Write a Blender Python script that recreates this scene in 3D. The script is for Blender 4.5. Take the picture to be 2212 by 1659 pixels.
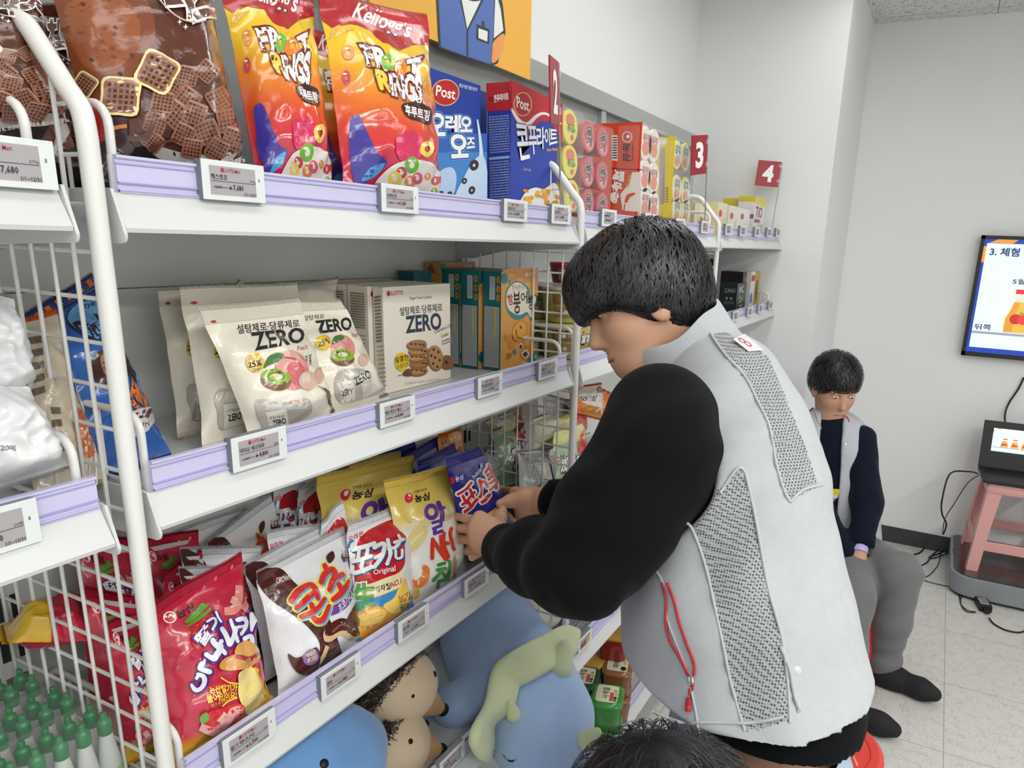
import bpy, bmesh, math, random
import numpy as np
from mathutils import Vector, Matrix, geometry as mgeo

S = bpy.context.scene
for _o in list(bpy.data.objects):
    bpy.data.objects.remove(_o)
C = S.collection
PI = math.pi

# ------------------------------------------------------------------ camera
W_, H_ = 2212.0, 1659.0
FOC, PX, PY = 1559.476, 1242.80, 927.418
EYE = 1.6
RC = np.array([[0.45071699, -0.89184512, 0.03829452],
               [-0.2106343, -0.14794124, -0.96630564],
               [0.86746031, 0.42746423, -0.25453281]])
cam = bpy.data.cameras.new('camera')
camo = bpy.data.objects.new('camera', cam)
C.objects.link(camo)
cam.sensor_fit = 'HORIZONTAL'
cam.sensor_width = 36.0
cam.lens = FOC / W_ * 36.0
cam.shift_x = -(PX - W_ / 2) / W_
cam.shift_y = (PY - H_ / 2) / W_
cam.clip_start = 0.02
_m = np.eye(4)
_m[:3, 0] = RC[0]
_m[:3, 1] = -RC[1]
_m[:3, 2] = -RC[2]
_m[2, 3] = EYE
camo.matrix_world = Matrix([list(r) for r in _m])
S.camera = camo

# ------------------------------------------------------------------ world, exposure
w = bpy.data.worlds.new('world')
S.world = w
w.use_nodes = True
w.node_tree.nodes['Background'].inputs[0].default_value = (0.9, 0.95, 1.0, 1)
w.node_tree.nodes['Background'].inputs[1].default_value = 0.25
vs = S.view_settings
vs.view_transform = 'Standard'
vs.look = 'None'
vs.exposure = 0.0
vs.gamma = 1.0
vs.use_curve_mapping = False
S.cycles.max_bounces = 8
S.cycles.transparent_max_bounces = 16

# unseen ceiling panels: rows away from shelves added as fill, last one brightens end wall (the fixtures are built with the room)
LAMPS = [(-0.9, 0.45, 0.8), (0.5, 0.45, 0.8), (1.9, 0.50, 2.0), (-0.9, -1.0, 15.0), (0.5, -1.0, 18.0), (1.9, -1.0, 4.0), (-0.9, -2.6, 30.0), (0.5, -2.6, 32.0), (1.9, -2.6, 10.0), (2.75, 0.35, 1.6)]
CEIL = 2.70
for lx, ly, le in LAMPS:
    ld = bpy.data.lights.new('ceiling_or_fill_light', 'AREA')
    ld.shape = 'RECTANGLE'
    ld.size, ld.size_y = 1.16, 0.26
    ld.energy = le
    ld.color = (1.0, 0.985, 0.96)
    lo = bpy.data.objects.new('ceiling_or_fill_light', ld)
    lo.location = (lx, ly, CEIL - 0.022)
    C.objects.link(lo)


# ------------------------------------------------------------------ picking points in the room
def ray(px, py):
    return RC.T @ np.array([(px - PX) / FOC, (py - PY) / FOC, 1.0])


def at(px, py, y=None, z=None, x=None, d=None):
    """the room point seen at a pixel of the photograph, on the plane y=, z= or x= (or at depth d)"""
    r = ray(px, py)
    if y is not None:
        t = y / r[1]
    elif z is not None:
        t = (z - EYE) / r[2]
    elif x is not None:
        t = x / r[0]
    else:
        t = d
    return r * t + np.array([0, 0, EYE])


def pix(P):
    P = np.asarray(P, float) - np.array([0, 0, EYE])
    q = P @ RC.T
    return np.stack([q[..., 0] / q[..., 2] * FOC + PX, q[..., 1] / q[..., 2] * FOC + PY], -1)


# ------------------------------------------------------------------ materials
def lin(c):
    if isinstance(c, str):
        c = c.lstrip('#')
        c = [int(c[i:i + 2], 16) / 255 for i in (0, 2, 4)]
    return tuple(((v + 0.055) / 1.055) ** 2.4 if v > 0.04045 else v / 12.92 for v in c[:3]) + (1.0,)


MATS = {}


def nd(nt, t, **kw):
    n = nt.nodes.new(t)
    for k, v in kw.items():
        if k in n.inputs.keys():
            n.inputs[k].default_value = v
        else:
            setattr(n, k, v)
    return n


def mat(col, rough=0.5, metal=0.0, coat=0.0, spec=0.5, bump=None, alpha=1.0, trans=0.0, emit=0.0, var=None, sheen=0.0, ior=1.45, fam=''):
    key = (str(col), rough, metal, coat, spec, str(bump), alpha, trans, emit, str(var), sheen, ior)
    if key in MATS:
        return MATS[key]
    m = bpy.data.materials.new((fam or 'paint') + '_' + str(col).lstrip('#'))
    m.use_nodes = True
    nt = m.node_tree
    b = nt.nodes['Principled BSDF']
    L = nt.links
    c = lin(col)
    b.inputs['Base Color'].default_value = c
    b.inputs['Roughness'].default_value = rough
    b.inputs['Metallic'].default_value = metal
    b.inputs['Coat Weight'].default_value = coat
    b.inputs['Coat Roughness'].default_value = 0.12
    b.inputs['Specular IOR Level'].default_value = spec
    b.inputs['Alpha'].default_value = alpha
    b.inputs['Transmission Weight'].default_value = trans
    b.inputs['IOR'].default_value = ior
    b.inputs['Sheen Weight'].default_value = sheen
    if emit:
        b.inputs['Emission Color'].default_value = c
        b.inputs['Emission Strength'].default_value = emit
    tc = nd(nt, 'ShaderNodeTexCoord')
    if var:            # (amount, scale): soft mottling of the surface's own colour
        nz = nd(nt, 'ShaderNodeTexNoise', Scale=var[1], Detail=4.0)
        L.new(tc.outputs['Object'], nz.inputs['Vector'])
        rp = nd(nt, 'ShaderNodeValToRGB')
        k0, k1 = 1 - var[0], 1 + var[0]
        rp.color_ramp.elements[0].position = 0.3
        rp.color_ramp.elements[1].position = 0.7
        rp.color_ramp.elements[0].color = tuple(min(1, v * k0) for v in c[:3]) + (1,)
        rp.color_ramp.elements[1].color = tuple(min(1, v * k1) for v in c[:3]) + (1,)
        L.new(nz.outputs[0], rp.inputs[0])
        L.new(rp.outputs[0], b.inputs['Base Color'])
    if bump:           # (strength, scale, distance)
        nz = nd(nt, 'ShaderNodeTexNoise', Scale=bump[1], Detail=3.0)
        L.new(tc.outputs['Object'], nz.inputs['Vector'])
        bp = nd(nt, 'ShaderNodeBump', Strength=bump[0], Distance=bump[2] if len(bump) > 2 else 0.002)
        L.new(nz.outputs[0], bp.inputs['Height'])
        L.new(bp.outputs[0], b.inputs['Normal'])
    MATS[key] = m
    return m


def film(col, rough=0.24, metal=0.0):          # printed plastic film of a snack bag
    return mat(col, rough=rough, coat=0.6, metal=metal, bump=(0.45, 42.0, 0.005), fam='film')


def card(col):                                  # printed carton board
    return mat(col, rough=0.42, coat=0.15, fam='carton')


def cloth(col, s=900.0, var=None):
    return mat(col, rough=0.95, spec=0.15, bump=(0.35, s, 0.001), var=var, fam='cloth')


def plain(col):
    return mat(col, rough=0.5, fam='print')


WHITE_METAL = mat('#d2d5d4', rough=0.38, bump=(0.05, 300, 0.0005), fam='white_powder_coat')


# ------------------------------------------------------------------ objects
ORG = {}


def tag(o, label=None, cat=None, group=None, kind=None):
    if label:
        o['label'] = label
    if cat:
        o['category'] = cat
    if group:
        o['group'] = group
    if kind:
        o['kind'] = kind
    return o


def thing(name, label, cat, loc=(0, 0, 0), group=None):
    o = bpy.data.objects.new(name, None)
    o.empty_display_size = 0.05
    C.objects.link(o)
    o.location = [float(v) for v in loc]
    ORG[o.name] = np.array(loc, float)
    return tag(o, label, cat, group)


class G:
    """collects geometry in room coordinates; build() links it as one mesh object"""

    def __init__(s):
        s.v, s.f, s.m, s.n, s.mats = [], [], [], 0, []

    def mi(s, m):
        if m not in s.mats:
            s.mats.append(m)
        return s.mats.index(m)

    def add(s, V, F, m):
        V = np.asarray(V, float).reshape(-1, 3)
        k = s.mi(m) if not isinstance(m, (list, np.ndarray)) else None
        s.v.append(V)
        for i, f in enumerate(F):
            s.f.append(tuple(int(a) + s.n for a in f))
        s.m.extend([k] * len(F) if k is not None else [s.mi(x) for x in m])
        s.n += len(V)
        return s

    def box(s, a, b, m, bev=0.0, frame=None, seg=2):
        """axis box from a to b; frame = (origin, ex, ey, ez) puts it in another frame"""
        a, b = np.minimum(a, b).astype(float), np.maximum(a, b).astype(float)
        if bev > 0:
            bm = bmesh.new()
            bmesh.ops.create_cube(bm, size=1.0)
            for v in bm.verts:
                v.co = Vector((a + b) / 2 + np.array(v.co) * (b - a))
            bmesh.ops.bevel(bm, geom=bm.edges[:], offset=min(bev, 0.49 * float((b - a).min())), segments=seg, profile=0.6, affect='EDGES')
            V = np.array([v.co[:] for v in bm.verts])
            bm.verts.index_update()
            F = [[v.index for v in f.verts] for f in bm.faces]
            bm.free()
        else:
            V = np.array([[(a, b)[i][0], (a, b)[j][1], (a, b)[k][2]] for i in (0, 1) for j in (0, 1) for k in (0, 1)])
            F = [(0, 1, 3, 2), (4, 6, 7, 5), (0, 4, 5, 1), (2, 3, 7, 6), (0, 2, 6, 4), (1, 5, 7, 3)]
        if frame is not None:
            o, ex, ey, ez = [np.asarray(q, float) for q in frame]
            V = o + V[:, :1] * ex + V[:, 1:2] * ey + V[:, 2:] * ez
        return s.add(V, F, m)

    def tube(s, path, r, m, seg=8, closed=False, caps=True, flat=1.0):
        path = np.asarray(path, float)
        n = len(path)
        rr = np.interp(np.linspace(0, 1, n), np.linspace(0, 1, np.size(r)), np.atleast_1d(np.asarray(r, float))) if np.size(r) != n else np.atleast_1d(np.asarray(r, float))
        T = np.roll(path, -1, 0) - np.roll(path, 1, 0)
        if not closed:
            T[0] = path[1] - path[0]
            T[-1] = path[-1] - path[-2]
        T /= np.linalg.norm(T, axis=1)[:, None] + 1e-12
        up = np.array([0, 0, 1.0]) if abs(T[0][2]) < 0.9 else np.array([1.0, 0, 0])
        V = []
        u = np.cross(T[0], up)
        u /= np.linalg.norm(u)
        for i in range(n):
            u = u - T[i] * (u @ T[i])
            u /= np.linalg.norm(u) + 1e-12
            w_ = np.cross(T[i], u)
            for k in range(seg):
                a = 2 * PI * k / seg
                V.append(path[i] + rr[i] * (math.cos(a) * u + flat * math.sin(a) * w_))
        F = []
        for i in range(n if closed else n - 1):
            j = (i + 1) % n
            for k in range(seg):
                k2 = (k + 1) % seg
                F.append((i * seg + k, i * seg + k2, j * seg + k2, j * seg + k))
        if caps and not closed:
            F.append(tuple(range(seg - 1, -1, -1)))
            F.append(tuple((n - 1) * seg + k for k in range(seg)))
        return s.add(V, F, m)

    def lathe(s, prof, c, m, seg=24, ax=(0, 0, 1)):
        """profile [(radius, height)] turned round the axis ax through c"""
        ax = np.asarray(ax, float)
        ax = ax / np.linalg.norm(ax)
        t = np.array([1.0, 0, 0]) if abs(ax[0]) < 0.9 else np.array([0, 1.0, 0])
        e1 = np.cross(ax, t)
        e1 /= np.linalg.norm(e1)
        e2 = np.cross(ax, e1)
        c = np.asarray(c, float)
        V = []
        for r, h in prof:
            for k in range(seg):
                a = 2 * PI * k / seg
                V.append(c + ax * h + max(r, 1e-5) * (math.cos(a) * e1 + math.sin(a) * e2))
        F = []
        for i in range(len(prof) - 1):
            for k in range(seg):
                k2 = (k + 1) % seg
                F.append((i * seg + k, i * seg + k2, (i + 1) * seg + k2, (i + 1) * seg + k))
        F.append(tuple(range(seg - 1, -1, -1)))
        F.append(tuple((len(prof) - 1) * seg + k for k in range(seg)))
        return s.add(V, F, m)

    def prism(s, poly, a, b, m, ax=0):
        """polygon in the two other axes, extruded along axis ax from a to b"""
        n = len(poly)
        o = [i for i in range(3) if i != ax]
        V = np.zeros((2 * n, 3))
        for k, p in enumerate(poly):
            V[k, o[0]] = V[n + k, o[0]] = p[0]
            V[k, o[1]] = V[n + k, o[1]] = p[1]
            V[k, ax], V[n + k, ax] = a, b
        F = [(k, (k + 1) % n, n + (k + 1) % n, n + k) for k in range(n)]
        F += [tuple(range(n - 1, -1, -1)), tuple(range(n, 2 * n))]
        return s.add(V, F, m)

    def slab(s, poly, thick, m):
        """a flat 3-D polygon given thickness (vector)"""
        P = np.asarray(poly, float)
        n = len(P)
        V = np.vstack([P, P + np.asarray(thick, float)])
        F = [(k, (k + 1) % n, n + (k + 1) % n, n + k) for k in range(n)]
        F += [tuple(range(n - 1, -1, -1)), tuple(range(n, 2 * n))]
        return s.add(V, F, m)

    def ell(s, c, r, m, seg=20, rings=12, frame=None, fn=None):
        V, F = [], []
        for i in range(rings + 1):
            th = PI * i / rings
            for k in range(seg):
                ph = 2 * PI * k / seg
                V.append((math.sin(th) * math.cos(ph), math.sin(th) * math.sin(ph), math.cos(th)))
        V = np.array(V)
        if fn:
            V = fn(V)
        V = V * np.asarray(r, float)
        if frame is not None:
            V = V @ np.asarray(frame, float)
        V = V + np.asarray(c, float)
        for i in range(rings):
            for k in range(seg):
                k2 = (k + 1) % seg
                F.append((i * seg + k, (i + 1) * seg + k, (i + 1) * seg + k2, i * seg + k2))
        return s.add(V, F, m)

    def build(s, name, parent=None, smooth=None, label=None, cat=None, group=None, kind=None, fixn=True, uv=None):
        V = np.vstack(s.v)
        if parent is not None:
            org = ORG[parent.name]
        elif kind == 'structure':
            org = np.zeros(3)
        else:
            org = np.array([(V[:, 0].min() + V[:, 0].max()) / 2, (V[:, 1].min() + V[:, 1].max()) / 2, V[:, 2].min()])
        me = bpy.data.meshes.new(name)
        me.from_pydata((V - org).tolist(), [], s.f)
        for m in s.mats:
            me.materials.append(m)
        me.polygons.foreach_set('material_index', np.array(s.m, dtype=np.int32))
        if fixn:
            bm = bmesh.new()
            bm.from_mesh(me)
            bmesh.ops.recalc_face_normals(bm, faces=bm.faces)
            bm.to_mesh(me)
            bm.free()
        if smooth is not None:
            me.polygons.foreach_set('use_smooth', np.ones(len(me.polygons), dtype=bool))
            if smooth < 180:
                me.set_sharp_from_angle(angle=math.radians(smooth))
        o = bpy.data.objects.new(name, me)
        C.objects.link(o)
        if parent is not None:
            o.parent = parent
        else:
            o.location = org
        ORG[o.name] = org
        return tag(o, label, cat, group, kind)


def copy_tree(o, parent=None):
    c = o.copy()
    C.objects.link(c)
    if parent is not None:
        c.parent = parent
    ORG[c.name] = ORG.get(o.name, np.zeros(3))
    for ch in list(o.children):
        copy_tree(ch, c)
    return c


def arc(c, r, a0, a1, e1, e2, n=8):
    c, e1, e2 = [np.asarray(q, float) for q in (c, e1, e2)]
    return [c + r * (math.cos(a) * e1 + math.sin(a) * e2) for a in np.linspace(a0, a1, n)]


def spline(pts, n=8, closed=False):
    """Catmull-Rom through the points"""
    P = np.asarray(pts, float)
    k = len(P)
    out = []
    for i in range(k if closed else k - 1):
        if closed:
            a, b, c, d = P[(i - 1) % k], P[i], P[(i + 1) % k], P[(i + 2) % k]
        else:
            a, b, c, d = P[max(i - 1, 0)], P[i], P[i + 1], P[min(i + 2, k - 1)]
        for t in np.linspace(0, 1, n, endpoint=False):
            out.append(0.5 * (2 * b + (c - a) * t + (2 * a - 5 * b + 4 * c - d) * t * t + (3 * b - a - 3 * c + d) * t ** 3))
    if not closed:
        out.append(P[-1])
    return np.array(out)


# ------------------------------------------------------------------ lettering
_TXT = {}
_tc = bpy.data.curves.new('lettering', 'FONT')
_to = bpy.data.objects.new('lettering', _tc)
C.objects.link(_to)


def text_mesh(s, off=0.0, shear=0.0, sp=1.0, res=3):
    """filled outline of a string, its box scaled to 0..1 (off thickens the strokes)"""
    key = (s, off, shear, sp, res)
    if key not in _TXT:
        def raw(o):
            _tc.body = s
            _tc.offset = o
            _tc.shear = shear
            _tc.space_character = sp
            _tc.resolution_u = res
            _tc.fill_mode = 'FRONT'
            bpy.context.view_layer.update()
            me = _to.evaluated_get(bpy.context.evaluated_depsgraph_get()).to_mesh()
            V = np.zeros(len(me.vertices) * 3)
            me.vertices.foreach_get('co', V)
            F = [tuple(p.vertices) for p in me.polygons]
            return V.reshape(-1, 3)[:, :2].copy(), F
        V0, F0 = raw(0.0)
        lo, hi = V0.min(0), V0.max(0)
        if off:
            V0, F0 = raw(off)
        _TXT[key] = ((V0 - lo) / (hi - lo + 1e-9), F0, (hi - lo)[0] / (hi - lo)[1])
    return _TXT[key]


# ------------------------------------------------------------------ printed artwork laid on a surface
class Patch:
    """a bilinear grid surface P[i, j] over u (across) and v (up), with normals N"""

    def __init__(s, P, N=None):
        s.P = np.asarray(P, float)
        s.nu, s.nv = s.P.shape[0] - 1, s.P.shape[1] - 1
        if N is None:
            du = np.gradient(s.P, axis=0) if s.nu > 1 else np.repeat(s.P[1:] - s.P[:1], 2, 0)
            dv = np.gradient(s.P, axis=1) if s.nv > 1 else np.repeat(s.P[:, 1:] - s.P[:, :1], 2, 1)
            N = np.cross(du, dv)
            N /= np.linalg.norm(N, axis=-1)[..., None] + 1e-12
        s.N = N

    def _i(s, A, uv):
        u = np.clip(uv[:, 0], -0.2, 1.2) * s.nu
        v = np.clip(uv[:, 1], -0.2, 1.2) * s.nv
        i = np.clip(np.floor(u + 1e-9).astype(int), 0, s.nu - 1)
        j = np.clip(np.floor(v + 1e-9).astype(int), 0, s.nv - 1)
        a, b = (u - i)[:, None], (v - j)[:, None]
        return A[i, j] * (1 - a) * (1 - b) + A[i + 1, j] * a * (1 - b) + A[i, j + 1] * (1 - a) * b + A[i + 1, j + 1] * a * b

    def pos(s, uv):
        return s._i(s.P, np.atleast_2d(uv))

    def nor(s, uv):
        n = s._i(s.N, np.atleast_2d(uv))
        return n / (np.linalg.norm(n, axis=1)[:, None] + 1e-12)

    def uv(s, pts):
        """the surface coordinates seen at pixels of the photograph"""
        t = np.atleast_2d(np.asarray(pts, float))
        c = np.full((len(t), 2), 0.5)
        for _ in range(14):
            p = pix(s.pos(c))
            e = 1e-3
            Ju = (pix(s.pos(c + [e, 0])) - p) / e
            Jv = (pix(s.pos(c + [0, e])) - p) / e
            det = Ju[:, 0] * Jv[:, 1] - Ju[:, 1] * Jv[:, 0]
            det = np.where(abs(det) < 1e-6, 1e-6, det)
            r = t - p
            st = np.stack([(r[:, 0] * Jv[:, 1] - r[:, 1] * Jv[:, 0]) / det, (Ju[:, 0] * r[:, 1] - Ju[:, 1] * r[:, 0]) / det], 1)
            c = np.clip(c + np.clip(st, -0.3, 0.3), -0.15, 1.15)
        return c


class Art:
    """a stack of flat printed shapes in surface coordinates"""

    def __init__(s, patch=None, k=None):
        s.L = []               # (V uv, F, material)
        s.patch = patch        # reference surface: shapes may then be given in pixels of the photograph
        s.done = None

    def _c(s, pts):
        pts = np.asarray(pts, float)
        return s.patch.uv(pts) if s.patch is not None else pts

    def poly(s, pts, m, uv=False):
        p = np.asarray(pts, float) if uv else s._c(pts)
        T = mgeo.tessellate_polygon([[Vector((q[0], q[1], 0)) for q in p]])
        s.L.append((p, [tuple(t) for t in T], m))
        return s

    def blob(s, pts, m, n=6):
        return s.poly(spline(pts, n, True), m)

    def oval(s, c, rx, ry, m, rot=0.0, n=28, hole=0.0):
        a = np.linspace(0, 2 * PI, n, endpoint=False)
        q = np.stack([rx * np.cos(a), ry * np.sin(a)], 1)
        r = math.radians(rot)
        M = np.array([[math.cos(r), -math.sin(r)], [math.sin(r), math.cos(r)]])
        o = s._c(q @ M.T + np.asarray(c, float))
        if hole:
            i = s._c((q * hole) @ M.T + np.asarray(c, float))
            s.L.append((np.vstack([o, i]), [(k, (k + 1) % n, n + (k + 1) % n, n + k) for k in range(n)], m))
            return s
        s.L.append((o, [tuple(range(n))], m))
        return s

    def line(s, pts, wd, m, n=6, smooth=True):
        """a stroke of the given width"""
        p = spline(pts, n) if smooth and len(pts) > 2 else np.asarray(pts, float)
        t = np.gradient(p, axis=0)
        t /= np.linalg.norm(t, axis=1)[:, None] + 1e-12
        nn = np.stack([-t[:, 1], t[:, 0]], 1)
        ww = np.broadcast_to(np.asarray(wd, float), (len(p),))[:, None] / 2 if np.ndim(wd) == 0 else np.interp(np.linspace(0, 1, len(p)), np.linspace(0, 1, len(wd)), wd)[:, None] / 2
        q = s._c(np.vstack([p + nn * ww, p - nn * ww]))
        k = len(p)
        s.L.append((q, [(i, i + 1, k + i + 1, k + i) for i in range(k - 1)], m))
        return s

    def text(s, body, quad, m, off=0.0, out=None, shear=0.0, sp=1.0, res=3, drop=None):
        """lettering in the quad (top left, top right, bottom right, bottom left); out = [(extra weight, material)] outlines"""
        tl, tr, br, bl = [np.asarray(q, float) for q in quad]
        for o, mm in sorted(out or [], key=lambda t: -t[0]) + [(0.0, m)]:
            V, F, _ = text_mesh(body, off + o, shear, sp, res)
            a, b = V[:, :1], V[:, 1:]
            q = (bl * (1 - a) * (1 - b) + br * a * (1 - b) + tl * (1 - a) * b + tr * a * b)
            s.L.append((s._c(q), F, mm))
        return s

    def strokes(s, ss, m, zoom=(0, 0, 1), out=None, shift=(0, 0)):
        """brush lettering: [(points, width)] with round ends; zoom = (x, y, scale) of the enlargement the points were read in"""
        ox, oy, sc = zoom
        for o, mm in sorted(out or [], key=lambda t: -t[0]) + [(0.0, m)]:
            VV, FF, k = [], [], 0
            for pts, wd in ss:
                p = np.asarray(pts, float)
                p = spline(p, 5) if len(p) > 2 else p
                w_ = np.interp(np.linspace(0, 1, len(p)), np.linspace(0, 1, np.size(wd)), np.atleast_1d(wd)) / 2 + o
                t = np.gradient(p, axis=0)
                t /= np.linalg.norm(t, axis=1)[:, None] + 1e-12
                n = np.stack([-t[:, 1], t[:, 0]], 1)
                a0 = math.atan2(n[0, 1], n[0, 0])
                c0 = [p[0] + w_[0] * np.array([math.cos(a0 + a), math.sin(a0 + a)]) for a in np.linspace(0, PI, 7)[1:-1]]
                a1 = math.atan2(-n[-1, 1], -n[-1, 0])
                c1 = [p[-1] + w_[-1] * np.array([math.cos(a1 + a), math.sin(a1 + a)]) for a in np.linspace(0, PI, 7)[1:-1]]
                L_, R_ = p + n * w_[:, None], p - n * w_[:, None]
                m_ = len(p)
                ring = np.vstack([L_, R_, c0, c1])
                q = [(i, i + 1, m_ + i + 1, m_ + i) for i in range(m_ - 1)]
                q.append(tuple([0] + list(range(2 * m_, 2 * m_ + 5)) + [m_]))
                q.append(tuple([2 * m_ - 1] + list(range(2 * m_ + 5, 2 * m_ + 10)) + [m_ - 1]))
                sh = np.array(shift if mm is m or o else shift, float)
                s.L.append((s._c((ring + sh) / sc + np.array([ox, oy], float)), q, mm))
        return s

    def rows(s, quad, n, m, fill=0.55, seed=1, brk=True):
        """lines of tiny print: rows of short dashes"""
        tl, tr, br, bl = [np.asarray(q, float) for q in quad]
        rg = random.Random(seed)
        V, F = [], []
        for i in range(n):
            b0, b1 = 1 - (i + fill) / n, 1 - i / n
            a = 0.0
            while a < 0.98:
                w_ = rg.uniform(0.05, 0.16) if brk else 1.0
                e = min(a + w_, 1.0)
                k = len(V)
                for (x, y) in ((a, b0), (e, b0), (e, b1), (a, b1)):
                    V.append(bl * (1 - x) * (1 - y) + br * x * (1 - y) + tl * (1 - x) * y + tr * x * y)
                F.append((k, k + 1, k + 2, k + 3))
                a = e + rg.uniform(0.012, 0.03)
        s.L.append((s._c(V), F, m))
        return s

    def cut(s, nu, nv):
        """split every shape along the grid of the surface so that it follows it exactly"""
        if s.done is not None and s.done[0] == (nu, nv):
            return s.done[1]
        bm = bmesh.new()
        lay = bm.faces.layers.int.new('layer')
        for li, (V, F, m) in enumerate(s.L):
            vs_ = [bm.verts.new((p[0], p[1], 0.0)) for p in V]
            for f in F:
                if len(set(f)) < 3:
                    continue
                try:
                    fc = bm.faces.new([vs_[i] for i in f])
                    fc[lay] = li
                except ValueError:
                    pass
        lo = [(0, k / nu) for k in range(0, nu + 1)] + [(1, k / nv) for k in range(0, nv + 1)]
        if nu == 1 and nv == 1:
            lo = []
        for ax, c in lo:
            co, no = ((c, 0, 0), (1, 0, 0)) if ax == 0 else ((0, c, 0), (0, 1, 0))
            bmesh.ops.bisect_plane(bm, geom=bm.verts[:] + bm.edges[:] + bm.faces[:], dist=1e-6, plane_co=co, plane_no=no,
                                   clear_inner=(c == 0), clear_outer=(c == 1))
        bm.verts.index_update()
        V = np.array([v.co[:2] for v in bm.verts]).reshape(-1, 2)
        F = [[v.index for v in f.verts] for f in bm.faces]
        Lf = [f[lay] for f in bm.faces]
        bm.free()
        s.done = ((nu, nv), (V, F, Lf))
        return s.done[1]

    def onto(s, g, patch, lift=0.0005, step=0.00004):
        """lay the artwork on a surface, into the geometry g"""
        if not s.L:
            return
        V, F, Lf = s.cut(patch.nu, patch.nv)
        if not len(F):
            return
        ly = np.zeros(len(V))
        for f, l in zip(F, Lf):
            for i in f:
                ly[i] = l
        # flip faces that run the other way round
        n = patch.nor(V)
        P = patch.pos(V) + n * (lift + step * ly)[:, None]
        FF = []
        for f in F:
            a = sum(V[f[i]][0] * V[f[(i + 1) % len(f)]][1] - V[f[(i + 1) % len(f)]][0] * V[f[i]][1] for i in range(len(f)))
            FF.append(f if a > 0 else f[::-1])
        g.add(P, FF, [s.L[l][2] for l in Lf])


def flat_patch(tl, tr, br, bl):
    return Patch(np.array([[bl, tl], [br, tr]], float))


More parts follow.
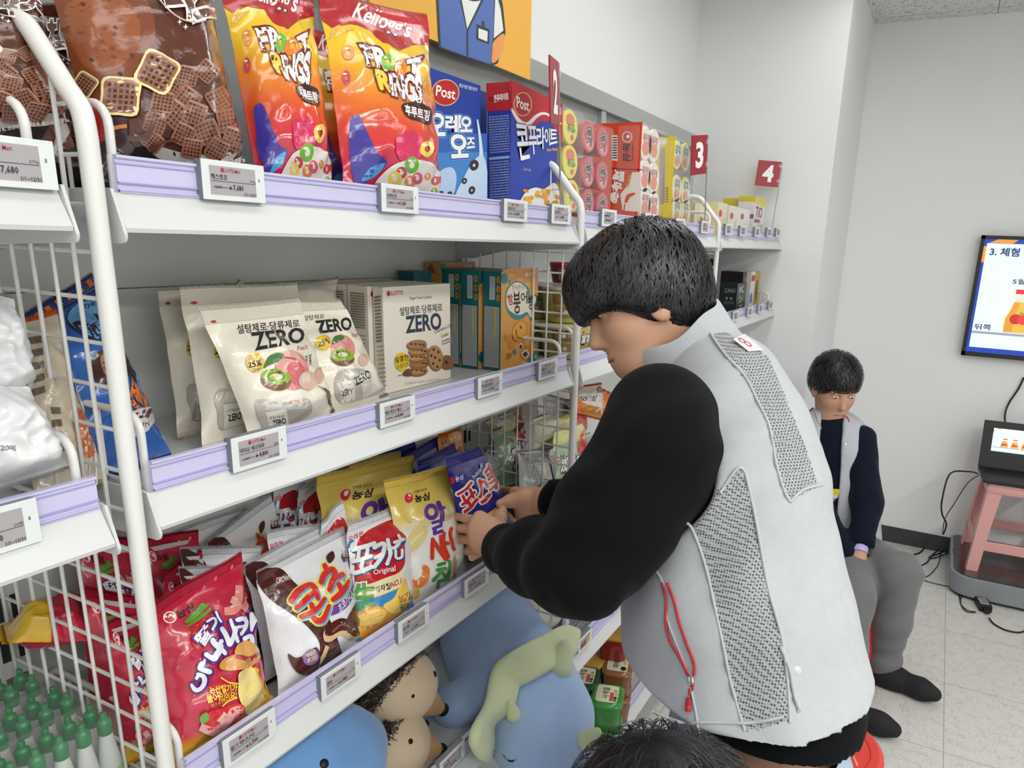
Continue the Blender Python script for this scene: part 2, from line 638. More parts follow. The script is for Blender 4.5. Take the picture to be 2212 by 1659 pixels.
# ------------------------------------------------------------------ soft bodies: signed distance fields polygonised by surface nets
class Field:
    def __init__(s, xs, ys, zs):
        s.ax = [np.asarray(a, float) for a in (xs, ys, zs)]
        s.D = np.full([len(a) for a in s.ax], 0.5, np.float32)

    def _sl(s, lo, hi):
        out = []
        for a, l, h in zip(s.ax, lo, hi):
            i, j = np.searchsorted(a, l), np.searchsorted(a, h)
            out.append(slice(max(i - 1, 0), min(j + 1, len(a))))
        return tuple(out)

    def _put(s, sl, d, k, sub=False):
        o = s.D[sl]
        if sub:
            d = -d
            h = np.clip(0.5 - 0.5 * (o - d) / k, 0, 1) if k else None
            s.D[sl] = np.maximum(o, d) if not k else o * (1 - h) + d * h + k * h * (1 - h)
            return
        if k:
            h = np.clip(0.5 + 0.5 * (o - d) / k, 0, 1)
            s.D[sl] = o * (1 - h) + d * h - k * h * (1 - h)
        else:
            s.D[sl] = np.minimum(o, d)

    def _xyz(s, sl):
        return np.meshgrid(*[a[q] for a, q in zip(s.ax, sl)], indexing='ij', sparse=True)

    def cone(s, a, b, ra, rb, k=0.02, sub=False):
        a, b = np.asarray(a, float), np.asarray(b, float)
        mg = max(ra, rb) + 0.06 + k
        sl = s._sl(np.minimum(a, b) - mg, np.maximum(a, b) + mg)
        if any(q.stop <= q.start for q in sl):
            return s
        X, Y, Z = s._xyz(sl)
        d = b - a
        t = np.clip(((X - a[0]) * d[0] + (Y - a[1]) * d[1] + (Z - a[2]) * d[2]) / (d @ d + 1e-12), 0, 1)
        q = np.sqrt((X - a[0] - t * d[0]) ** 2 + (Y - a[1] - t * d[1]) ** 2 + (Z - a[2] - t * d[2]) ** 2) - (ra + (rb - ra) * t)
        s._put(sl, q, k, sub)
        return s

    def chain(s, pts, rs, k=0.02):
        for i in range(len(pts) - 1):
            s.cone(pts[i], pts[i + 1], rs[i], rs[i + 1], k)
        return s

    def ell(s, c, r, k=0.02, M=None, sub=False):
        c, r = np.asarray(c, float), np.asarray(r, float)
        mg = r.max() + 0.06 + k
        sl = s._sl(c - mg, c + mg)
        if any(q.stop <= q.start for q in sl):
            return s
        X, Y, Z = s._xyz(sl)
        x, y, z = X - c[0], Y - c[1], Z - c[2]
        if M is not None:
            M = np.asarray(M, float)
            x, y, z = [M[i, 0] * x + M[i, 1] * y + M[i, 2] * z for i in range(3)]
        k0 = np.sqrt((x / r[0]) ** 2 + (y / r[1]) ** 2 + (z / r[2]) ** 2)
        k1 = np.sqrt((x / r[0] ** 2) ** 2 + (y / r[1] ** 2) ** 2 + (z / r[2] ** 2) ** 2)
        s._put(sl, k0 * (k0 - 1.0) / (k1 + 1e-9), k, sub)
        return s

    def mesh(s):
        D = s.D
        ax = s.ax
        n = D.shape
        sg = D < 0
        cs = tuple(q - 1 for q in n)
        acc = np.zeros(cs + (3,), np.float32)
        cnt = np.zeros(cs, np.float32)
        edges = []
        for a in range(3):
            sl0, sl1 = [slice(None)] * 3, [slice(None)] * 3
            sl0[a], sl1[a] = slice(0, -1), slice(1, None)
            cr = sg[tuple(sl0)] != sg[tuple(sl1)]
            I = np.argwhere(cr)
            if not len(I):
                continue
            J = I.copy()
            J[:, a] += 1
            d0, d1 = D[tuple(I.T)], D[tuple(J.T)]
            t = d0 / (d0 - d1)
            P = np.stack([ax[q][I[:, q]] for q in range(3)], 1)
            P[:, a] += t * (ax[a][J[:, a]] - ax[a][I[:, a]])
            o = [q for q in range(3) if q != a]
            cells = []
            ok = np.ones(len(I), bool)
            for da, db in ((-1, -1), (0, -1), (0, 0), (-1, 0)):
                K = I.copy()
                K[:, o[0]] += da
                K[:, o[1]] += db
                good = (K >= 0).all(1) & (K < np.array(cs)).all(1)
                ok &= good
                Kg = K[good]
                np.add.at(acc, tuple(Kg.T), P[good])
                np.add.at(cnt, tuple(Kg.T), 1)
                cells.append(K)
            flip = sg[tuple(I.T)]
            if a == 1:
                flip = ~flip
            edges.append((cells, ok, flip))
        idx = np.full(cs, -1, np.int64)
        act = np.argwhere(cnt > 0)
        idx[tuple(act.T)] = np.arange(len(act))
        V = (acc[tuple(act.T)] / cnt[tuple(act.T)][:, None]).astype(float)
        F = []
        for cells, ok, flip in edges:
            q = np.stack([idx[tuple(np.clip(c, 0, np.array(cs) - 1).T)] for c in cells], 1)[ok]
            fl = flip[ok]
            q[~fl] = q[~fl][:, ::-1]
            F.append(q)
        return V, np.vstack(F)


def net(V, F, it=1):
    """light Laplacian smoothing of a quad net"""
    n = len(V)
    E = np.vstack([F[:, [0, 1]], F[:, [1, 2]], F[:, [2, 3]], F[:, [3, 0]]])
    for _ in range(it):
        a = np.zeros_like(V)
        c = np.zeros(n)
        np.add.at(a, E[:, 0], V[E[:, 1]])
        np.add.at(c, E[:, 0], 1)
        np.add.at(a, E[:, 1], V[E[:, 0]])
        np.add.at(c, E[:, 1], 1)
        V = 0.5 * V + 0.5 * a / np.maximum(c, 1)[:, None]
    return V


def vnormals(V, F):
    a = np.cross(V[F[:, 2]] - V[F[:, 0]], V[F[:, 3]] - V[F[:, 1]])
    n = np.zeros_like(V)
    for i in range(4):
        np.add.at(n, F[:, i], a)
    return n / (np.linalg.norm(n, axis=1)[:, None] + 1e-12)


def wav(P, seed, n=6, f0=4.0, f1=30.0):
    """smooth noise made of random plane waves"""
    rg = np.random.RandomState(seed)
    o = np.zeros(len(P))
    for i in range(n):
        d = rg.normal(size=P.shape[1])
        d /= np.linalg.norm(d)
        f = f0 * (f1 / f0) ** (i / max(n - 1, 1))
        o += np.sin(P @ d * f * 2 * PI + rg.uniform(0, 6.28)) / (1 + i * 0.6)
    return o
# ================================================================== the room
XL, XR, XW = -2.2, 4.25, 3.46        # left wall, far wall, the far wall's nearer bay
YB, YS, YF = 1.165, 0.51, -4.2       # wall behind the shelves, step in the far wall, wall behind the camera

WALL = mat('#eceeee', rough=0.85, var=(0.012, 2.0), bump=(0.12, 160, 0.001), fam='wall_plaster')


def struct(name, g, smooth=None):
    return g.build(name, smooth=smooth, kind='structure')


def floor_material():
    m = mat('#c9c8c3', rough=0.32, spec=0.4, fam='vinyl_floor')
    nt = m.node_tree
    L = nt.links
    b = nt.nodes['Principled BSDF']
    tc = nd(nt, 'ShaderNodeTexCoord')
    n1 = nd(nt, 'ShaderNodeTexNoise', Scale=24.0, Detail=8.0, Roughness=0.75)
    n2 = nd(nt, 'ShaderNodeTexNoise', Scale=130.0, Detail=4.0)
    L.new(tc.outputs['Object'], n1.inputs['Vector'])
    L.new(tc.outputs['Object'], n2.inputs['Vector'])
    add = nd(nt, 'ShaderNodeMath', operation='ADD')
    L.new(n1.outputs[0], add.inputs[0])
    L.new(n2.outputs[0], add.inputs[1])
    r = nd(nt, 'ShaderNodeValToRGB')
    e = r.color_ramp.elements
    e[0].position, e[1].position = 0.8, 1.2
    e[0].color, e[1].color = lin('#b9b8b2'), lin('#d3d2cd')
    hf = nd(nt, 'ShaderNodeMath', operation='MULTIPLY')
    hf.inputs[1].default_value = 1.0
    L.new(add.outputs[0], hf.inputs[0])
    L.new(hf.outputs[0], r.inputs[0])
    mp = nd(nt, 'ShaderNodeMapping')
    mp.inputs['Location'].default_value = (0.448 - 2.405 % 0.448, 0.224, 0)
    L.new(tc.outputs['Object'], mp.inputs['Vector'])
    br = nd(nt, 'ShaderNodeTexBrick', offset=0.0, squash=1.0)
    for k, v in (('Scale', 1.0), ('Mortar Size', 0.0016), ('Mortar Smooth', 0.3), ('Brick Width', 0.448), ('Row Height', 0.448)):
        br.inputs[k].default_value = v
    br.inputs['Mortar'].default_value = lin('#9b9a95')
    L.new(mp.outputs[0], br.inputs['Vector'])
    L.new(r.outputs[0], br.inputs['Color1'])
    L.new(r.outputs[0], br.inputs['Color2'])
    L.new(br.outputs[0], b.inputs['Base Color'])
    return m


def ceiling_material():
    m = mat('#e6e6e4', rough=0.95, fam='mineral_ceiling')
    nt = m.node_tree
    L = nt.links
    b = nt.nodes['Principled BSDF']
    tc = nd(nt, 'ShaderNodeTexCoord')
    nz = nd(nt, 'ShaderNodeTexNoise', Scale=75.0, Detail=2.0, Distortion=1.2)
    L.new(tc.outputs['Object'], nz.inputs['Vector'])
    r = nd(nt, 'ShaderNodeValToRGB')
    e = r.color_ramp.elements
    e[0].position, e[1].position = 0.36, 0.45
    e[0].color, e[1].color = lin('#a3a4a6'), lin('#e3e3e2')
    L.new(nz.outputs[0], r.inputs[0])
    br = nd(nt, 'ShaderNodeTexBrick', offset=0.0, squash=1.0)
    for k, v in (('Scale', 1.0), ('Mortar Size', 0.002), ('Brick Width', 0.3), ('Row Height', 0.6)):
        br.inputs[k].default_value = v
    br.inputs['Mortar'].default_value = lin('#77787a')
    mp = nd(nt, 'ShaderNodeMapping')
    mp.inputs['Location'].default_value = (0.05, 0.03, 0)
    L.new(tc.outputs['Object'], mp.inputs['Vector'])
    L.new(mp.outputs[0], br.inputs['Vector'])
    L.new(r.outputs[0], br.inputs['Color1'])
    L.new(r.outputs[0], br.inputs['Color2'])
    L.new(br.outputs[0], b.inputs['Base Color'])
    bp = nd(nt, 'ShaderNodeBump', Strength=0.5, Distance=0.003)
    L.new(nz.outputs[0], bp.inputs['Height'])
    L.new(bp.outputs[0], b.inputs['Normal'])
    return m


struct('floor', G().box((XL - .1, YF - .1, -0.1), (XR + .1, YB + .1, 0.0), floor_material()))
struct('ceiling', G().box((XL - .1, YF - .1, CEIL), (XR + .1, YB + .1, CEIL + .1), ceiling_material()))
struct('wall_back', G().box((XL - .1, YB, 0), (XR + .1, YB + .1, CEIL), WALL))
struct('wall_left', G().box((XL - .1, YF, 0), (XL, YB, CEIL), WALL))
struct('wall_front', G().box((XL - .1, YF - .1, 0), (XR + .1, YF, CEIL), WALL))
g = G()
g.prism([(XW, YB), (XW, YS), (XR, YS), (XR, YF), (XR + .1, YF), (XR + .1, YB)], 0, CEIL, WALL, ax=2)
struct('wall_right', g)
BASEB = mat('#3f4145', rough=0.5, fam='dark_vinyl')
struct('baseboard_right', G().box((XR - 0.004, YF, 0), (XR, YS, 0.092), BASEB).box((XW - .004, YS - .004, 0), (XR, YS, 0.092), BASEB).box((XW - .004, YS, 0), (XW, YB, 0.092), BASEB))

# aluminium framed band with a grey panel in the wall behind the shelves
ALU = mat('#c4c5c3', rough=0.35, metal=0.75, fam='aluminium')
g = G()
g.box((XL, YB - 0.035, 2.03), (XW, YB, 2.088), ALU, bev=0.003)
for x in (-1.35, -.1, 1.17, 2.432):
    g.box((x - .018, YB - .03, 1.3), (x + .018, YB, 2.03), ALU, bev=.002)
g.box((XW - .036, YB - .03, 1.3), (XW, YB, 2.03), ALU, bev=.002)
fr = struct('window_1', g)
g = G().box((XL, YB - .012, 1.3), (XW - .01, YB - .002, 2.03), mat('#8d908e', rough=0.28, spec=0.5, fam='grey_panel'))
o = g.build('window_panel', parent=None, kind='structure')

# fixtures of the ceiling lamps, those added as fill included
g0 = None
for i, (lx, ly, le) in enumerate(LAMPS):
    t = thing('ceiling_light', 'assumed recessed ceiling light panel out of view', 'ceiling light', (lx, ly, CEIL), 'ceiling light panels')
    G().box((lx - .6, ly - .15, CEIL - .018), (lx - .585, ly + .15, CEIL), WHITE_METAL).box((lx + .585, ly - .15, CEIL - .018), (lx + .6, ly + .15, CEIL), WHITE_METAL).box((lx - .585, ly - .15, CEIL - .018), (lx + .585, ly - .135, CEIL), WHITE_METAL).box((lx - .585, ly + .135, CEIL - .018), (lx + .585, ly + .15, CEIL), WHITE_METAL).build('frame', t)
    G().box((lx - .585, ly - .135, CEIL - .012), (lx + .585, ly + .135, CEIL - .002), mat('#ffffff', rough=.6, emit=2.5, fam='lamp_diffuser')).build('diffuser', t)

# poster of a shop clerk in a blue vest (no head in view)
Y = YB - 0.040
bl, br_ = at(800, 40, y=Y), at(1145, 173, y=Y)
zb = float(br_[2])
x0, x1 = float(bl[0]), float(br_[0])
g = G().box((x0, Y, zb), (x1, Y + .004, zb + .60), mat('#f2b64a', rough=.55, var=(.015, 8), fam='poster_print'))
P = flat_patch((x0, Y, zb + .6), (x1, Y, zb + .6), (x1, Y, zb), (x0, Y, zb))
a = Art(P)
BLK, VEST, WHT = plain('#2f3a3c'), plain('#5572b8'), plain('#eef0ee')
a.poly([(938, -60), (947, 103), (1003, 123), (1063, 142), (1075, 137), (1092, 70), (1086, 10), (1076, -30), (1066, -60)], BLK)
a.poly([(945, -60), (952, 101), (1006, 121), (1060, 139), (1066, 60), (1067, 0), (1066, -60)], VEST)
a.poly([(983, -40), (1009, 71), (1043, 3), (1060, -40)], BLK)
a.poly([(989, -40), (1009, 62), (1037, 3), (1050, -40)], WHT)
a.line([(1009, 66), (1009, 121)], 4, BLK)
a.poly([(1070, -20), (1081, 20), (1087, 66), (1066, 83), (1068, 30)], WHT)
a.blob([(1066, 90), (1088, 73), (1086, 105), (1074, 130), (1062, 135), (1063, 112)], plain('#f0a25a'))
a.poly([(1029, 52), (1057, 63), (1056, 96), (1028, 85)], BLK)
a.poly([(1033, 61), (1053, 68), (1052, 90), (1033, 82)], WHT)
a.poly([(1040, 45), (1046, 47), (1046, 60), (1040, 58)], BLK)
a.oval((1025, -14), 24, 17, BLK)
a.oval((1025, -16), 20, 15, plain('#f3b27c'))
a.onto(g, P)
tag(g.build('poster'), 'orange poster of a clerk in a blue vest on the wall above cereal', 'poster')
# ================================================================== the shelving
POSTS = [0.416, 1.408, 2.440]
SECT = {'A': (-0.585, 0.392), 'B': (0.432, 1.386), 'C': (1.428, 2.418), 'D': (2.458, 3.446)}
# level: lip bottom, lip top, rail top
LEV = {1: (1.590, 1.626, 1.660), 2: (1.290, 1.327, 1.360), 3: (0.924, 0.960, 0.996), 4: (0.571, 0.606, 0.650), 5: (0.10, 0.14, 0.178)}
YD, YP = 0.712, 1.0            # front of the deck, back panel
RAIL = mat('#cfccec', rough=0.22, spec=0.55, coat=0.3, fam='lilac_pvc')
RAIL2 = mat('#aba4d6', rough=0.2, spec=0.55, coat=0.3, fam='lilac_pvc')
CLEAR = mat('#f4f2ff', rough=0.08, alpha=0.25, fam='clear_pvc')
NAMES = {'A': 'at the left edge', 'B': 'in the middle bay', 'C': 'behind the bending man', 'D': 'at the far bay'}
LNAME = {1: 'top', 2: 'second', 3: 'third', 4: 'fourth', 5: 'lowest'}
HOLDS = {('A', 1): 'holding brown cereal bags at the left edge', ('A', 2): 'holding the wrapped white packs', ('A', 3): 'holding the green capped bottles',
         ('B', 1): 'holding cereal bags and boxes', ('B', 2): 'holding cream cookie boxes and candy bags', ('B', 3): 'holding the snack bags',
         ('B', 4): 'holding the plush animals', ('B', 5): 'at the floor under the plush animals',
         ('C', 1): 'holding the cup noodle packs', ('C', 2): 'holding the stacked yellow noodle cups', ('C', 3): 'holding the green noodle packets',
         ('C', 4): 'holding white rice bags', ('C', 5): 'holding the sauce tubs', ('D', 1): 'holding small tea boxes', ('D', 2): 'holding dark coffee boxes',
         ('D', 3): 'low behind the bending man'}


def level(sec, k):
    zb, zt, zr = LEV[k]
    if sec == 'C' and k == 4:
        return zb - .042, zt - .042, zr - .042
    return zb, zt, zr


def deck(sec, k):
    return level(sec, k)[1] - 0.004


def shelf(sec, k, rail=(0.012, 0.012)):
    x0, x1 = SECT[sec]
    zb, zt, zr = level(sec, k)
    t = thing('shelf_board', 'white metal shelf board ' + HOLDS[(sec, k)], 'shelf', ((x0 + x1) / 2, YD, zb))
    d = zt - .004
    G().box((x0 + .002, YD, d - .02), (x1 - .002, YP, d), WHITE_METAL, bev=.002).build('deck', t)
    # front lip: slants outward to its lower edge, with a shallow fold
    g = G()
    pr = [(YD - .004, zt), (YD, zt), (YD, d - .02), (YD - .006, zb + .003), (YD - .014, zb), (.691, zb), (.690, zb + .004),
          (.6955, zb + .0135), (.696, zb + .0145)]
    g.prism(pr, x0 + .0035, x1 - .0035, WHITE_METAL, ax=0)
    g.build('lip', t, smooth=30)
    for x in (x0, x1 - .003):
        g = G()
        n = 5
        pl = [(YD + .004, zt + .004), (YD - .010, zt + .003)]
        pl += [(.688 + .006 * (1 - math.cos(a)), zb - .002 - .008 * math.sin(a)) for a in np.linspace(0, PI / 2, n)]
        pl += [(.78, zb - .014), (.90, zb - .022), (YP, zb - .045), (YP, d)]
        g.prism(pl, x, x + .003, WHITE_METAL, ax=0)
        g.box((x - .002 if x == x0 else x + .001, .722, zb + .012), (x + .001 if x == x0 else x + .006, .742, zt - .004), WHITE_METAL, bev=.001)
        g.lathe([(.0025, 0), (.0025, .0015)], (x - .003 if x == x0 else x + .006, .732, zb + .024), mat('#3a3a3c', fam='hole'), seg=10, ax=(1, 0, 0))
        g.build('bracket', t)
    # price rail with its grooves
    g = G()
    xa, xb = x0 + rail[0], x1 - rail[1]
    h = zr - zt
    y = YD - .002
    pr = [(y + .003, zt), (y - .0035, zt), (y - .0035, zt + .0035), (y - .0008, zt + .004), (y - .0008, zt + .24 * h), (y - .0018, zt + .27 * h), (y - .0018, zt + .74 * h),
          (y - .0008, zt + .77 * h), (y - .0008, zr - .004), (y - .004, zr - .0025), (y - .004, zr), (y + .003, zr)]
    g.prism(pr, xa, xb, RAIL, ax=0)
    for q in (zt + .0012, zt + .255 * h, zt + .755 * h):
        g.box((xa, y - .0042 if q < zt + .01 else y - .0024, q), (xb, y - .001, q + .0012), RAIL2)
    r = g.build('price_rail', t)
    if sec == 'B':
        G().box((xa - .006, y - .0015, zt), (xa, y + .003, zr), CLEAR, bev=.002).build('end_cap', r)
    return t


for sec, ks in (('A', (1, 2, 3)), ('B', (1, 2, 3, 4, 5)), ('C', (1, 2, 3, 4, 5)), ('D', (1, 2, 3))):
    for k in ks:
        shelf(sec, k, rail=(.012, .004) if sec == 'A' else (.012, .006))

# gondola back panels and slotted uprights
BACK = mat('#e9eae7', rough=0.45, fam='white_powder_coat')
for sec in 'ABCD':
    x0, x1 = SECT[sec]
    t = thing('shelving_backing', 'grey white sheet metal back panel of the shelving ' + NAMES[sec], 'back panel', ((x0 + x1) / 2, YP, 0))
    z = 0.08
    for zz in (.46, .81, 1.16, 1.512, 1.68):
        G().box((x0 - .003, YP + .002, z), (x1 + .003, YP + .012, zz - .0015), BACK, bev=.001).build('panel', t)
        z = zz
HOLE = mat('#26272a', rough=.8, fam='slot')
for i, x in enumerate([-.605] + POSTS + [3.452]):
    g = G().box((x - .019, YP - .012 if i else YP, 0), (x + .019 if i < 4 else x + .006, YP + .05, 1.69), WHITE_METAL, bev=.002)
    z = .12
    while z < 1.6 and i < 4:
        for dx in (-.014, .005):
            g.box((x + dx, YP - .0128, z), (x + dx + .009, YP - .011, z + .032), HOLE)
        z += .055
    tag(g.build('shelving_upright'), 'white slotted steel upright ' + ['at the left end of the shelving', 'behind the first wire divider', 'behind the second wire divider', 'behind the third wire divider', 'against the far wall'][i], 'upright')

# wire dividers between the bays
WIRE = mat('#e6e6e2', rough=0.35, coat=.3, fam='white_coated_wire')
DL = ['white wire divider with a thick post at the left of the cereal bags', 'white wire divider beside the blue cereal box', 'white wire divider behind the man, right of the yellow noodle pack']
for i, x in enumerate(POSTS):
    t = thing('wire_divider', DL[i], 'divider', (x, .70, .2))
    top = 1.69 if i == 0 else 1.668
    pth = [(x, .70, .18), (x, .70, 1.0), (x, .70, top - .03)] + [tuple(p) for p in spline([(x, .70, top - .02), (x, .704, top + .004), (x, .72, top + .022)], 4)] + \
          [tuple(p) for p in spline([(x, .76, top + .068), (x, .772, top + .079), (x, .79, top + .084)], 4)] + [(x, .985, top + .084)]
    G().tube(pth, .0088 if i == 0 else .0082, WIRE, seg=12).build('post', t, smooth=50)
    g = G()
    ztop = top + .08
    for j in range(8):
        y = .738 + .0353 * j
        zt = ztop if y > .78 else top + (y - .70)
        g.tube([(x - .003, y, .25), (x - .003, y, zt)], .0021, WIRE, seg=6)
    z = 1.055
    zs = [1.055 + .0430 * q for q in range(-18, 17) if 1.055 + .043 * q < top + .07]
    for z in zs:
        ys = .70 if z < top - .02 else .70 + (z - top) * 1.0 + .02
        g.tube([(x + .0005, ys, z), (x + .0005, .985, z)], .0022, WIRE, seg=6)
    g.build('grid', t, smooth=60)


# low wire fences standing at the ends of the boards
def fence(name, label, x, z, h=.085, y0=.722, y1=.975, n=6, step=.035):
    t = thing(name, label, 'divider', (x, .85, z))
    r = .022
    p = [(x, y0, z + .001), (x, y0, z + h - r)] + [tuple(q) for q in arc((x, y0 + r, z + h - r), r, PI, PI / 2, (0, 1, 0), (0, 0, 1), 6)]
    p += [tuple(q) for q in arc((x, y1 - r, z + h - r), r, PI / 2, 0, (0, 1, 0), (0, 0, 1), 6)] + [(x, y1, z + .001)]
    G().tube(p, .0042, WIRE, seg=8).build('hoop', t, smooth=60)
    g = G()
    y = y0 + step
    while y < y1 - .02:
        g.tube([(x, y, z + .002), (x, y, z + h)], .002, WIRE, seg=6)
        y += step
    g.tube([(x, y0, z + .006), (x, y1, z + .006)], .003, WIRE, seg=6)
    g.build('uprights', t, smooth=60)
    return t


fence('wire_fence', 'low white wire fence beside the big brown cereal bag', .450, deck('B', 1))
fence('wire_fence', 'low white wire fence behind the divider, left of the blue snack bar bag', .446, deck('B', 2))
fence('wire_fence', 'low white wire fence at the strawberry snack bags, left of the price rail', .446, deck('B', 3), h=.075)
fence('wire_fence', 'low white wire fence at the right end of the cookie boxes', 1.374, deck('B', 2), h=.062)
fence('wire_fence', 'low white wire fence between the cookie boxes and the noodle cups', 1.436, deck('C', 2), h=.085)
fence('wire_fence', 'low white wire fence at the right end of the snack bags', 1.376, deck('B', 3), h=.07)
fence('wire_fence', 'low white wire fence beside the blue plush, in front of rice bags', 1.376, deck('B', 4), h=.09)
fence('wire_fence', 'low white wire fence beside the rice bags, behind the blue plush', 1.436, deck('C', 4), h=.09)
fence('wire_fence', 'low white wire fence at the left of the brown cereal bags behind the left post', .378, deck('A', 1), h=.075)
fence('wire_fence', 'low white wire fence right of the wrapped white packs', .378, deck('A', 2), h=.075)
fence('wire_fence', 'low white wire fence beside the cup noodle packs left of the third wire divider', 2.40, deck('C', 1), h=.08)
fence('wire_fence', 'small white wire fence at the far end of the coffee boxes', 3.42, deck('D', 2), h=.075)

# electronic price tags clipped to the rails
TAG_BODY = mat('#7b8087', rough=.45, fam='grey_plastic')
TAG_FACE = mat('#e3e8e8', rough=.4, fam='white_plastic')
TAG_SCR = mat('#aea9ac', rough=.5, spec=.4, fam='paper_display')
INK, RED = plain('#3b3638'), plain('#a8343f')


def price_tag(px, py, name, was, now, label, wt='', wd=.078, ht=.037, group=None, pic=False, y=.702, lod=0):
    c = at(px, py, y=y)
    t = thing('price_tag', label, 'price tag', c, group)
    k = .012
    fr = (c, (1, 0, 0), (0, 1, 0), (0, 0, 1))
    w2, h2 = wd / 2, ht / 2
    G().box((-w2, -.002, -h2), (w2, .010, h2), TAG_BODY, bev=.002, frame=fr).build('body', t)
    g = G().box((-w2, -.0034, -h2), (w2, -.0018, h2), TAG_FACE, bev=.0007, frame=fr)
    g.build('bezel', t)
    g = G()
    sx0, sx1, sz0, sz1 = -w2 + .0085, w2 - .0125, -h2 + .0055, h2 - .0055
    yy = -.0037
    cs = [c + np.array(q) for q in ((sx0, yy, sz1), (sx1, yy, sz1), (sx1, yy, sz0), (sx0, yy, sz0))]
    g.slab(cs, (0, .0012, 0), TAG_SCR)
    P = flat_patch(*cs)
    a = Art()
    if pic:
        a.poly([(0.05, .05), (.6, .05), (.6, .7), (.05, .5)], plain('#7a5a48'), uv=True)
        a.poly([(0.6, .05), (.97, .05), (.97, .95), (.6, .7)], plain('#c7a878'), uv=True)
    else:
        a.oval((.27, .87), .035, .085, RED)
        a.text('LOTTE Mart', [(.33, .93), (.66, .93), (.66, .80), (.33, .80)], RED, off=.01, res=1)
        if lod < 2:
            a.text(name, [(.02, .72), (.02 + min(.085 * len(name), .6), .72), (.02 + min(.085 * len(name), .6), .52), (.02, .52)], INK, off=.01, res=1)
            if wt:
                a.text(wt, [(.86, .60), (.98, .60), (.98, .50), (.86, .50)], INK, res=1)
            a.text(was, [(.09, .32), (.24, .32), (.24, .20), (.09, .20)], INK, off=.01, res=1)
            a.text(now, [(.48, .38), (.70, .38), (.70, .16), (.48, .16)], INK, off=.015, res=1)
            a.text('1/1~12/31', [(.72, .13), (.98, .13), (.98, .02), (.72, .02)], INK, off=.01, res=1)
        else:
            a.rows([(.03, .72), (.5, .72), (.5, .52), (.03, .52)], 1, INK, seed=int(px))
            a.rows([(.08, .35), (.7, .35), (.7, .18), (.08, .18)], 1, INK, seed=int(px) + 1)
        a.poly([(.02, .465), (.98, .465), (.98, .48), (.02, .48)], INK, uv=True)
        a.poly([(.04, .255), (.40, .255), (.40, .27), (.04, .27)], INK, uv=True)
        a.poly([(.40, .19), (.46, .262), (.40, .335)], INK, uv=True)
    a.onto(g, P)
    g.build('screen', t)
    G().box((w2 - .0085, -.0036, .002), (w2 - .0068, -.003, .0052), TAG_BODY, frame=fr).build('sensor', t)
    return t


TG = 'white framed price tag '
price_tag(503, 393, '첵스초코', '8,000', '7,680', TG + 'reading 7,680 under the brown cereal bag', '570g', ht=.040)
price_tag(862, 430, '후루트링', '15,000', '11,680', TG + 'reading 11,680 under the red and yellow cereal bags', '530g')
price_tag(1112, 455, '오레오오즈', '8,000', '6,900', TG + 'under the two blue cereal boxes', '250g')
price_tag(1210, 463, '콘푸라이트', '6,000', '5,480', TG + 'right of the tag under the blue boxes, at a sign rod', '300g')
for i, (x, y) in enumerate([(1314, 471), (1403, 478), (1468, 487), (1522, 491)]):
    price_tag(x, y, '육개장사발면', '6,000', '5,280', TG + ['under the red noodle cup pack', 'behind the top of the man\'s hair', 'under the yellow noodle pack', 'last before the third wire divider, at a sign rod'][i], '6입', lod=2)
for i, (x, y) in enumerate([(1573, 496), (1604, 499), (1635, 501), (1661, 502), (1680, 502)]):
    price_tag(x, y, '', '', '', TG + ['right of the third wire divider, top shelf', 'under the white tea boxes', 'under the yellow tea box', 'right of the yellow tea box, top shelf', 'at the end of the top shelf, by the red sign'][i], lod=2, y=.70)
price_tag(559, 968, '닥터유 에너지바', '6,000', '4,800', TG + 'reading 4,800 under the cream candy bags', '32EA', ht=.041)
price_tag(857, 888, '제로 복숭아 젤리', '5,000', '4,000', TG + 'reading 4,000 left of the cookie box', '176g')
price_tag(1057, 832, '제로 달콤한 초콜릿 칩', '9,000', '7,500', TG + 'reading 7,500 between cookie and teal boxes', '168g')
price_tag(1182, 797, '참붕어빵', '5,000', '4,000', TG + 'under the orange and teal fish cake box', '8입')
for i, (x, y) in enumerate([(1558, 690), (1588, 682), (1619, 673), (1642, 666), (1664, 659)]):
    price_tag(x, y, '', '', '', TG + ['on the coffee shelf, nearest the man\'s collar', 'under the black coffee box', 'under the dark green coffee boxes', 'under the white and yellow coffee boxes', 'at the far end of the coffee shelf'][i], lod=2, y=.70)
price_tag(538, 1592, '딸기 바나나킥', '2,000', '1,700', TG + 'reading 1,700 under the strawberry snack bag', '60g', ht=.041)
price_tag(735, 1459, '콘초', '2,000', '1,480', TG + 'reading 1,480 under the chocolate snack bag', '66g', ht=.039)
price_tag(892, 1345, '포카칩', '3,000', '3,000', TG + 'under the potato chip bag', '137g', ht=.038)
price_tag(1028, 1255, '알새우칩', '3,000', '3,000', TG + 'under the yellow shrimp chip bag', '68g')
price_tag(1150, 1163, '포스틱', '1,700', '1,500', TG + 'half hidden behind the man\'s near forearm', '70g')
price_tag(1199, 1133, '오징어집', '1,700', '1,500', TG + 'between the man\'s two black sleeves', '78g')
price_tag(975, 1640, '고슴도치', '20,000', '15,900', TG + 'below the two plush hedgehogs', '', ht=.038)
price_tag(2, 348, '첵스초코', '8,000', '7,680', TG + 'cut by the left edge on the top shelf', '570g', ht=.040, wd=.080)
price_tag(-30, 1152, '비닐팩', '4,000', '3,000', TG + 'cut by the left edge under the wrapped packs', '20매', ht=.042, wd=.080)
price_tag(1262, 1383, '', '', '', 'picture price tag beside the plush frill, under the rice bags', pic=True)
price_tag(1336, 1300, '', '', '', TG + 'under the rice bags, against the man\'s vest', lod=2)

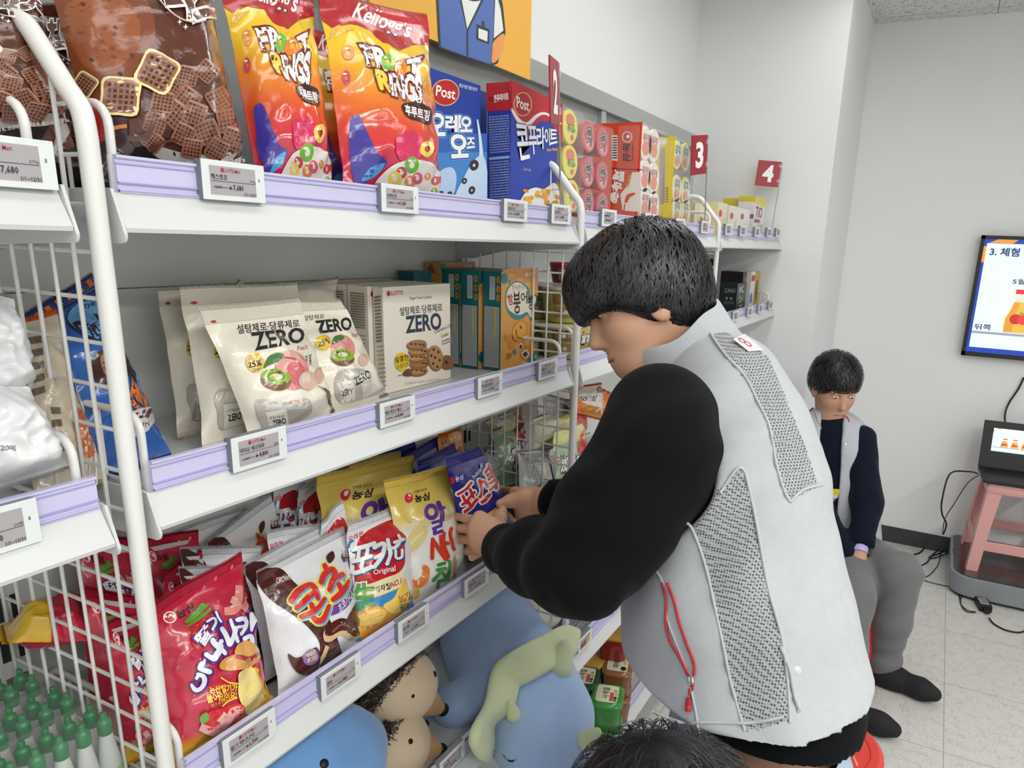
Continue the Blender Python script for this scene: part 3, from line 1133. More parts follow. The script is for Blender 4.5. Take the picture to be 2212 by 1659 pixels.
# red number signs on thin rods
ACR = mat('#9a2530', rough=.35, spec=.35, fam='red_acrylic')
ROD = mat('#9a9c9e', rough=.3, metal=.8, fam='steel_rod')
for num, tl, bl, rt, rb in (('2', (1187, 118), (1197, 255), (1207, 150), (1211, 455)), ('3', (1497, 283), (1497, 365), (1529, 300), (1522, 492)), ('4', (1640, 350), (1634, 405), (1690, 356), (1667, 498))):
    base = at(*rb, y=.715)
    top = at(*rt, y=.715)
    t = thing('number_sign', 'red number sign on a thin rod ' + {'2': 'before the blue cereal box, seen edge-on', '3': 'at the third wire divider, turned halfway', '4': 'above the tea boxes, facing the room'}[num], 'sign', base)
    rod = top - base
    up = rod / np.linalg.norm(rod)
    G().tube([base, top + up * .01], .0019, ROD, seg=8).build('rod', t, smooth=60)
    # the plate: 0.1 wide, its far edge at the rod, its free edge on the line of sight of the photograph
    r = ray(*tl)
    o = np.array([0, 0, EYE])
    b_ = r @ (o - top)
    a_ = r @ r
    c_ = (o - top) @ (o - top) - .1 ** 2
    disc = b_ * b_ - a_ * c_
    q = o + r * ((-b_ - math.sqrt(disc)) / a_) if disc > 0 else o + r * (-b_ / a_)
    ex = (top - q) - up * ((top - q) @ up)
    ex = ex / np.linalg.norm(ex)
    ey = np.cross(up, ex)
    hgt, wd = .112, .1
    org = top - up * (hgt - .012) - ex * (wd + .004)
    g = G().box((0, -.0015, 0), (wd, .0015, hgt), ACR, bev=.0012, frame=(org, ex, ey, up))
    for sgn in (-1, 1):
        f = lambda u, v: org + ex * u + up * v - ey * .0017 * sgn
        cs = [f(0 if sgn > 0 else wd, hgt), f(wd if sgn > 0 else 0, hgt), f(wd if sgn > 0 else 0, 0), f(0 if sgn > 0 else wd, 0)]
        P = flat_patch(*cs)
        aa = Art()
        aa.text(num, [(.3, .80), (.7, .80), (.7, .2), (.3, .2)], plain('#f4f2f0'), off=.04)
        aa.onto(g, P)
    g.build('plate', t)
    for zz in (.02, .085):
        G().box((wd - .01, -.004, zz), (wd + .009, .004, zz + .014), CLEAR, bev=.0015, frame=(org, ex, ey, up)).build('clip', t)
# ================================================================== goods on the shelves
def atx(px, y, z):
    """the point with that y and z whose pixel column is px"""
    # pix_x = (R0.P/R2.P) f + cx is linear-fractional in X
    z = z - EYE
    k = (px - PX) / FOC
    X = (k * (RC[2, 1] * y + RC[2, 2] * z) - (RC[0, 1] * y + RC[0, 2] * z)) / (RC[0, 0] - k * RC[2, 0])
    return np.array([X, y, z + EYE])


def corners(tl, tr, br, bl, yt, yb, deckz):
    """bag corners: upper ones at pixels on planes y = yt, lower ones on the board below a pixel column"""
    yt = yt if isinstance(yt, tuple) else (yt, yt)
    yb = yb if isinstance(yb, tuple) else (yb, yb)
    q = []
    for p, y in ((tl, yt[0]), (tr, yt[1])):
        q.append(at(p[0], p[1], y=y))
    for p, y in ((br, yb[1]), (bl, yb[0])):
        q.append(atx(p, y, deckz) if np.isscalar(p) else at(p[0], p[1], y=y))
    return q


def smooth01(x):
    x = np.clip(x, 0, 1)
    return x * x * (3 - 2 * x)


def bag_patch(cs, T, seed=1, nu=28, nv=36, wr=1.0, seal=(.06, .05), pinch=.03, curl=.006, low=.35, flatten=1.0):
    tl, tr, br, bl = [np.asarray(c, float) for c in cs]
    u = np.linspace(0, 1, nu + 1)[:, None]
    v = np.linspace(0, 1, nv + 1)[None, :]
    n = np.cross((tr - tl) + (br - bl), (tl - bl) + (tr - br))
    n /= np.linalg.norm(n)
    if n[1] > 0 and abs(n[1]) > .2:
        n = n
    st, sb = seal
    h = smooth01((v - sb) / .26) * smooth01((1 - st - v) / .30) * (1 + low * (.5 - v))
    hh = smooth01((v - sb) / .2) * smooth01((1 - st - v) / .2)
    uu = .5 + (u - .5) * (1 - 2 * pinch * hh)
    P = (bl * (1 - v[..., None]) + tl * v[..., None]) * (1 - uu[..., None]) + (br * (1 - v[..., None]) + tr * v[..., None]) * uu[..., None]
    w_ = np.clip(1 - np.abs(2 * u - 1) ** 2.4, 0, 1) ** .72
    f = T * w_ * h
    rg = np.random.RandomState(seed)
    W = np.zeros((nu + 1, nv + 1))
    wd, ht = np.linalg.norm(tr - tl), np.linalg.norm(tl - bl)
    x, y = (u + 0 * v) * wd, (v + 0 * u) * ht
    # creases running out of the corners and seals
    for cx, cy in ((0, 0), (wd, 0), (0, ht), (wd, ht), (wd * rg.uniform(.3, .7), ht), (wd * rg.uniform(.3, .7), 0)):
        th = np.arctan2(y - cy, x - cx)
        r = np.hypot(x - cx, y - cy)
        k = rg.uniform(9, 15)
        W += .0022 * np.abs(np.sin(k * th + rg.uniform(0, 6))) * np.exp(-r / (.32 * wd)) * smooth01(r / (.10 * wd))
    for _ in range(7):
        a = rg.uniform(0, PI)
        fr = rg.uniform(.7, 2.6) / wd
        ph = rg.uniform(0, 6.28)
        q = (x * math.cos(a) + y * math.sin(a)) * fr * 2 * PI + ph + 1.2 * np.sin((y * math.cos(a) - x * math.sin(a)) * fr * 4 + ph * 2)
        W += .0011 / (1 + fr * wd * .25) * (1 - 2 * np.abs(np.sin(q)) ** .8)
    edge = smooth01(u / .05) * smooth01((1 - u) / .05)
    W = W * (hh * .92 + .08) * (.25 + .75 * edge) * wr
    c = curl * np.sin(u * PI * rg.uniform(1.0, 1.8) + rg.uniform(0, 3)) * smooth01((v - (1 - st * 2.5)) / (st * 2.5))
    front = P + n * (f + W + c)[..., None]
    back = P - n * (f * .75 * flatten)[..., None] + n * (.5 * c)[..., None]
    return Patch(front), Patch(back[::-1]), n, st, sb


def make_bag(name, label, cat, cs, base, T=.03, art=None, seed=1, back=None, sealc=None, sealb=None, group=None, seal=(.06, .05), nu=28, nv=36, edge_mat=None, ref=None, **kw):
    """a sealed film bag: body (front with its print, and back), ribbed top and bottom seals"""
    pf, pb, n, st, sb = ref if ref is not None else bag_patch(cs, T, seed, nu=nu, nv=nv, seal=seal, **kw)
    cs = [np.asarray(c) for c in cs]
    loc = (cs[2] + cs[3]) / 2
    t = thing(name, label, cat, loc, group)
    j0, j1 = int(round(sb * nv)), int(round((1 - st) * nv))
    g = G()

    def sheet(p, ja, jb, m, fn=None):
        A = p.P[:, ja:jb + 1]
        k, l = A.shape[:2]
        V = A.reshape(-1, 3)
        F = [(i * l + j, (i + 1) * l + j, (i + 1) * l + j + 1, i * l + j + 1) for i in range(k - 1) for j in range(l - 1)]
        if fn is None or not callable(m):
            return V, F, m
    m = base
    A = pf.P[:, j0:j1 + 1]
    k, l = A.shape[:2]
    F = [(i * l + j, (i + 1) * l + j, (i + 1) * l + j + 1, i * l + j + 1) for i in range(k - 1) for j in range(l - 1)]
    if callable(base):
        mm = [base((i + .5) / (k - 1), (j0 + j + .5) / nv) for i in range(k - 1) for j in range(l - 1)]
        g.add(A.reshape(-1, 3), F, mm)
    else:
        g.add(A.reshape(-1, 3), F, base)
    A = pb.P[:, j0:j1 + 1]
    g.add(A.reshape(-1, 3), F, back or (base if not callable(base) else base(.5, .5)))
    if art is not None:
        art.onto(g, pf)
    g.build('film', t, smooth=180, fixn=False)
    # seals
    for nm, ja, jb, mc in (('top_seal', j1, nv, sealc), ('bottom_seal', 0, j0, sealb)):
        if jb <= ja:
            continue
        mc = mc or (base if not callable(base) else base(.5, (ja + jb) / 2 / nv))
        rows = 13
        cols = 4 * nu
        uu = np.linspace(0, 1, cols + 1)
        vv = np.linspace(ja / nv, jb / nv, rows)
        V = np.zeros((cols + 1, rows, 3))
        for q, v in enumerate(vv):
            z = np.full(cols + 1, v)
            tip = (q == rows - 1 and ja > 0) or (q == 0 and ja == 0)
            if tip:
                z = z + (.0035 / np.linalg.norm(cs[0] - cs[3])) * np.where(np.arange(cols + 1) % 2, 1, -1) * (1 if ja else -1)
            V[:, q] = pf.pos(np.stack([uu, np.clip(z, -.05, 1.05)], 1)) + n * (.0005 * (1 if q % 2 else -1))
        F = [(i * rows + j, (i + 1) * rows + j, (i + 1) * rows + j + 1, i * rows + j + 1) for i in range(cols) for j in range(rows - 1)]
        gs = G()
        gs.add(V.reshape(-1, 3), F, mc)
        gs.add(V.reshape(-1, 3) - n * .0006, [f[::-1] for f in F], mc)
        gs.build(nm, t, smooth=25, fixn=False)
    return t


def grad_film(stops, rough=.24, tilt=0.0, name='printed_film'):
    """film whose printed ground colour runs from bottom to top (or along a tilt) of the bag"""
    m = bpy.data.materials.new(name)
    m.use_nodes = True
    nt = m.node_tree
    L = nt.links
    b = nt.nodes['Principled BSDF']
    b.inputs['Roughness'].default_value = rough
    b.inputs['Coat Weight'].default_value = .6
    b.inputs['Coat Roughness'].default_value = .12
    tc = nd(nt, 'ShaderNodeTexCoord')
    sp = nd(nt, 'ShaderNodeSeparateXYZ')
    L.new(tc.outputs['Generated'], sp.inputs[0])
    r = nd(nt, 'ShaderNodeValToRGB')
    e = r.color_ramp.elements
    for i, (p, c) in enumerate(stops):
        q = e[i] if i < 2 else e.new(p)
        q.position = p
        q.color = lin(c)
    nz = nd(nt, 'ShaderNodeTexNoise', Scale=3.0)
    L.new(tc.outputs['Generated'], nz.inputs['Vector'])
    ma = nd(nt, 'ShaderNodeMath', operation='MULTIPLY_ADD')
    ma.inputs[1].default_value = .12
    L.new(nz.outputs[0], ma.inputs[0])
    L.new(sp.outputs[2], ma.inputs[2])
    su = nd(nt, 'ShaderNodeMath', operation='SUBTRACT')
    su.inputs[1].default_value = .06
    L.new(ma.outputs[0], su.inputs[0])
    L.new(su.outputs[0], r.inputs[0])
    L.new(r.outputs[0], b.inputs['Base Color'])
    n2 = nd(nt, 'ShaderNodeTexNoise', Scale=38.0, Detail=3.0)
    L.new(tc.outputs['Object'], n2.inputs['Vector'])
    bp = nd(nt, 'ShaderNodeBump', Strength=.3, Distance=.004)
    L.new(n2.outputs[0], bp.inputs['Height'])
    L.new(bp.outputs[0], b.inputs['Normal'])
    return m


d1, d2, d3, d4 = deck('B', 1), deck('B', 2), deck('B', 3), deck('B', 4)
K = film
BLACK, WHITE = K('#1d1a1c'), K('#f1efec')


def oval_logo(a, c, r, m, body, mt, rot=0):
    a.oval(c, r * 1.25, r, m, rot)
    a.text(body, [(c[0] - r, c[1] - r * .5), (c[0] + r, c[1] - r * .4), (c[0] + r, c[1] + r * .5), (c[0] - r, c[1] + r * .4)], mt)


# ---------------------------------------------------------------- third board: strawberry snacks
SB_RED, SB_YEL = '#c0233f', '#e3b52a'
sb_film = grad_film([(0.0, SB_YEL), (.14, SB_YEL), (.22, '#c8304a'), (.9, SB_RED)], name='strawberry_film')
cs1 = corners((324, 1313), (516, 1194), 592, 372, (.772, .80), (.735, .735), d3 + .004)
ref1 = bag_patch(cs1, .036, 11, seal=(.06, .03), wr=1.5)
a = Art(ref1[0])
PUR, SWH = K('#54308c'), K('#eef0f5')
for c, r in (((440, 1270), 4), ((465, 1250), 4), ((405, 1390), 4), ((385, 1440), 4), ((500, 1225), 4), ((360, 1360), 4), ((470, 1300), 3), ((455, 1545), 4), ((395, 1590), 3), ((420, 1500), 3)):
    a.oval(c, r * .75, r * 1.5, K('#d8607a'), 25)
a.oval((366, 1334), 15, 13, K('#f4f2f0'))
a.oval((366, 1334), 12.5, 10.5, K('#d8333f'))
a.oval((367, 1332), 4.5, 6, K('#f4f2f0'), 20)
a.text('농심', [(380, 1321), (415, 1302), (420, 1319), (385, 1338)], BLACK, off=.02)
# strawberry, leaves, puffed snacks
a.blob([(412, 1372), (430, 1345), (462, 1322), (486, 1322), (480, 1350), (462, 1378), (440, 1400), (418, 1398)], K('#cf2b33'))
for q in ((425, 1352), (440, 1340), (458, 1330), (472, 1332), (420, 1375)):
    a.oval(q, 1.6, 1.6, K('#e7a13b'))
for pts in ([(398, 1343), (425, 1318), (452, 1303), (436, 1322), (410, 1345)], [(400, 1355), (430, 1332), (455, 1312), (445, 1330), (415, 1350)], [(420, 1325), (430, 1308), (440, 1304), (440, 1316), (428, 1328)]):
    a.blob(pts, K('#58a12f'))
PUF = K('#e58d86')
a.line([(484, 1322), (505, 1318), (513, 1300), (515, 1265)], [17, 20, 19, 15], PUF)
a.line([(498, 1296), (506, 1300), (512, 1310)], [15, 18, 14], K('#eba79c'))
a.line([(522, 1320), (532, 1302), (530, 1290)], [12, 14, 10], K('#e07a72'))
for q in ((500, 1312), (512, 1280), (508, 1295)):
    a.oval(q, 4, 3, K('#f3c5bb'))
zz = (390, 1300, 8.294)
NN = [([(440, 950), (570, 1035)], 95), ([(580, 1030), (665, 880), (690, 790)], 95), ([(565, 690), (640, 790), (765, 910)], 90), ([(660, 770), (700, 705)], 75),
      ([(715, 515), (850, 755)], 90), ([(860, 760), (925, 620), (955, 485)], 80), ([(880, 350), (940, 560), (985, 720)], 58),
      ([(320, 1290), (405, 1325), (400, 1450), (340, 1540), (260, 1555), (200, 1470)], [70, 80, 85, 85, 85, 50]), ([(285, 1360), (330, 1300)], 50), ([(360, 1110), (340, 1180), (430, 1222), (500, 1240)], 76), ([(412, 1062), (395, 1150)], 46),
      ([(990, 345), (1085, 305), (1135, 385), (1100, 500), (1045, 580)], 72), ([(1005, 460), (1110, 430)], 52), ([(1212, 230), (1232, 525)], [50, 85, 60]), ([(1105, 675), (1215, 632), (1242, 720), (1218, 840)], 82),
      ([(470, 385), (565, 320), (600, 400), (562, 515)], 44), ([(605, 205), (700, 385)], 50)]
a.strokes(NN, PUR, zz, out=[(38, PUR)], shift=(14, 10))
a.text('딸', [(415, 1378), (444, 1350), (456, 1372), (437, 1398)], PUR, off=.05, out=[(.05, PUR)])
a.strokes(NN, SWH, zz)
a.text('딸', [(415, 1378), (444, 1350), (456, 1372), (437, 1398)], SWH, off=.035)
YL = K('#f2d23c')
a.text('논산딸기가', [(449, 1483), (509, 1475), (508, 1491), (453, 1500)], YL, off=.03)
a.text('들어있어요!', [(444, 1502), (508, 1491), (508, 1506), (449, 1518)], YL, off=.03)
a.text('(딸기 중 논산딸기 97%)', [(452, 1520), (507, 1504), (507, 1510), (454, 1526)], YL)
a.line([(474, 1462), (490, 1472), (510, 1475)], 3, YL)
a.line([(475, 1526), (490, 1514), (510, 1506)], 3, YL)
# plain banana shape with a straw hat laid over it
a.blob([(510, 1462), (520, 1446), (540, 1440), (556, 1470), (566, 1500), (560, 1530), (530, 1540), (514, 1510)], K('#efd98b'))
a.blob([(545, 1440), (562, 1480), (574, 1500), (586, 1505), (570, 1525), (552, 1535), (560, 1500)], K('#e8b52c'))
a.blob([(467, 1438), (480, 1422), (510, 1412), (545, 1410), (556, 1420), (540, 1438), (505, 1448), (478, 1448)], K('#d99a55'))
a.blob([(505, 1415), (507, 1395), (528, 1385), (550, 1400), (553, 1420), (530, 1428)], K('#dfa864'))
a.line([(505, 1418), (530, 1424), (553, 1412)], 9, K('#a8323b'))
# strawberries and snacks at the foot
a.blob([(440, 1560), (452, 1535), (475, 1530), (500, 1520), (520, 1522), (525, 1540), (505, 1556), (480, 1570), (455, 1578)], K('#d2333c'))
a.blob([(432, 1545), (446, 1535), (450, 1550), (436, 1560)], K('#6aa745'))
a.line([(432, 1566), (460, 1576), (482, 1560), (500, 1535), (518, 1530)], [16, 20, 18, 15, 12], K('#e7a7a4'))
a.line([(470, 1556), (482, 1540)], [12, 10], K('#edb9ae'))
sb_art = a
make_bag('snack_bag', 'red strawberry snack bag with purple outlined letters in front of the post', 'snack bag', cs1, sb_film, .036, sb_art, 11, ref=ref1, seal=(.06, .03), sealc=K('#b01f3a'), sealb=K('#d9a923'))
sb_group = 'red strawberry snack bags'
SBX = [
    ((228, 1345), (330, 1318), 352, 262, .83, .80, 21, 'red strawberry snack bag behind the wire grid, touching the thick post'),
    ((176, 1268), (300, 1290), 300, 235, .88, .84, 22, 'red strawberry snack bag behind the wires, logo half hidden'),
    ((152, 1150), (300, 1165), 330, 200, .95, .90, 23, 'red strawberry snack bag at the back, green leaves showing through the grid'),
    ((304, 1167), (425, 1146), 455, 330, .94, .90, 24, 'red strawberry snack bag at the back, right of the post, highest one'),
    ((350, 1240), (437, 1188), 470, 370, .88, .84, 25, 'red strawberry snack bag just behind the front one, its top corner showing'),
]
for tl, tr, br_, bl_, yt, yb, sd, lb in SBX:
    make_bag('snack_bag', lb, 'snack bag', corners(tl, tr, br_, bl_, yt, yb, d3 + .004), sb_film, .034, sb_art, sd, sealc=K('#b01f3a'), sealb=K('#d9a923'), group=None, wr=1.3, seal=(.06, .03), back=K('#c9c4c0'))
# one lying on its side, its yellow foot to the left
ql = [at(215, 1262, y=.93), at(228, 1388, y=.86), at(10, 1390, y=.90), at(0, 1352, y=.95)]
make_bag('snack_bag', 'red snack bag lying on its side, yellow foot pointing to the left edge', 'snack bag', [ql[0], ql[1], ql[2], ql[3]], grad_film([(0, SB_RED), (1, SB_RED)], name='strawberry_film_side') if False else (lambda u, v: K(SB_YEL) if v < .45 else K(SB_RED)), .034, None, 26, sealc=K('#b01f3a'), sealb=K('#d9a923'), wr=1.2, seal=(.06, .03))

# ---------------------------------------------------------------- third board: chocolate corn snacks
cs2 = corners((548, 1238), (748, 1139), 786, 604, (.79, .80), (.735, .735), d3 + .004)
ref2 = bag_patch(cs2, .034, 31, seal=(.06, .03))
a = Art(ref2[0])
BR, BR2 = K('#4f231f'), K('#6d3a33')
a.blob([(548, 1236), (590, 1226), (612, 1232), (640, 1262), (690, 1300), (715, 1345), (735, 1400), (745, 1440), (690, 1440), (690, 1390), (660, 1350), (620, 1320), (590, 1300), (566, 1275)], BR)
a.line([(585, 1240), (625, 1270), (675, 1305), (702, 1350), (715, 1400)], [6, 12, 16, 14, 8], BR2)
a.text('CROWN', [(596, 1249), (629, 1240), (630, 1252), (597, 1262)], K('#efeae2'), off=.01)
a.blob([(745, 1345), (770, 1300), (775, 1310), (776, 1350), (755, 1350)], BR)
# purple swoosh
a.blob([(700, 1300), (735, 1275), (765, 1240), (772, 1262), (750, 1310), (715, 1330), (700, 1318)], K('#7b4aa5'))
KR, KY, KB = K('#d8322f'), K('#f0e36a'), K('#5fb0d8')
zz = (600, 1180, 9.215)
CC = [([(925, 390), (948, 450)], 90), ([(868, 725), (900, 620), (965, 530), (1070, 470), (1115, 530), (1125, 610), (1080, 710), (1020, 860)], [110, 120, 120, 110, 110, 120, 110, 100]),
      ([(1125, 650), (1270, 570)], 98), ([(1195, 755), (1240, 860)], 84), ([(1090, 1060), (1230, 950), (1330, 820), (1392, 680)], [105, 130, 110, 44]),
      ([(275, 1075), (380, 930), (520, 820), (650, 780), (730, 850), (765, 950), (785, 1050)], [140, 135, 110, 95, 110, 100, 76]),
      ([(365, 1225), (480, 1125), (600, 1015), (700, 945)], [95, 112, 112, 100]), ([(655, 1155), (680, 1240)], 88),
      ([(455, 1400), (600, 1350), (740, 1270), (840, 1165), (915, 1040)], [88, 110, 112, 84, 78]), ([(700, 1425), (780, 1480), (870, 1460), (940, 1350), (1000, 1190)], [90, 120, 112, 90, 76])]
a.strokes(CC, KY, zz, out=[(46, KY)], shift=(12, 10))
a.strokes(CC, KB, zz, shift=(34, 28))
a.strokes(CC, KR, zz)
a.text('초코가나슈', [(727, 1308), (764, 1268), (766, 1285), (733, 1325)], WHITE, off=.02)
a.blob([(698, 1383), (700, 1360), (730, 1342), (760, 1352), (772, 1372), (760, 1382), (735, 1372), (712, 1386)], K('#ddb98a'))
a.blob([(700, 1370), (705, 1352), (735, 1336), (762, 1346), (774, 1366), (764, 1374), (738, 1362), (712, 1374)], BR)
a.line([(716, 1366), (735, 1350), (755, 1356)], 4, K('#8a5a50'))
a.line([(680, 1440), (695, 1418), (705, 1395)], 8, K('#dcc08d'))
a.blob([(622, 1412), (640, 1420), (660, 1412), (682, 1398), (690, 1420), (680, 1450), (650, 1455), (632, 1440)], BR)
a.blob([(652, 1418), (668, 1402), (682, 1406), (686, 1420), (676, 1432), (660, 1434)], K('#9a78c4'))
a.text('I WANT', [(657, 1412), (680, 1403), (681, 1412), (658, 1421)], K('#f0e36a'), off=.02)
a.text('MORE!', [(663, 1422), (682, 1413), (683, 1421), (664, 1430)], K('#f0e36a'), off=.02)
# drops
for q in ((712, 1205), (744, 1202)):
    a.blob([(q[0] - 3, q[1] - 8), (q[0] + 6, q[1] - 12), (q[0] + 9, q[1] + 2), (q[0] - 1, q[1] + 14), (q[0] - 8, q[1] + 2)], BR)
a.text('퐁듀', [(736, 1190), (750, 1186), (750, 1202), (738, 1205)], WHITE, off=.02)
kc_art = a
kc_film = lambda u, v: K('#e9eaed') if v > .03 else BR
make_bag('snack_bag', 'white and brown chocolate corn snack bag with red letters, front one', 'snack bag', cs2, K('#e9eaed'), .034, kc_art, 31, ref=ref2, seal=(.06, .03), sealc=K('#d6d7da', .18), sealb=BR)
KCX = [
    ((524, 1222), (700, 1135), 740, 575, .83, .79, 32, 'white chocolate corn snack bag directly behind the front one, yellow edged letters at its left'),
    ((443, 1172), (590, 1068), 640, 500, .93, .88, 33, 'white chocolate corn snack bag at the back, fondue drop at its top right'),
    ((372, 1152), (530, 1098), 560, 420, .96, .92, 34, 'white chocolate corn snack bag in the rear corner under the board'),
    ((388, 1186), (560, 1180), 560, 430, .88, .86, 35, 'white corn snack bag with dark shoulder, upper of two left of the front one'),
    ((385, 1228), (520, 1222), 560, 440, .85, .81, 36, 'white corn snack bag with dark shoulder, lower of two left of the front one'),
]
for tl, tr, br_, bl_, yt, yb, sd, lb in KCX:
    make_bag('snack_bag', lb, 'snack bag', corners(tl, tr, br_, bl_, yt, yb, d3 + .004), K('#e9eaed'), .03, kc_art, sd, sealc=K('#d6d7da', .18), sealb=BR, wr=1.2, seal=(.06, .03))

# ---------------------------------------------------------------- third board: potato chips
cs3 = corners((746, 1134), (884, 1088), 893, 762, (.79, .79), (.735, .735), d3 + .004)
ref3 = bag_patch(cs3, .034, 41, seal=(.055, .03))
a = Art(ref3[0])
PR = K('#c3212b')
a.blob([(770, 1180), (790, 1150), (830, 1125), (868, 1119), (878, 1135), (874, 1180), (868, 1230), (800, 1265), (768, 1262)], PR)
a.line([(775, 1150), (800, 1140), (815, 1128)], 5, WHITE)
a.line([(805, 1138), (840, 1122), (862, 1122)], 4, WHITE)
a.text('오리온', [(752, 1160), (784, 1146), (785, 1157), (753, 1172)], K('#c8303a'), off=.02)
a.line([(752, 1185), (756, 1172), (764, 1168)], 5, K('#3a86c4'))
zz = (740, 1080, 6.382)
PP = [([(140, 690), (430, 608)], 58), ([(222, 690), (205, 830)], 50), ([(335, 660), (322, 790)], 50), ([(140, 850), (385, 778)], 52), ([(268, 850), (258, 930)], 50), ([(165, 1005), (392, 925)], 58),
      ([(430, 668), (560, 612), (540, 760), (428, 925)], 55), ([(440, 800), (545, 745)], 44), ([(612, 565), (600, 880)], 56), ([(620, 695), (682, 672)], 40),
      ([(758, 500), (790, 555)], 40), ([(705, 600), (825, 558)], 42), ([(780, 590), (705, 675)], 42), ([(715, 705), (722, 800), (795, 790), (805, 695)], 36)]
a.strokes(PP, K('#27486f'), zz, out=[(8, K('#27486f'))], shift=(20, 14))
a.strokes(PP, K('#3f87c2'), zz, shift=(10, 7))
a.strokes(PP, WHITE, zz)
a.text('Original', [(804, 1232), (851, 1222), (852, 1238), (806, 1245)], WHITE, off=.01)
a.poly([(766, 1268), (866, 1234), (872, 1256), (860, 1270), (766, 1302)], K('#e9dcae'))
a.text('감자칩', [(809, 1268), (840, 1258), (840, 1272), (810, 1280)], BLACK, off=.03)
a.text('NO.1', [(842, 1258), (864, 1248), (864, 1262), (842, 1270)], K('#a3242b'), off=.02)
a.poly([(764, 1300), (862, 1272), (890, 1300), (890, 1345), (764, 1385)], K('#3f87c2'))
a.text('生', [(764, 1262), (808, 1258), (808, 1308), (768, 1314)], K('#4f9a36'), off=.05, out=[(.05, WHITE)])
CH, CH2 = K('#e0a23b'), K('#efc766')
a.blob([(766, 1330), (800, 1310), (840, 1312), (860, 1300), (880, 1330), (860, 1360), (800, 1372), (766, 1372)], CH)
a.blob([(770, 1335), (800, 1318), (830, 1318), (820, 1340), (780, 1350)], CH2)
a.blob([(826, 1308), (850, 1290), (870, 1250), (880, 1280), (868, 1312), (845, 1322)], CH2)
a.blob([(780, 1368), (820, 1345), (860, 1345), (840, 1375), (790, 1390)], K('#d8923a'))
a.oval((868, 1294), 14, 26, K('#e8c83d'), 12)
a.text('100%', [(858, 1288), (882, 1278), (882, 1294), (860, 1302)], K('#a3242b'), off=.02)
a.text('생감자', [(860, 1304), (880, 1298), (880, 1312), (862, 1318)], BLACK, off=.03)
pc_art = a
make_bag('snack_bag', 'white and red potato chip bag with blue edged letters, front one', 'snack bag', cs3, K('#e8e9ec'), .034, pc_art, 41, ref=ref3, seal=(.055, .03), sealc=K('#dfe0e4', .2))
PCX = [
    ((690, 1132), (742, 1085), 790, 700, .83, .80, 42, 'potato chip bag behind the front one, narrow white corner showing'),
    ((574, 1150), (705, 1130), 720, 610, .86, .84, 43, 'potato chip bag with a white ribbed seal, behind the chocolate corn bags'),
    ((588, 1046), (652, 1030), 690, 610, .96, .92, 44, 'potato chip bag at the back, red top touching the board above'),
    ((640, 1060), (700, 1028), 740, 655, .92, .89, 45, 'potato chip bag at the back beside the yellow shrimp chip bag'),
]
for tl, tr, br_, bl_, yt, yb, sd, lb in PCX:
    make_bag('snack_bag', lb, 'snack bag', corners(tl, tr, br_, bl_, yt, yb, d3 + .004), K('#e8e9ec'), .03, pc_art, sd, sealc=K('#dfe0e4', .2), wr=1.2, seal=(.055, .03))

# ---------------------------------------------------------------- third board: shrimp chips
al_film = grad_film([(0, '#d9d2b8'), (.1, '#e6e5e0'), (.62, '#e6e4dc'), (.74, '#dfc766'), (1.0, '#d8bb55')], name='shrimp_chip_film')
cs4 = corners((828, 1040), (985, 1004), 1010, 880, (.80, .79), (.735, .735), d3 + .004)
ref4 = bag_patch(cs4, .034, 51, seal=(.05, .03), curl=.012)
a = Art(ref4[0])
a.oval((883, 1076), 9, 11, K('#c8243a'))
a.oval((884, 1073), 4, 5.5, K('#f1dede'))
a.text('농심', [(896, 1070), (927, 1064), (927, 1080), (896, 1086)], BLACK, off=.03)
a.text('인생을 맛있게', [(893, 1060), (921, 1054), (921, 1060), (893, 1066)], BLACK)
SP, SR, SG = K('#5f3391'), K('#cf3b26'), K('#2f8a35')
zz = (740, 1080, 6.382)
a.oval((740 + 1222 / 6.382, 1080 + 165 / 6.382), 15.5, 18, SP, -5, hole=.46)
a.strokes([([(1320, 45), (1368, 270)], 68), ([(1350, 125), (1395, 108)], 46), ([(1240, 315), (1365, 278)], 42), ([(1358, 290), (1350, 360)], 42), ([(1250, 395), (1350, 352)], 44), ([(1270, 390), (1268, 465)], 50), ([(1262, 465), (1365, 425)], 42)], SP, zz)
a.strokes([([(1240, 545), (1232, 800)], 58), ([(1250, 570), (1340, 700), (1420, 815)], 62), ([(1392, 460), (1388, 600), (1455, 785)], 52), ([(1495, 395), (1480, 480), (1530, 680)], 50), ([(1345, 500), (1362, 640), (1400, 700)], 46), ([(1360, 590), (1450, 600)], 50)], SR, zz)
a.strokes([([(1318, 895), (1400, 872)], 46), ([(1298, 965), (1412, 940)], 44), ([(1370, 960), (1250, 1105)], 48), ([(1372, 1000), (1425, 1060)], 44), ([(1462, 845), (1448, 1050)], 48), ([(1320, 1115), (1308, 1200)], 42), ([(1330, 1118), (1450, 1085)], 38)], SG, zz)
a.text('Crispy', [(880, 1118), (914, 1112), (914, 1128), (880, 1134)], K('#cdb588'))
a.text('Shrimp', [(960, 1112), (984, 1098), (984, 1120), (960, 1132)], K('#c9b48c'))
a.text('CHIP', [(974, 1212), (982, 1198), (986, 1250), (978, 1252)], K('#c59a72'), off=.02)
a.blob([(872, 1180), (885, 1155), (905, 1135), (922, 1140), (918, 1165), (900, 1185), (880, 1195)], K('#e3cf8e'))
a.line([(884, 1178), (900, 1160), (914, 1150)], 5, K('#efe3b4'))
a.line([(886, 1204), (876, 1225), (882, 1252), (900, 1262), (916, 1250), (920, 1230), (912, 1224)], [4, 10, 15, 18, 18, 14, 8], K('#df7a34'))
for q in (((878, 1236), (888, 1230)), ((886, 1254), (893, 1245)), ((903, 1262), (903, 1252)), ((917, 1247), (909, 1242))):
    a.line(q, 3, K('#f6d6ac'), smooth=False)
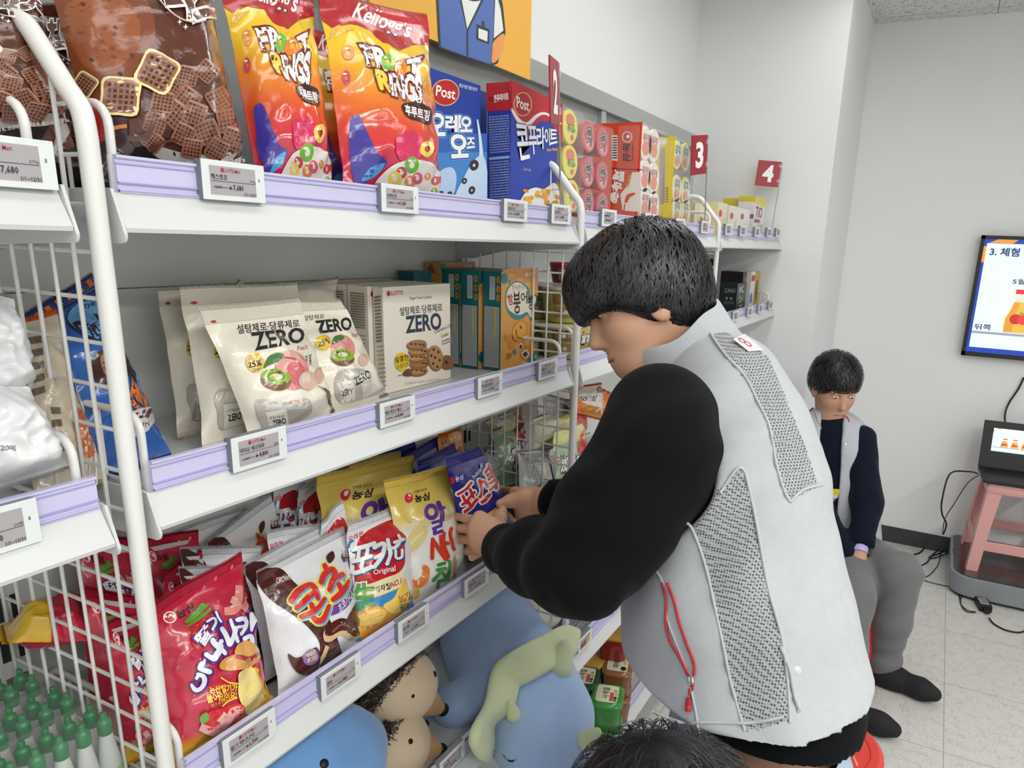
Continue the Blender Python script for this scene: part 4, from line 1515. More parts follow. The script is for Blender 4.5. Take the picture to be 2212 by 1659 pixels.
a.blob([(884, 1290), (895, 1268), (905, 1275), (900, 1292)], K('#c8a24c'))
al_art = a
make_bag('snack_bag', 'yellow topped white shrimp chip bag with purple, red and green letters, front one', 'snack bag', cs4, al_film, .034, al_art, 51, ref=ref4, seal=(.05, .03), sealc=K('#d8bb55'))
for tl, tr, br_, bl_, yt, yb, sd, lb in [
        ((679, 1030), (897, 985), 860, 715, .87, .82, 52, 'yellow shrimp chip bag behind and left of the front one'),
        ((750, 1003), (868, 976), 880, 765, .95, .91, 53, 'yellow shrimp chip bag at the back, only its top fold showing')]:
    make_bag('snack_bag', lb, 'snack bag', corners(tl, tr, br_, bl_, yt, yb, d3 + .004), al_film, .032, al_art, sd, sealc=K('#d8bb55'), wr=1.2, seal=(.05, .03))

# ---------------------------------------------------------------- third board: blue potato sticks
po_film = K('#23247f')
po_cs = [at(958, 990, y=.755), at(1042, 967, y=.762), at(1132, 1150, y=.722), at(1012, 1216, y=.722)]
ref5 = bag_patch(po_cs, .022, 61, seal=(.08, .03))
a = Art(ref5[0])
PKR = K('#c62832')
zz = (960, 960, 7.54)
OO = [([(218, 805), (432, 628)], 46), ([(295, 835), (345, 955)], 44), ([(410, 735), (465, 855)], 44), ([(288, 975), (485, 775)], 46), ([(375, 930), (425, 1010)], 50), ([(330, 1090), (518, 895)], 54),
      ([(566, 595), (570, 845)], 54), ([(578, 640), (640, 608), (692, 690)], 38), ([(608, 935), (722, 825)], 58),
      ([(658, 470), (705, 395)], 42), ([(692, 515), (765, 445)], 42), ([(712, 570), (790, 505)], 40), ([(722, 640), (825, 565)], 36), ([(702, 345), (845, 645)], 32), ([(738, 735), (838, 655), (828, 725)], 38)]
a.strokes(OO, WHITE, zz, out=[(26, WHITE)])
a.strokes(OO, PKR, zz)
a.text('PoStick!', [(1018, 1030), (1036, 1010), (1040, 1016), (1022, 1036)], K('#d8d8ea'), off=.02)
a.poly([(1034, 1004), (1040, 1000), (1041, 1010), (1036, 1012)], K('#9fa0c8'))
a.text('농심', [(981, 1030), (998, 1024), (999, 1036), (983, 1042)], K('#d8d8ea'), off=.02)
a.oval((974, 1038), 7, 8, K('#c62832'))
a.blob([(1010, 1130), (1050, 1110), (1078, 1094), (1110, 1120), (1128, 1152), (1075, 1185), (1014, 1212), (1004, 1165)], K('#dcab5a'))
a.text('바삭', [(1045, 1110), (1066, 1104), (1068, 1116), (1047, 1122)], K('#f0d848'), off=.03)
a.blob([(1072, 1098), (1082, 1090), (1094, 1110), (1110, 1130), (1118, 1140), (1100, 1146), (1085, 1130)], K('#2d4fa0'))
a.text('농심', [(968, 1010), (985, 1000), (988, 1010), (972, 1018)], K('#d8d8ea')) if False else None
po_art = a
make_bag('snack_bag', 'dark blue potato stick bag with red letters held by the man', 'snack bag', po_cs, po_film, .022, po_art, 61, ref=ref5, seal=(.08, .03))
for tl, tr, br_, bl_, yt, yb, sd, lb in [
        ((900, 995), (985, 958), 1040, 930, .84, .82, 62, 'dark blue potato stick bag behind the held one'),
        ((870, 985), (960, 940), 990, 890, .93, .90, 63, 'dark blue potato stick bag at the back left of the orange bag'),
        ((812, 985), (900, 942), 900, 800, .975, .94, 64, 'dark blue snack bag under the board, behind the yellow chip bags')]:
    make_bag('snack_bag', lb, 'snack bag', corners(tl, tr, br_, bl_, yt, yb, d3 + .004), po_film, .022, po_art if sd == 62 else None, sd, wr=1.2, seal=(.08, .03))
cso = corners((944, 940), (996, 927), 1030, 960, .93, .90, d3 + .004)
refo = bag_patch(cso, .02, 71, seal=(.03, .03))
a = Art(refo[0])
a.text('농심', [(952, 952), (965, 947), (966, 958), (953, 963)], BLACK, off=.03)
a.blob([(985, 980), (994, 965), (1001, 980), (995, 992)], K('#7a3d20'))
a.blob([(968, 940), (990, 932), (994, 950), (975, 960)], K('#e8a34a'))
make_bag('snack_bag', 'orange snack bag at the back beside the wire divider', 'snack bag', cso, K('#e07a1e'), .02, a, 71, ref=refo, seal=(.03, .03))
# ---------------------------------------------------------------- top board: cereal bags
def cereal_square(a, c, s, rot, col='#8d5b46', glow=None):
    r = math.radians(rot)
    M = np.array([[math.cos(r), -math.sin(r)], [math.sin(r), math.cos(r)]])
    q = lambda x, y: (M @ (np.array([x, y]) * s)) + np.array(c, float)
    if glow:
        a.blob([q(-.58, -.55), q(0, -.62), q(.58, -.55), q(.62, 0), q(.58, .58), q(0, .62), q(-.58, .58), q(-.62, 0)], K(glow), n=3)
    a.blob([q(-.5, -.48), q(0, -.54), q(.5, -.48), q(.54, 0), q(.5, .5), q(0, .54), q(-.5, .5), q(-.54, 0)], K(col), n=3)
    h = K('#3b211a')
    V, F = [], []
    for i in range(5):
        for j in range(5):
            x, y = -.40 + i * .185, -.40 + j * .185
            k = len(V)
            V += [q(x - .02, y), q(x + .09, y), q(x + .09, y + .11), q(x - .02, y + .11)]
            F.append((k, k + 1, k + 2, k + 3))
    a.L.append((a._c(V), F, h))
    a.L.append((a._c([q(-.5, -.5), q(.5, -.5), q(.5, -.44), q(-.5, -.44)]), [(0, 1, 2, 3)], K('#b98a72')))


csx = corners((70, -120), (440, -120), 548, 222, (.83, .81), (.748, .742), d1 + .004)
refx = bag_patch(csx, .045, 81, seal=(.05, .02), wr=1.4)
a = Art(refx[0])
a.blob([(100, 0), (180, -60), (280, -40), (330, 30), (330, 110), (290, 190), (210, 220), (150, 180), (110, 90)], K('#7d4226'))
a.blob([(140, 20), (220, -20), (290, 20), (300, 90), (250, 150), (180, 140)], K('#94532f'))
for q in ((150, 60), (200, 130), (250, 60), (285, 120), (180, 10), (260, 160)):
    a.oval(q, 6, 4, K('#5c2e1b'), 30)
a.blob([(215, 420), (190, 300), (240, 285), (300, 300), (360, 320), (420, 300), (520, 310), (560, 420)], K('#231816'))
a.blob([(190, 210), (225, 225), (235, 270), (230, 300), (195, 310), (185, 260)], K('#a52326'))
a.blob([(330, 150), (420, 130), (490, 170), (505, 250), (520, 320), (440, 345), (370, 330), (320, 280), (310, 215)], K('#4a281d'))
a.blob([(290, 290), (330, 310), (400, 330), (470, 332), (530, 322), (540, 345), (500, 356), (400, 352), (340, 340)], K('#b9b2ae'))
a.blob([(300, 288), (345, 308), (420, 324), (500, 322), (525, 310), (470, 318), (380, 306), (320, 285)], K('#3a2019'))
rg = random.Random(4)
for c, s, r in [((335, 265), 42, 20), ((372, 190), 44, 30), ((405, 215), 46, 35), ((405, 165), 40, 15), ((445, 155), 40, 40), ((380, 250), 50, 40), ((420, 245), 44, 20), ((470, 215), 44, 60),
                ((395, 290), 44, 25), ((445, 285), 46, 70), ((350, 222), 42, 10), ((490, 260), 46, 80), ((500, 300), 44, 20), ((412, 318), 40, 10), ((465, 320), 42, 30), ((330, 305), 36, 40)]:
    cereal_square(a, c, s, r)
cereal_square(a, (262, 210), 66, 4, '#93604a', '#e9dfa0')
cereal_square(a, (338, 158), 64, 28, '#93604a', '#e9dfa0')
cereal_square(a, (188, 185), 38, 35, '#93604a', '#e9dfa0')
a.line([(245, 290), (290, 300), (318, 290), (330, 268)], [10, 12, 12, 8], K('#5b3325'))
a.line([(322, 322), (345, 305), (380, 300)], [14, 8, 4], K('#5b3325'))
a.blob([(245, 262), (275, 258), (278, 300), (290, 320), (275, 335), (250, 325), (236, 330), (240, 300)], K('#3d1f28'))
a.poly([(245, 274), (275, 268), (276, 276), (246, 282)], K('#d58a3c'))
for s_ in ('첵', '스'):
    x = 340 if s_ == '첵' else 405
    a.text(s_, [(x, -70), (x + 62, -74), (x + 70, 40), (x + 10, 46)], K('#5a3023'), off=.03, out=[(.035, WHITE)])
a.line([(338, 0), (372, 34), (415, 52), (440, 46)], 3, K('#c9b7a6'))
for q in ((384, 50), (398, 62)):
    a.poly([(q[0] - 6, q[1]), (q[0], q[1] - 2), (q[0] + 6, q[1]), (q[0], q[1] + 2)], WHITE)
    a.poly([(q[0] - 2, q[1]), (q[0], q[1] - 7), (q[0] + 2, q[1]), (q[0], q[1] + 7)], WHITE)
a.text('23 %, 코코아분말 5.2 %, 롬소금 0.2 %', [(374, 346), (522, 340), (522, 350), (374, 356)], WHITE, off=.02)
cho_art = a
cho_film = film('#5b2f20', rough=.16)
make_bag('cereal_bag', 'big glossy brown chocolate cereal bag with waffle squares', 'cereal bag', csx, cho_film, .045, cho_art, 81, ref=refx, seal=(.05, .02), back=K('#33201b'))
for tl, tr, br_, bl_, yt, yb, sd, lb in [((-250, -60), (75, -40), (165, 330), (-160, 360), .83, .75, 82, 'brown cereal bag behind the divider wires at the left edge, front one'),
                                         ((-40, 0), (150, 20), (235, 415), (60, 420), .93, .86, 83, 'dark brown cereal bag behind the left divider, deeper in the bay')]:
    cc = [at(*tl, y=yt), at(*tr, y=yt), at(*br_, y=yb), at(*bl_, y=yb)]
    for q in (2, 3):
        cc[q][2] = max(cc[q][2], deck('A', 1) + .003)
    make_bag('cereal_bag', lb, 'cereal bag', cc, cho_film, .035, cho_art, sd, seal=(.05, .02), back=K('#33201b'))

fr_film = grad_film([(0.0, '#b01f4e'), (.2, '#c8234a'), (.36, '#d8442c'), (.52, '#e9852a'), (.66, '#efc22c'), (1.0, '#efd02c')], rough=.16, name='fruit_ring_film')
csf = corners((684, -14), (925, 32), 957, 744, (.81, .80), (.748, .745), d1 + .004)
reff = bag_patch(csf, .042, 91, seal=(.04, .02), wr=1.6)
a = Art(reff[0])
FRED = K('#b21f29')
a.poly([(676, -30), (690, 40), (715, 60), (760, 52), (800, 66), (828, 92), (862, 110), (890, 98), (932, 96), (930, 20), (684, -30)], FRED)
a.text("Kellogg's", [(768, 2), (890, 48), (884, 94), (758, 48)], WHITE, off=.02, shear=.3, out=[(.02, K('#8a1820'))])
a.text('좋은 것만 드려요~', [(893, 62), (926, 72), (926, 79), (893, 69)], WHITE)
a.line([(712, 85), (722, 65), (735, 55)], [3, 9, 3], K('#dcb25a'))
a.line([(722, 82), (740, 68), (765, 62)], [3, 8, 2], K('#dcb25a'))
DRED = K('#6e1a1e')
for body, q, c in (('FR', [(778, 100), (832, 108), (836, 152), (792, 140)], WHITE), ('T', [(880, 132), (908, 126), (900, 166), (884, 164)], WHITE), ('R', [(812, 152), (838, 158), (846, 200), (822, 192)], K('#f2d23a')), ('INGS', [(840, 160), (908, 166), (910, 222), (846, 204)], WHITE)):
    a.text(body, q, c, off=.05, out=[(.07, DRED)])


def ring(a, c, r, col, rot=0, sq=1.0):
    a.oval(c, r * sq, r, K(col), rot, hole=.38)
    a.oval((c[0] - r * .2, c[1] - r * .5), r * .3, r * .15, K('#f3ead0'), rot)


ring(a, (838, 134), 18, '#6db53c', 0, .8)
ring(a, (864, 146), 17, '#e77b35', 0, .8)
ring(a, (752, 114), 16, '#e8914a', 0, .85)
ring(a, (748, 168), 15, '#c8476a', 0, .6)
a.blob([(868, 226), (900, 222), (930, 236), (928, 268), (905, 262), (878, 252)], K('#2a1618'))
a.text('후루트링', [(872, 226), (926, 240), (924, 262), (876, 248)], WHITE, off=.03, out=[(.04, DRED)])
a.blob([(756, 262), (775, 250), (790, 280), (815, 330), (835, 352), (800, 385), (768, 398), (756, 340)], K('#42379a'))
a.blob([(780, 392), (800, 362), (830, 352), (812, 378)], K('#4fa3d6'))
a.blob([(855, 300), (890, 285), (915, 310), (900, 345), (862, 345)], K('#d02a5c'))
a.blob([(806, 400), (830, 370), (862, 350), (905, 345), (940, 360), (950, 420), (880, 425), (820, 420)], K('#e9e5dc'))
for c, r, col in (((921, 322), 17, '#efcf4a'), ((888, 356), 18, '#6db53c'), ((866, 372), 13, '#d2454f'), ((852, 386), 17, '#ecd25a'), ((884, 392), 14, '#e58a4c'), ((900, 384), 13, '#d85a78'), ((922, 380), 8, '#e8914a'), ((938, 390), 10, '#d2454f'), ((936, 412), 8, '#8bbf4a')):
    ring(a, c, r, col, 10, .85)
fr_art = a
FL = 'fruit ring cereal bag, red top and yellow middle, '
make_bag('cereal_bag', FL + 'front one beside the blue box', 'cereal bag', csf, fr_film, .042, fr_art, 91, ref=reff, seal=(.04, .02), sealc=FRED, back=K('#c4242c'))
make_bag('cereal_bag', FL + 'behind the brown bag\'s right edge', 'cereal bag', corners((470, -45), (674, -38), 724, 560, (.845, .83), (.77, .765), d1 + .004), fr_film, .038, fr_art, 92, seal=(.04, .02), sealc=FRED, wr=1.5, back=K('#c4242c'))
make_bag('cereal_bag', FL + 'deep between the other two', 'cereal bag', corners((640, 62), (790, 95), 850, 690, (.93, .92), (.87, .86), d1 + .004), fr_film, .03, fr_art, 93, seal=(.04, .02), sealc=FRED, back=K('#c4242c'))


# ---------------------------------------------------------------- cartons
def carton(name, label, x0, x1, y0, y1, z0, z1, col, side=None, top=None, fa=None, sa=None, group=None, cat='box', yaw=0.0, flap=True):
    """a printed carton; fa / sa add the artwork of the front and of the left side"""
    g = G()
    c, s = math.cos(yaw), math.sin(yaw)
    def W(x, y, z):
        dx, dy = x - x0, y - y0
        return np.array([x0 + c * dx - s * dy, y0 + s * dx + c * dy, z])
    P = [W(x, y, z) for z in (z0, z1) for (x, y) in ((x0, y0), (x1, y0), (x1, y1), (x0, y1))]
    side, top = side or col, top or side or col
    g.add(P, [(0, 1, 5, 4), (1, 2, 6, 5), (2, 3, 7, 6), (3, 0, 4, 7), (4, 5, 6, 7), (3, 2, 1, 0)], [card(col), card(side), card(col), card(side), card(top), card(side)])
    if flap:
        g.add([W(x0, (y0 + y1) / 2 - .0005, z1 + .0004), W(x1, (y0 + y1) / 2 - .0005, z1 + .0004), W(x1, (y0 + y1) / 2 + .0005, z1 + .0004), W(x0, (y0 + y1) / 2 + .0005, z1 + .0004)], [(0, 1, 2, 3)], card('#6d6558'))
    pf = flat_patch(P[4], P[5], P[1], P[0])
    ps = flat_patch(P[7], P[4], P[0], P[3])
    if fa:
        a = fa if isinstance(fa, Art) else Art(pf)
        if not isinstance(fa, Art):
            fa(a)
        a.onto(g, pf, lift=.0003)
    if sa:
        b = sa if isinstance(sa, Art) else Art(ps)
        if not isinstance(sa, Art):
            sa(b)
        b.onto(g, ps, lift=.0003)
    o = g.build(name, fixn=False)
    return tag(o, label, cat, group)


def bx(tl, tr, y, bl=None, z0=None, sidetop=None, dep=None):
    """carton extents from the pixels of its front's upper corners on the plane y"""
    p, q = at(*tl, y=y), at(*tr, y=y)
    y1 = at(*sidetop, x=p[0])[1] if sidetop else y + dep
    return p[0], q[0], y, y1, z0, (p[2] + q[2]) / 2


KC = card


def oreo_front(a):
    a.poly([(915, 290), (1060, 290), (1060, 450), (915, 450)], KC('#2f62b8'))
    a.poly([(915, 330), (1060, 330), (1060, 450), (915, 450)], KC('#3f85cc'))
    a.oval((962, 200), 30, 29, KC('#e6c07a'))
    a.oval((962, 200), 28, 27, KC('#bb2327'))
    a.text('Post', [(943, 184), (984, 193), (982, 215), (941, 206)], KC('#f3f1ee'), off=.02)
    a.text('좋은아침! 좋은생각!', [(992, 180), (1031, 190), (1030, 198), (991, 188)], KC('#dfe6f3'), off=.01)
    w_, b_, l_ = KC('#f0f2f6'), KC('#1c3b92'), KC('#6fb2e0')
    for body, q in (('오', [(924, 246), (962, 246), (960, 292), (926, 292)]), ('레', [(963, 248), (994, 250), (994, 286), (962, 284)]), ('오', [(994, 252), (1018, 254), (1018, 284), (994, 284)]), ('오', [(968, 292), (1008, 292), (1010, 338), (976, 340)]), ('즈', [(1008, 298), (1024, 298), (1024, 318), (1008, 320)])):
        a.text(body, q, w_, off=.04, out=[(.04, b_), (.065, l_)])
    a.line([(1030, 258), (1036, 300), (1038, 340), (1030, 372)], [3, 6, 9, 14], KC('#d5e6f6'))
    a.blob([(985, 430), (1000, 385), (1020, 350), (1040, 335), (1050, 360), (1052, 430)], KC('#c4dcf2'))
    a.blob([(935, 405), (950, 370), (975, 362), (985, 385), (975, 425), (945, 425)], KC('#b9cdee'))
    for c, r in (((1023, 357), 12), ((1002, 391), 7), ((1018, 411), 9), ((970, 420), 7), ((952, 418), 6)):
        a.oval(c, r * .8, r, KC('#3a2320'), 20, hole=.3)


e = bx((926, 153), (1038, 178), .80, z0=d1 + .002, dep=.075)
carton('cereal_box', 'blue cereal box with red oval logo and milk splash, beside fruit ring bag', *e, '#20409c', '#1d3a90', fa=oreo_front, cat='cereal box')
e2 = bx((1012, 190), (1052, 196), .885, z0=d1 + .002, dep=.06)
carton('cereal_box', 'dark blue cereal box mostly hidden between the two front boxes', *e2, '#1d3a8c', '#1a3480', cat='cereal box')


def corn_front(a):
    a.poly([(1100, 170), (1215, 225), (1215, 310), (1190, 262), (1165, 262), (1145, 285), (1125, 285), (1104, 240)], KC('#bd2330'))
    a.line([(1104, 234), (1122, 262), (1140, 268), (1160, 250), (1180, 246), (1212, 268)], [4, 9, 9, 7, 5, 4], KC('#efe9ea'))
    a.oval((1129, 225), 20, 26, KC('#e6c07a'))
    a.oval((1129, 225), 18, 24, KC('#b81f26'))
    a.text('Post', [(1116, 208), (1142, 218), (1142, 240), (1116, 232)], KC('#f3f1ee'), off=.02)
    w_, b_ = KC('#f2f2f4'), KC('#20307e')
    for body, q in (('콘', [(1112, 268), (1139, 272), (1146, 340), (1122, 346)]), ('푸', [(1139, 272), (1158, 274), (1162, 330), (1144, 334)]), ('라', [(1158, 274), (1176, 276), (1176, 320), (1160, 324)]), ('이', [(1176, 276), (1187, 278), (1187, 314), (1177, 317)]), ('트', [(1187, 279), (1203, 281), (1203, 308), (1188, 312)])):
        a.text(body, q, w_, off=.02, out=[(.025, b_)])
    a.text('Corn Flight', [(1180, 320), (1203, 320), (1203, 327), (1180, 329)], KC('#eec43c'), off=.02)
    a.text('옥수수 66%', [(1130, 362), (1146, 364), (1146, 370), (1130, 370)], KC('#eec43c'))
    a.blob([(1120, 440), (1135, 415), (1155, 405), (1175, 408), (1195, 395), (1206, 410), (1206, 450), (1120, 450)], KC('#f1eee8'))
    rg = random.Random(3)
    for i in range(26):
        c = (rg.uniform(1130, 1204), rg.uniform(412, 440))
        a.oval(c, rg.uniform(4, 7), rg.uniform(3, 6), KC(['#e6a62e', '#d99325', '#efb948'][i % 3]), rg.uniform(0, 90), n=9)


def corn_side(a):
    a.poly([(1050, 180), (1106, 176), (1106, 238), (1052, 240)], KC('#bb2430'))
    a.oval((1060, 214), 5, 6, KC('#8e1a22'))
    a.text('콘푸라이트', [(1067, 206), (1098, 200), (1099, 215), (1068, 221)], KC('#f2f0ee'), off=.04)
    a.rows([(1056, 252), (1100, 248), (1102, 330), (1058, 334)], 15, KC('#8d9ad0'), seed=5)
    a.poly([(1057, 340), (1101, 336), (1101, 342), (1057, 346)], KC('#9db6e4'))
    a.rows([(1058, 350), (1101, 346), (1102, 450), (1059, 454)], 18, KC('#8d9ad0'), seed=6)


e = bx((1105, 181), (1207, 232), .775, z0=d1 + .002, sidetop=(1053, 189))
CORN = e
carton('cereal_box', 'blue and red cereal box with white letters at the second divider', *e, '#2740a6', '#2a3fa0', '#7e2426', fa=corn_front, sa=corn_side, cat='cereal box')


# ---------------------------------------------------------------- second board: cookie and fish cake boxes
def zero_front(a):
    a.oval((839, 634), 4, 6, KC('#b02a35'))
    a.text('LOTTE', [(845, 629), (870, 628), (870, 636), (845, 638)], KC('#b02a35'), off=.02)
    a.text('Sugar Free Cookie', [(885, 641), (932, 638), (932, 646), (885, 649)], KC('#3a3a3a'))
    a.text('설탕제로·당류제로', [(862, 664), (954, 655), (956, 672), (864, 682)], KC('#2f3034'), off=.01)
    a.text('ZERO', [(877, 684), (951, 676), (953, 710), (878, 719)], KC('#22324a'), off=.03)
    a.text('Chocolate Chip', [(938, 712), (976, 698), (977, 707), (939, 724)], KC('#4a3526'), shear=.3)
    a.text('Cookie', [(952, 722), (968, 716), (969, 724), (953, 730)], KC('#4a3526'), shear=.3)
    a.rows([(954, 736), (976, 728), (977, 740), (955, 748)], 2, KC('#9a8f84'), seed=8)
    ck = ['#b98a5c', '#a9794b', '#c0935f']
    for i, (x, y) in enumerate([(902, 802), (905, 786), (901, 773), (903, 759), (899, 746)]):
        a.oval((x, y), 22, 12, KC('#8f653f'), -6)
        a.oval((x, y - 3), 21, 9, KC(ck[i % 3]), -6)
        for d in (-12, -3, 7, 14):
            a.oval((x + d, y - 2 + (d % 3) - 1), 3, 2.4, KC('#4a2d20'), n=8)
    a.oval((939, 774), 17, 28, KC('#8f653f'), -6)
    a.oval((940, 773), 15, 26, KC('#b98a5c'), -6)
    for x, y in ((935, 755), (945, 760), (938, 772), (948, 778), (934, 785), (943, 792), (930, 768)):
        a.oval((x, y), 2.6, 3.4, KC('#4a2d20'), n=8)
    a.blob([(954, 782), (958, 768), (972, 770), (978, 790), (968, 798), (955, 796)], KC('#8a5f3d'))
    a.oval((962, 782), 4, 4, KC('#4a2d20'))
    a.blob([(868, 806), (880, 796), (888, 806), (886, 812), (872, 812)], KC('#6b4a35'))
    a.oval((866, 781), 15, 20, KC('#ecc534'))
    a.text('달콤한', [(852, 772), (879, 764), (880, 777), (853, 784)], KC('#33270f'), off=.02)
    a.text('초콜릿칩', [(855, 788), (880, 780), (880, 790), (856, 797)], KC('#33270f'))
    a.text('제로 초콜릿칩 쿠키 168 g(792 kcal) 우유함유 초콜릿칩 2 %', [(873, 826), (954, 816), (954, 820), (873, 832)], KC('#8a7d72'))
    a.rows([(858, 810), (866, 809), (866, 812), (858, 813)], 1, KC('#444444'), seed=3)


def zero_side(a):
    pass


yb = at(845, 849, z=d2)[1]
e = bx((826, 621), (972, 612), yb, z0=d2 + .001, sidetop=(805, 622))


def zs(a):
    a.rows([(808, 640), (822, 638), (826, 740), (812, 742)], 14, KC('#8c8478'), seed=2, fill=.7)
    a.rows([(813, 748), (828, 746), (838, 840), (822, 842)], 10, KC('#b8b0a2'), seed=3, fill=.3)


carton('cookie_box', 'cream cookie box with cookies and dark ZERO lettering, front one', *e, '#f0e8d8', '#ebe2d0', fa=zero_front, sa=zs, cat='cookie box')
ex_ = e


def zs2(a):
    a.rows([(.25, .95), (.8, .95), (.8, .05), (.25, .05)], 24, KC('#a49b8d'), seed=4, fill=.6)


yp_ = ex_[3]
cw, cdp = ex_[1] - ex_[0], max(ex_[3] - ex_[2], .045)
for i, (xp, lb) in enumerate([(793, 'cream cookie box directly behind the front cookie box'), (748, 'cream cookie box behind the candy bag, rearmost cookie box')]):
    y0_ = yp_ + .003
    x0_ = at(xp, 622, y=y0_)[0]
    yp_ = y0_ + cdp
    sa = Art()
    sa.rows([(.15, .94), (.85, .94), (.85, .60), (.15, .60)], 14, KC('#8c8478'), seed=4 + i, fill=.7)
    sa.rows([(.15, .55), (.85, .55), (.85, .05), (.15, .05)], 14, KC('#b8b0a2'), seed=14 + i, fill=.4)
    fa_ = Art()
    fa_.oval((.06, .93), .02, .025, KC('#b02a35'))
    fa_.text('LOTTE', [(.09, .945), (.3, .945), (.3, .915), (.09, .915)], KC('#b02a35'), off=.02)
    carton('cookie_box', lb, x0_, x0_ + cw, y0_, yp_, d2 + .001, ex_[5], '#f0e8d8', '#ebe2d0', fa=fa_, sa=sa, cat='cookie box')


def fish_front(a):
    OR = '#dfa048'
    a.poly([(1083, 582), (1162, 578), (1162, 640), (1130, 610), (1100, 600)], KC('#d3934a'))
    for q in ((1105, 596), (1122, 604), (1138, 616), (1150, 632)):
        a.oval(q, 9, 6, KC('#dca95f'), n=12)
    T_ = KC('#2a8790')
    a.oval((1089, 602), 7, 12, T_)
    a.oval((1100, 609), 2.6, 4, T_)
    a.text('오리온', [(1142, 588), (1156, 587), (1156, 594), (1142, 596)], KC('#f0e6d4'), off=.02)
    a.oval((1137, 593), 2.4, 4, KC('#f0e6d4'))
    a.blob([(1091, 650), (1096, 622), (1116, 607), (1140, 620), (1146, 645), (1157, 640), (1158, 655), (1152, 668), (1152, 690), (1146, 692), (1140, 680), (1128, 688), (1112, 690), (1098, 676)], T_)
    a.blob([(1093, 648), (1098, 624), (1116, 610), (1136, 622), (1142, 648), (1156, 640), (1156, 652), (1148, 668), (1150, 684), (1144, 684), (1138, 674), (1124, 680), (1112, 678), (1098, 668)], KC('#ece4cf'))
    a.text('쫀득쫀득', [(1105, 616), (1132, 616), (1132, 626), (1106, 628)], KC('#4a3526'))
    a.text('참', [(1094, 638), (1106, 634), (1108, 656), (1099, 660)], KC('#b8342e'), off=.03)
    a.text('붕', [(1107, 632), (1123, 630), (1124, 676), (1110, 678)], KC('#3c2a1e'), off=.02)
    a.text('어', [(1124, 632), (1138, 630), (1138, 656), (1125, 654)], KC('#3c2a1e'), off=.02)
    a.text('빵', [(1139, 640), (1151, 638), (1152, 668), (1141, 668)], KC('#3c2a1e'), off=.02)
    FI, FD = KC('#d98a22'), KC('#e6a838')
    a.blob([(1090, 722), (1104, 724), (1110, 702), (1126, 690), (1138, 700), (1138, 720), (1128, 738), (1114, 744), (1106, 754), (1098, 752), (1098, 738), (1090, 732)], FI)
    a.blob([(1106, 722), (1112, 704), (1126, 694), (1136, 704), (1134, 718), (1122, 730)], FD)
    a.line([(1114, 712), (1116, 726), (1126, 732)], 2, KC('#5a3a1c'))
    a.line([(1106, 724), (1108, 734), (1116, 738)], 2, KC('#5a3a1c'))
    a.oval((1124, 707), 2, 3.4, KC('#3c2414'))
    a.poly([(1162, 724), (1162, 790), (1112, 800), (1135, 785), (1150, 755)], T_)
    a.blob([(1124, 765), (1136, 748), (1156, 742), (1158, 752), (1146, 770), (1132, 775)], FI)
    a.blob([(1125, 766), (1134, 754), (1142, 764), (1136, 774)], KC('#f1e3c8'))
    a.blob([(1128, 766), (1134, 759), (1139, 765), (1134, 771)], KC('#4a2a1c'))
    a.oval((1124, 748), 4, 7, KC('#f1ece0'))
    a.oval((1124, 749), 3, 5, KC('#3c2420'))
    a.oval((1111, 760), 3.4, 6, T_)
    a.text('찹쌀로', [(1092, 765), (1104, 760), (1105, 772), (1093, 777)], KC('#4a3526'))
    for q in ((1156, 770), (1149, 782)):
        a.oval(q, 2.6, 4, KC('#e9c53c'))


def fish_side():
    a = Art()
    T_ = KC('#17646c')
    a.poly([(0, .66), (1, .66), (1, 1), (0, 1)], KC('#1b6f76'))
    a.poly([(.36, .72), (.66, .72), (.66, .95), (.36, .95)], KC('#cfd2d0'))
    a.rows([(.4, .94), (.62, .94), (.62, .73), (.4, .73)], 9, KC('#9aa0a0'), seed=3, fill=.5)
    for z in (.92, .83, .74):
        a.oval((.84, z), .10, .034, KC('#d98a22'))
        a.oval((.84, z), .03, .02, KC('#7c4a16'))
    a.poly([(.08, .03), (.92, .03), (.92, .65), (.08, .65)], KC('#bcbebd'))
    a.rows([(.1, .64), (.9, .64), (.9, .04), (.1, .04)], 58, KC('#7f8483'), seed=5, fill=.55)
    a.poly([(.66, .35), (.74, .35), (.74, .65), (.66, .65)], KC('#cdbf5c'))
    return a


fs = fish_side()
yb = at(1086, 801, z=d2)[1]
e = bx((1083, 588), (1157, 584), yb, z0=d2 + .001, sidetop=(1044, 589))
carton('cake_box', 'orange box with a fish shaped cake, teal side, at the divider', *e, '#dba04e', '#17646c', '#17555c', fa=fish_front, sa=fs, cat='cake box')
FE = e
yp_ = FE[3]
fdp, fw = FE[3] - FE[2], FE[1] - FE[0]
for i, (px_, lb) in enumerate([(1034, 'teal sided cake box right behind the front fish cake box'), (993, 'teal sided cake box third in the row, touching the front cookie box')]):
    y0_ = yp_ + .003
    x = at(px_, 588, y=y0_)[0]
    yp_ = y0_ + fdp
    fa_ = Art()
    fa_.poly([(0, .86), (.2, .9), (.2, 1), (0, 1)], KC('#17646c'), uv=True)
    fa_.oval((.1, .12), .1, .06, KC('#17646c'))
    carton('cake_box', lb, x, x + fw, y0_, yp_, d2 + .001, FE[5], '#d3994a', '#17646c', '#17555c', fa=fa_, sa=fs, cat='cake box')
YREAR = min(max(yp_ + .004, .93), .955)
p, q = at(950, 567, y=YREAR), at(1025, 565, y=YREAR)


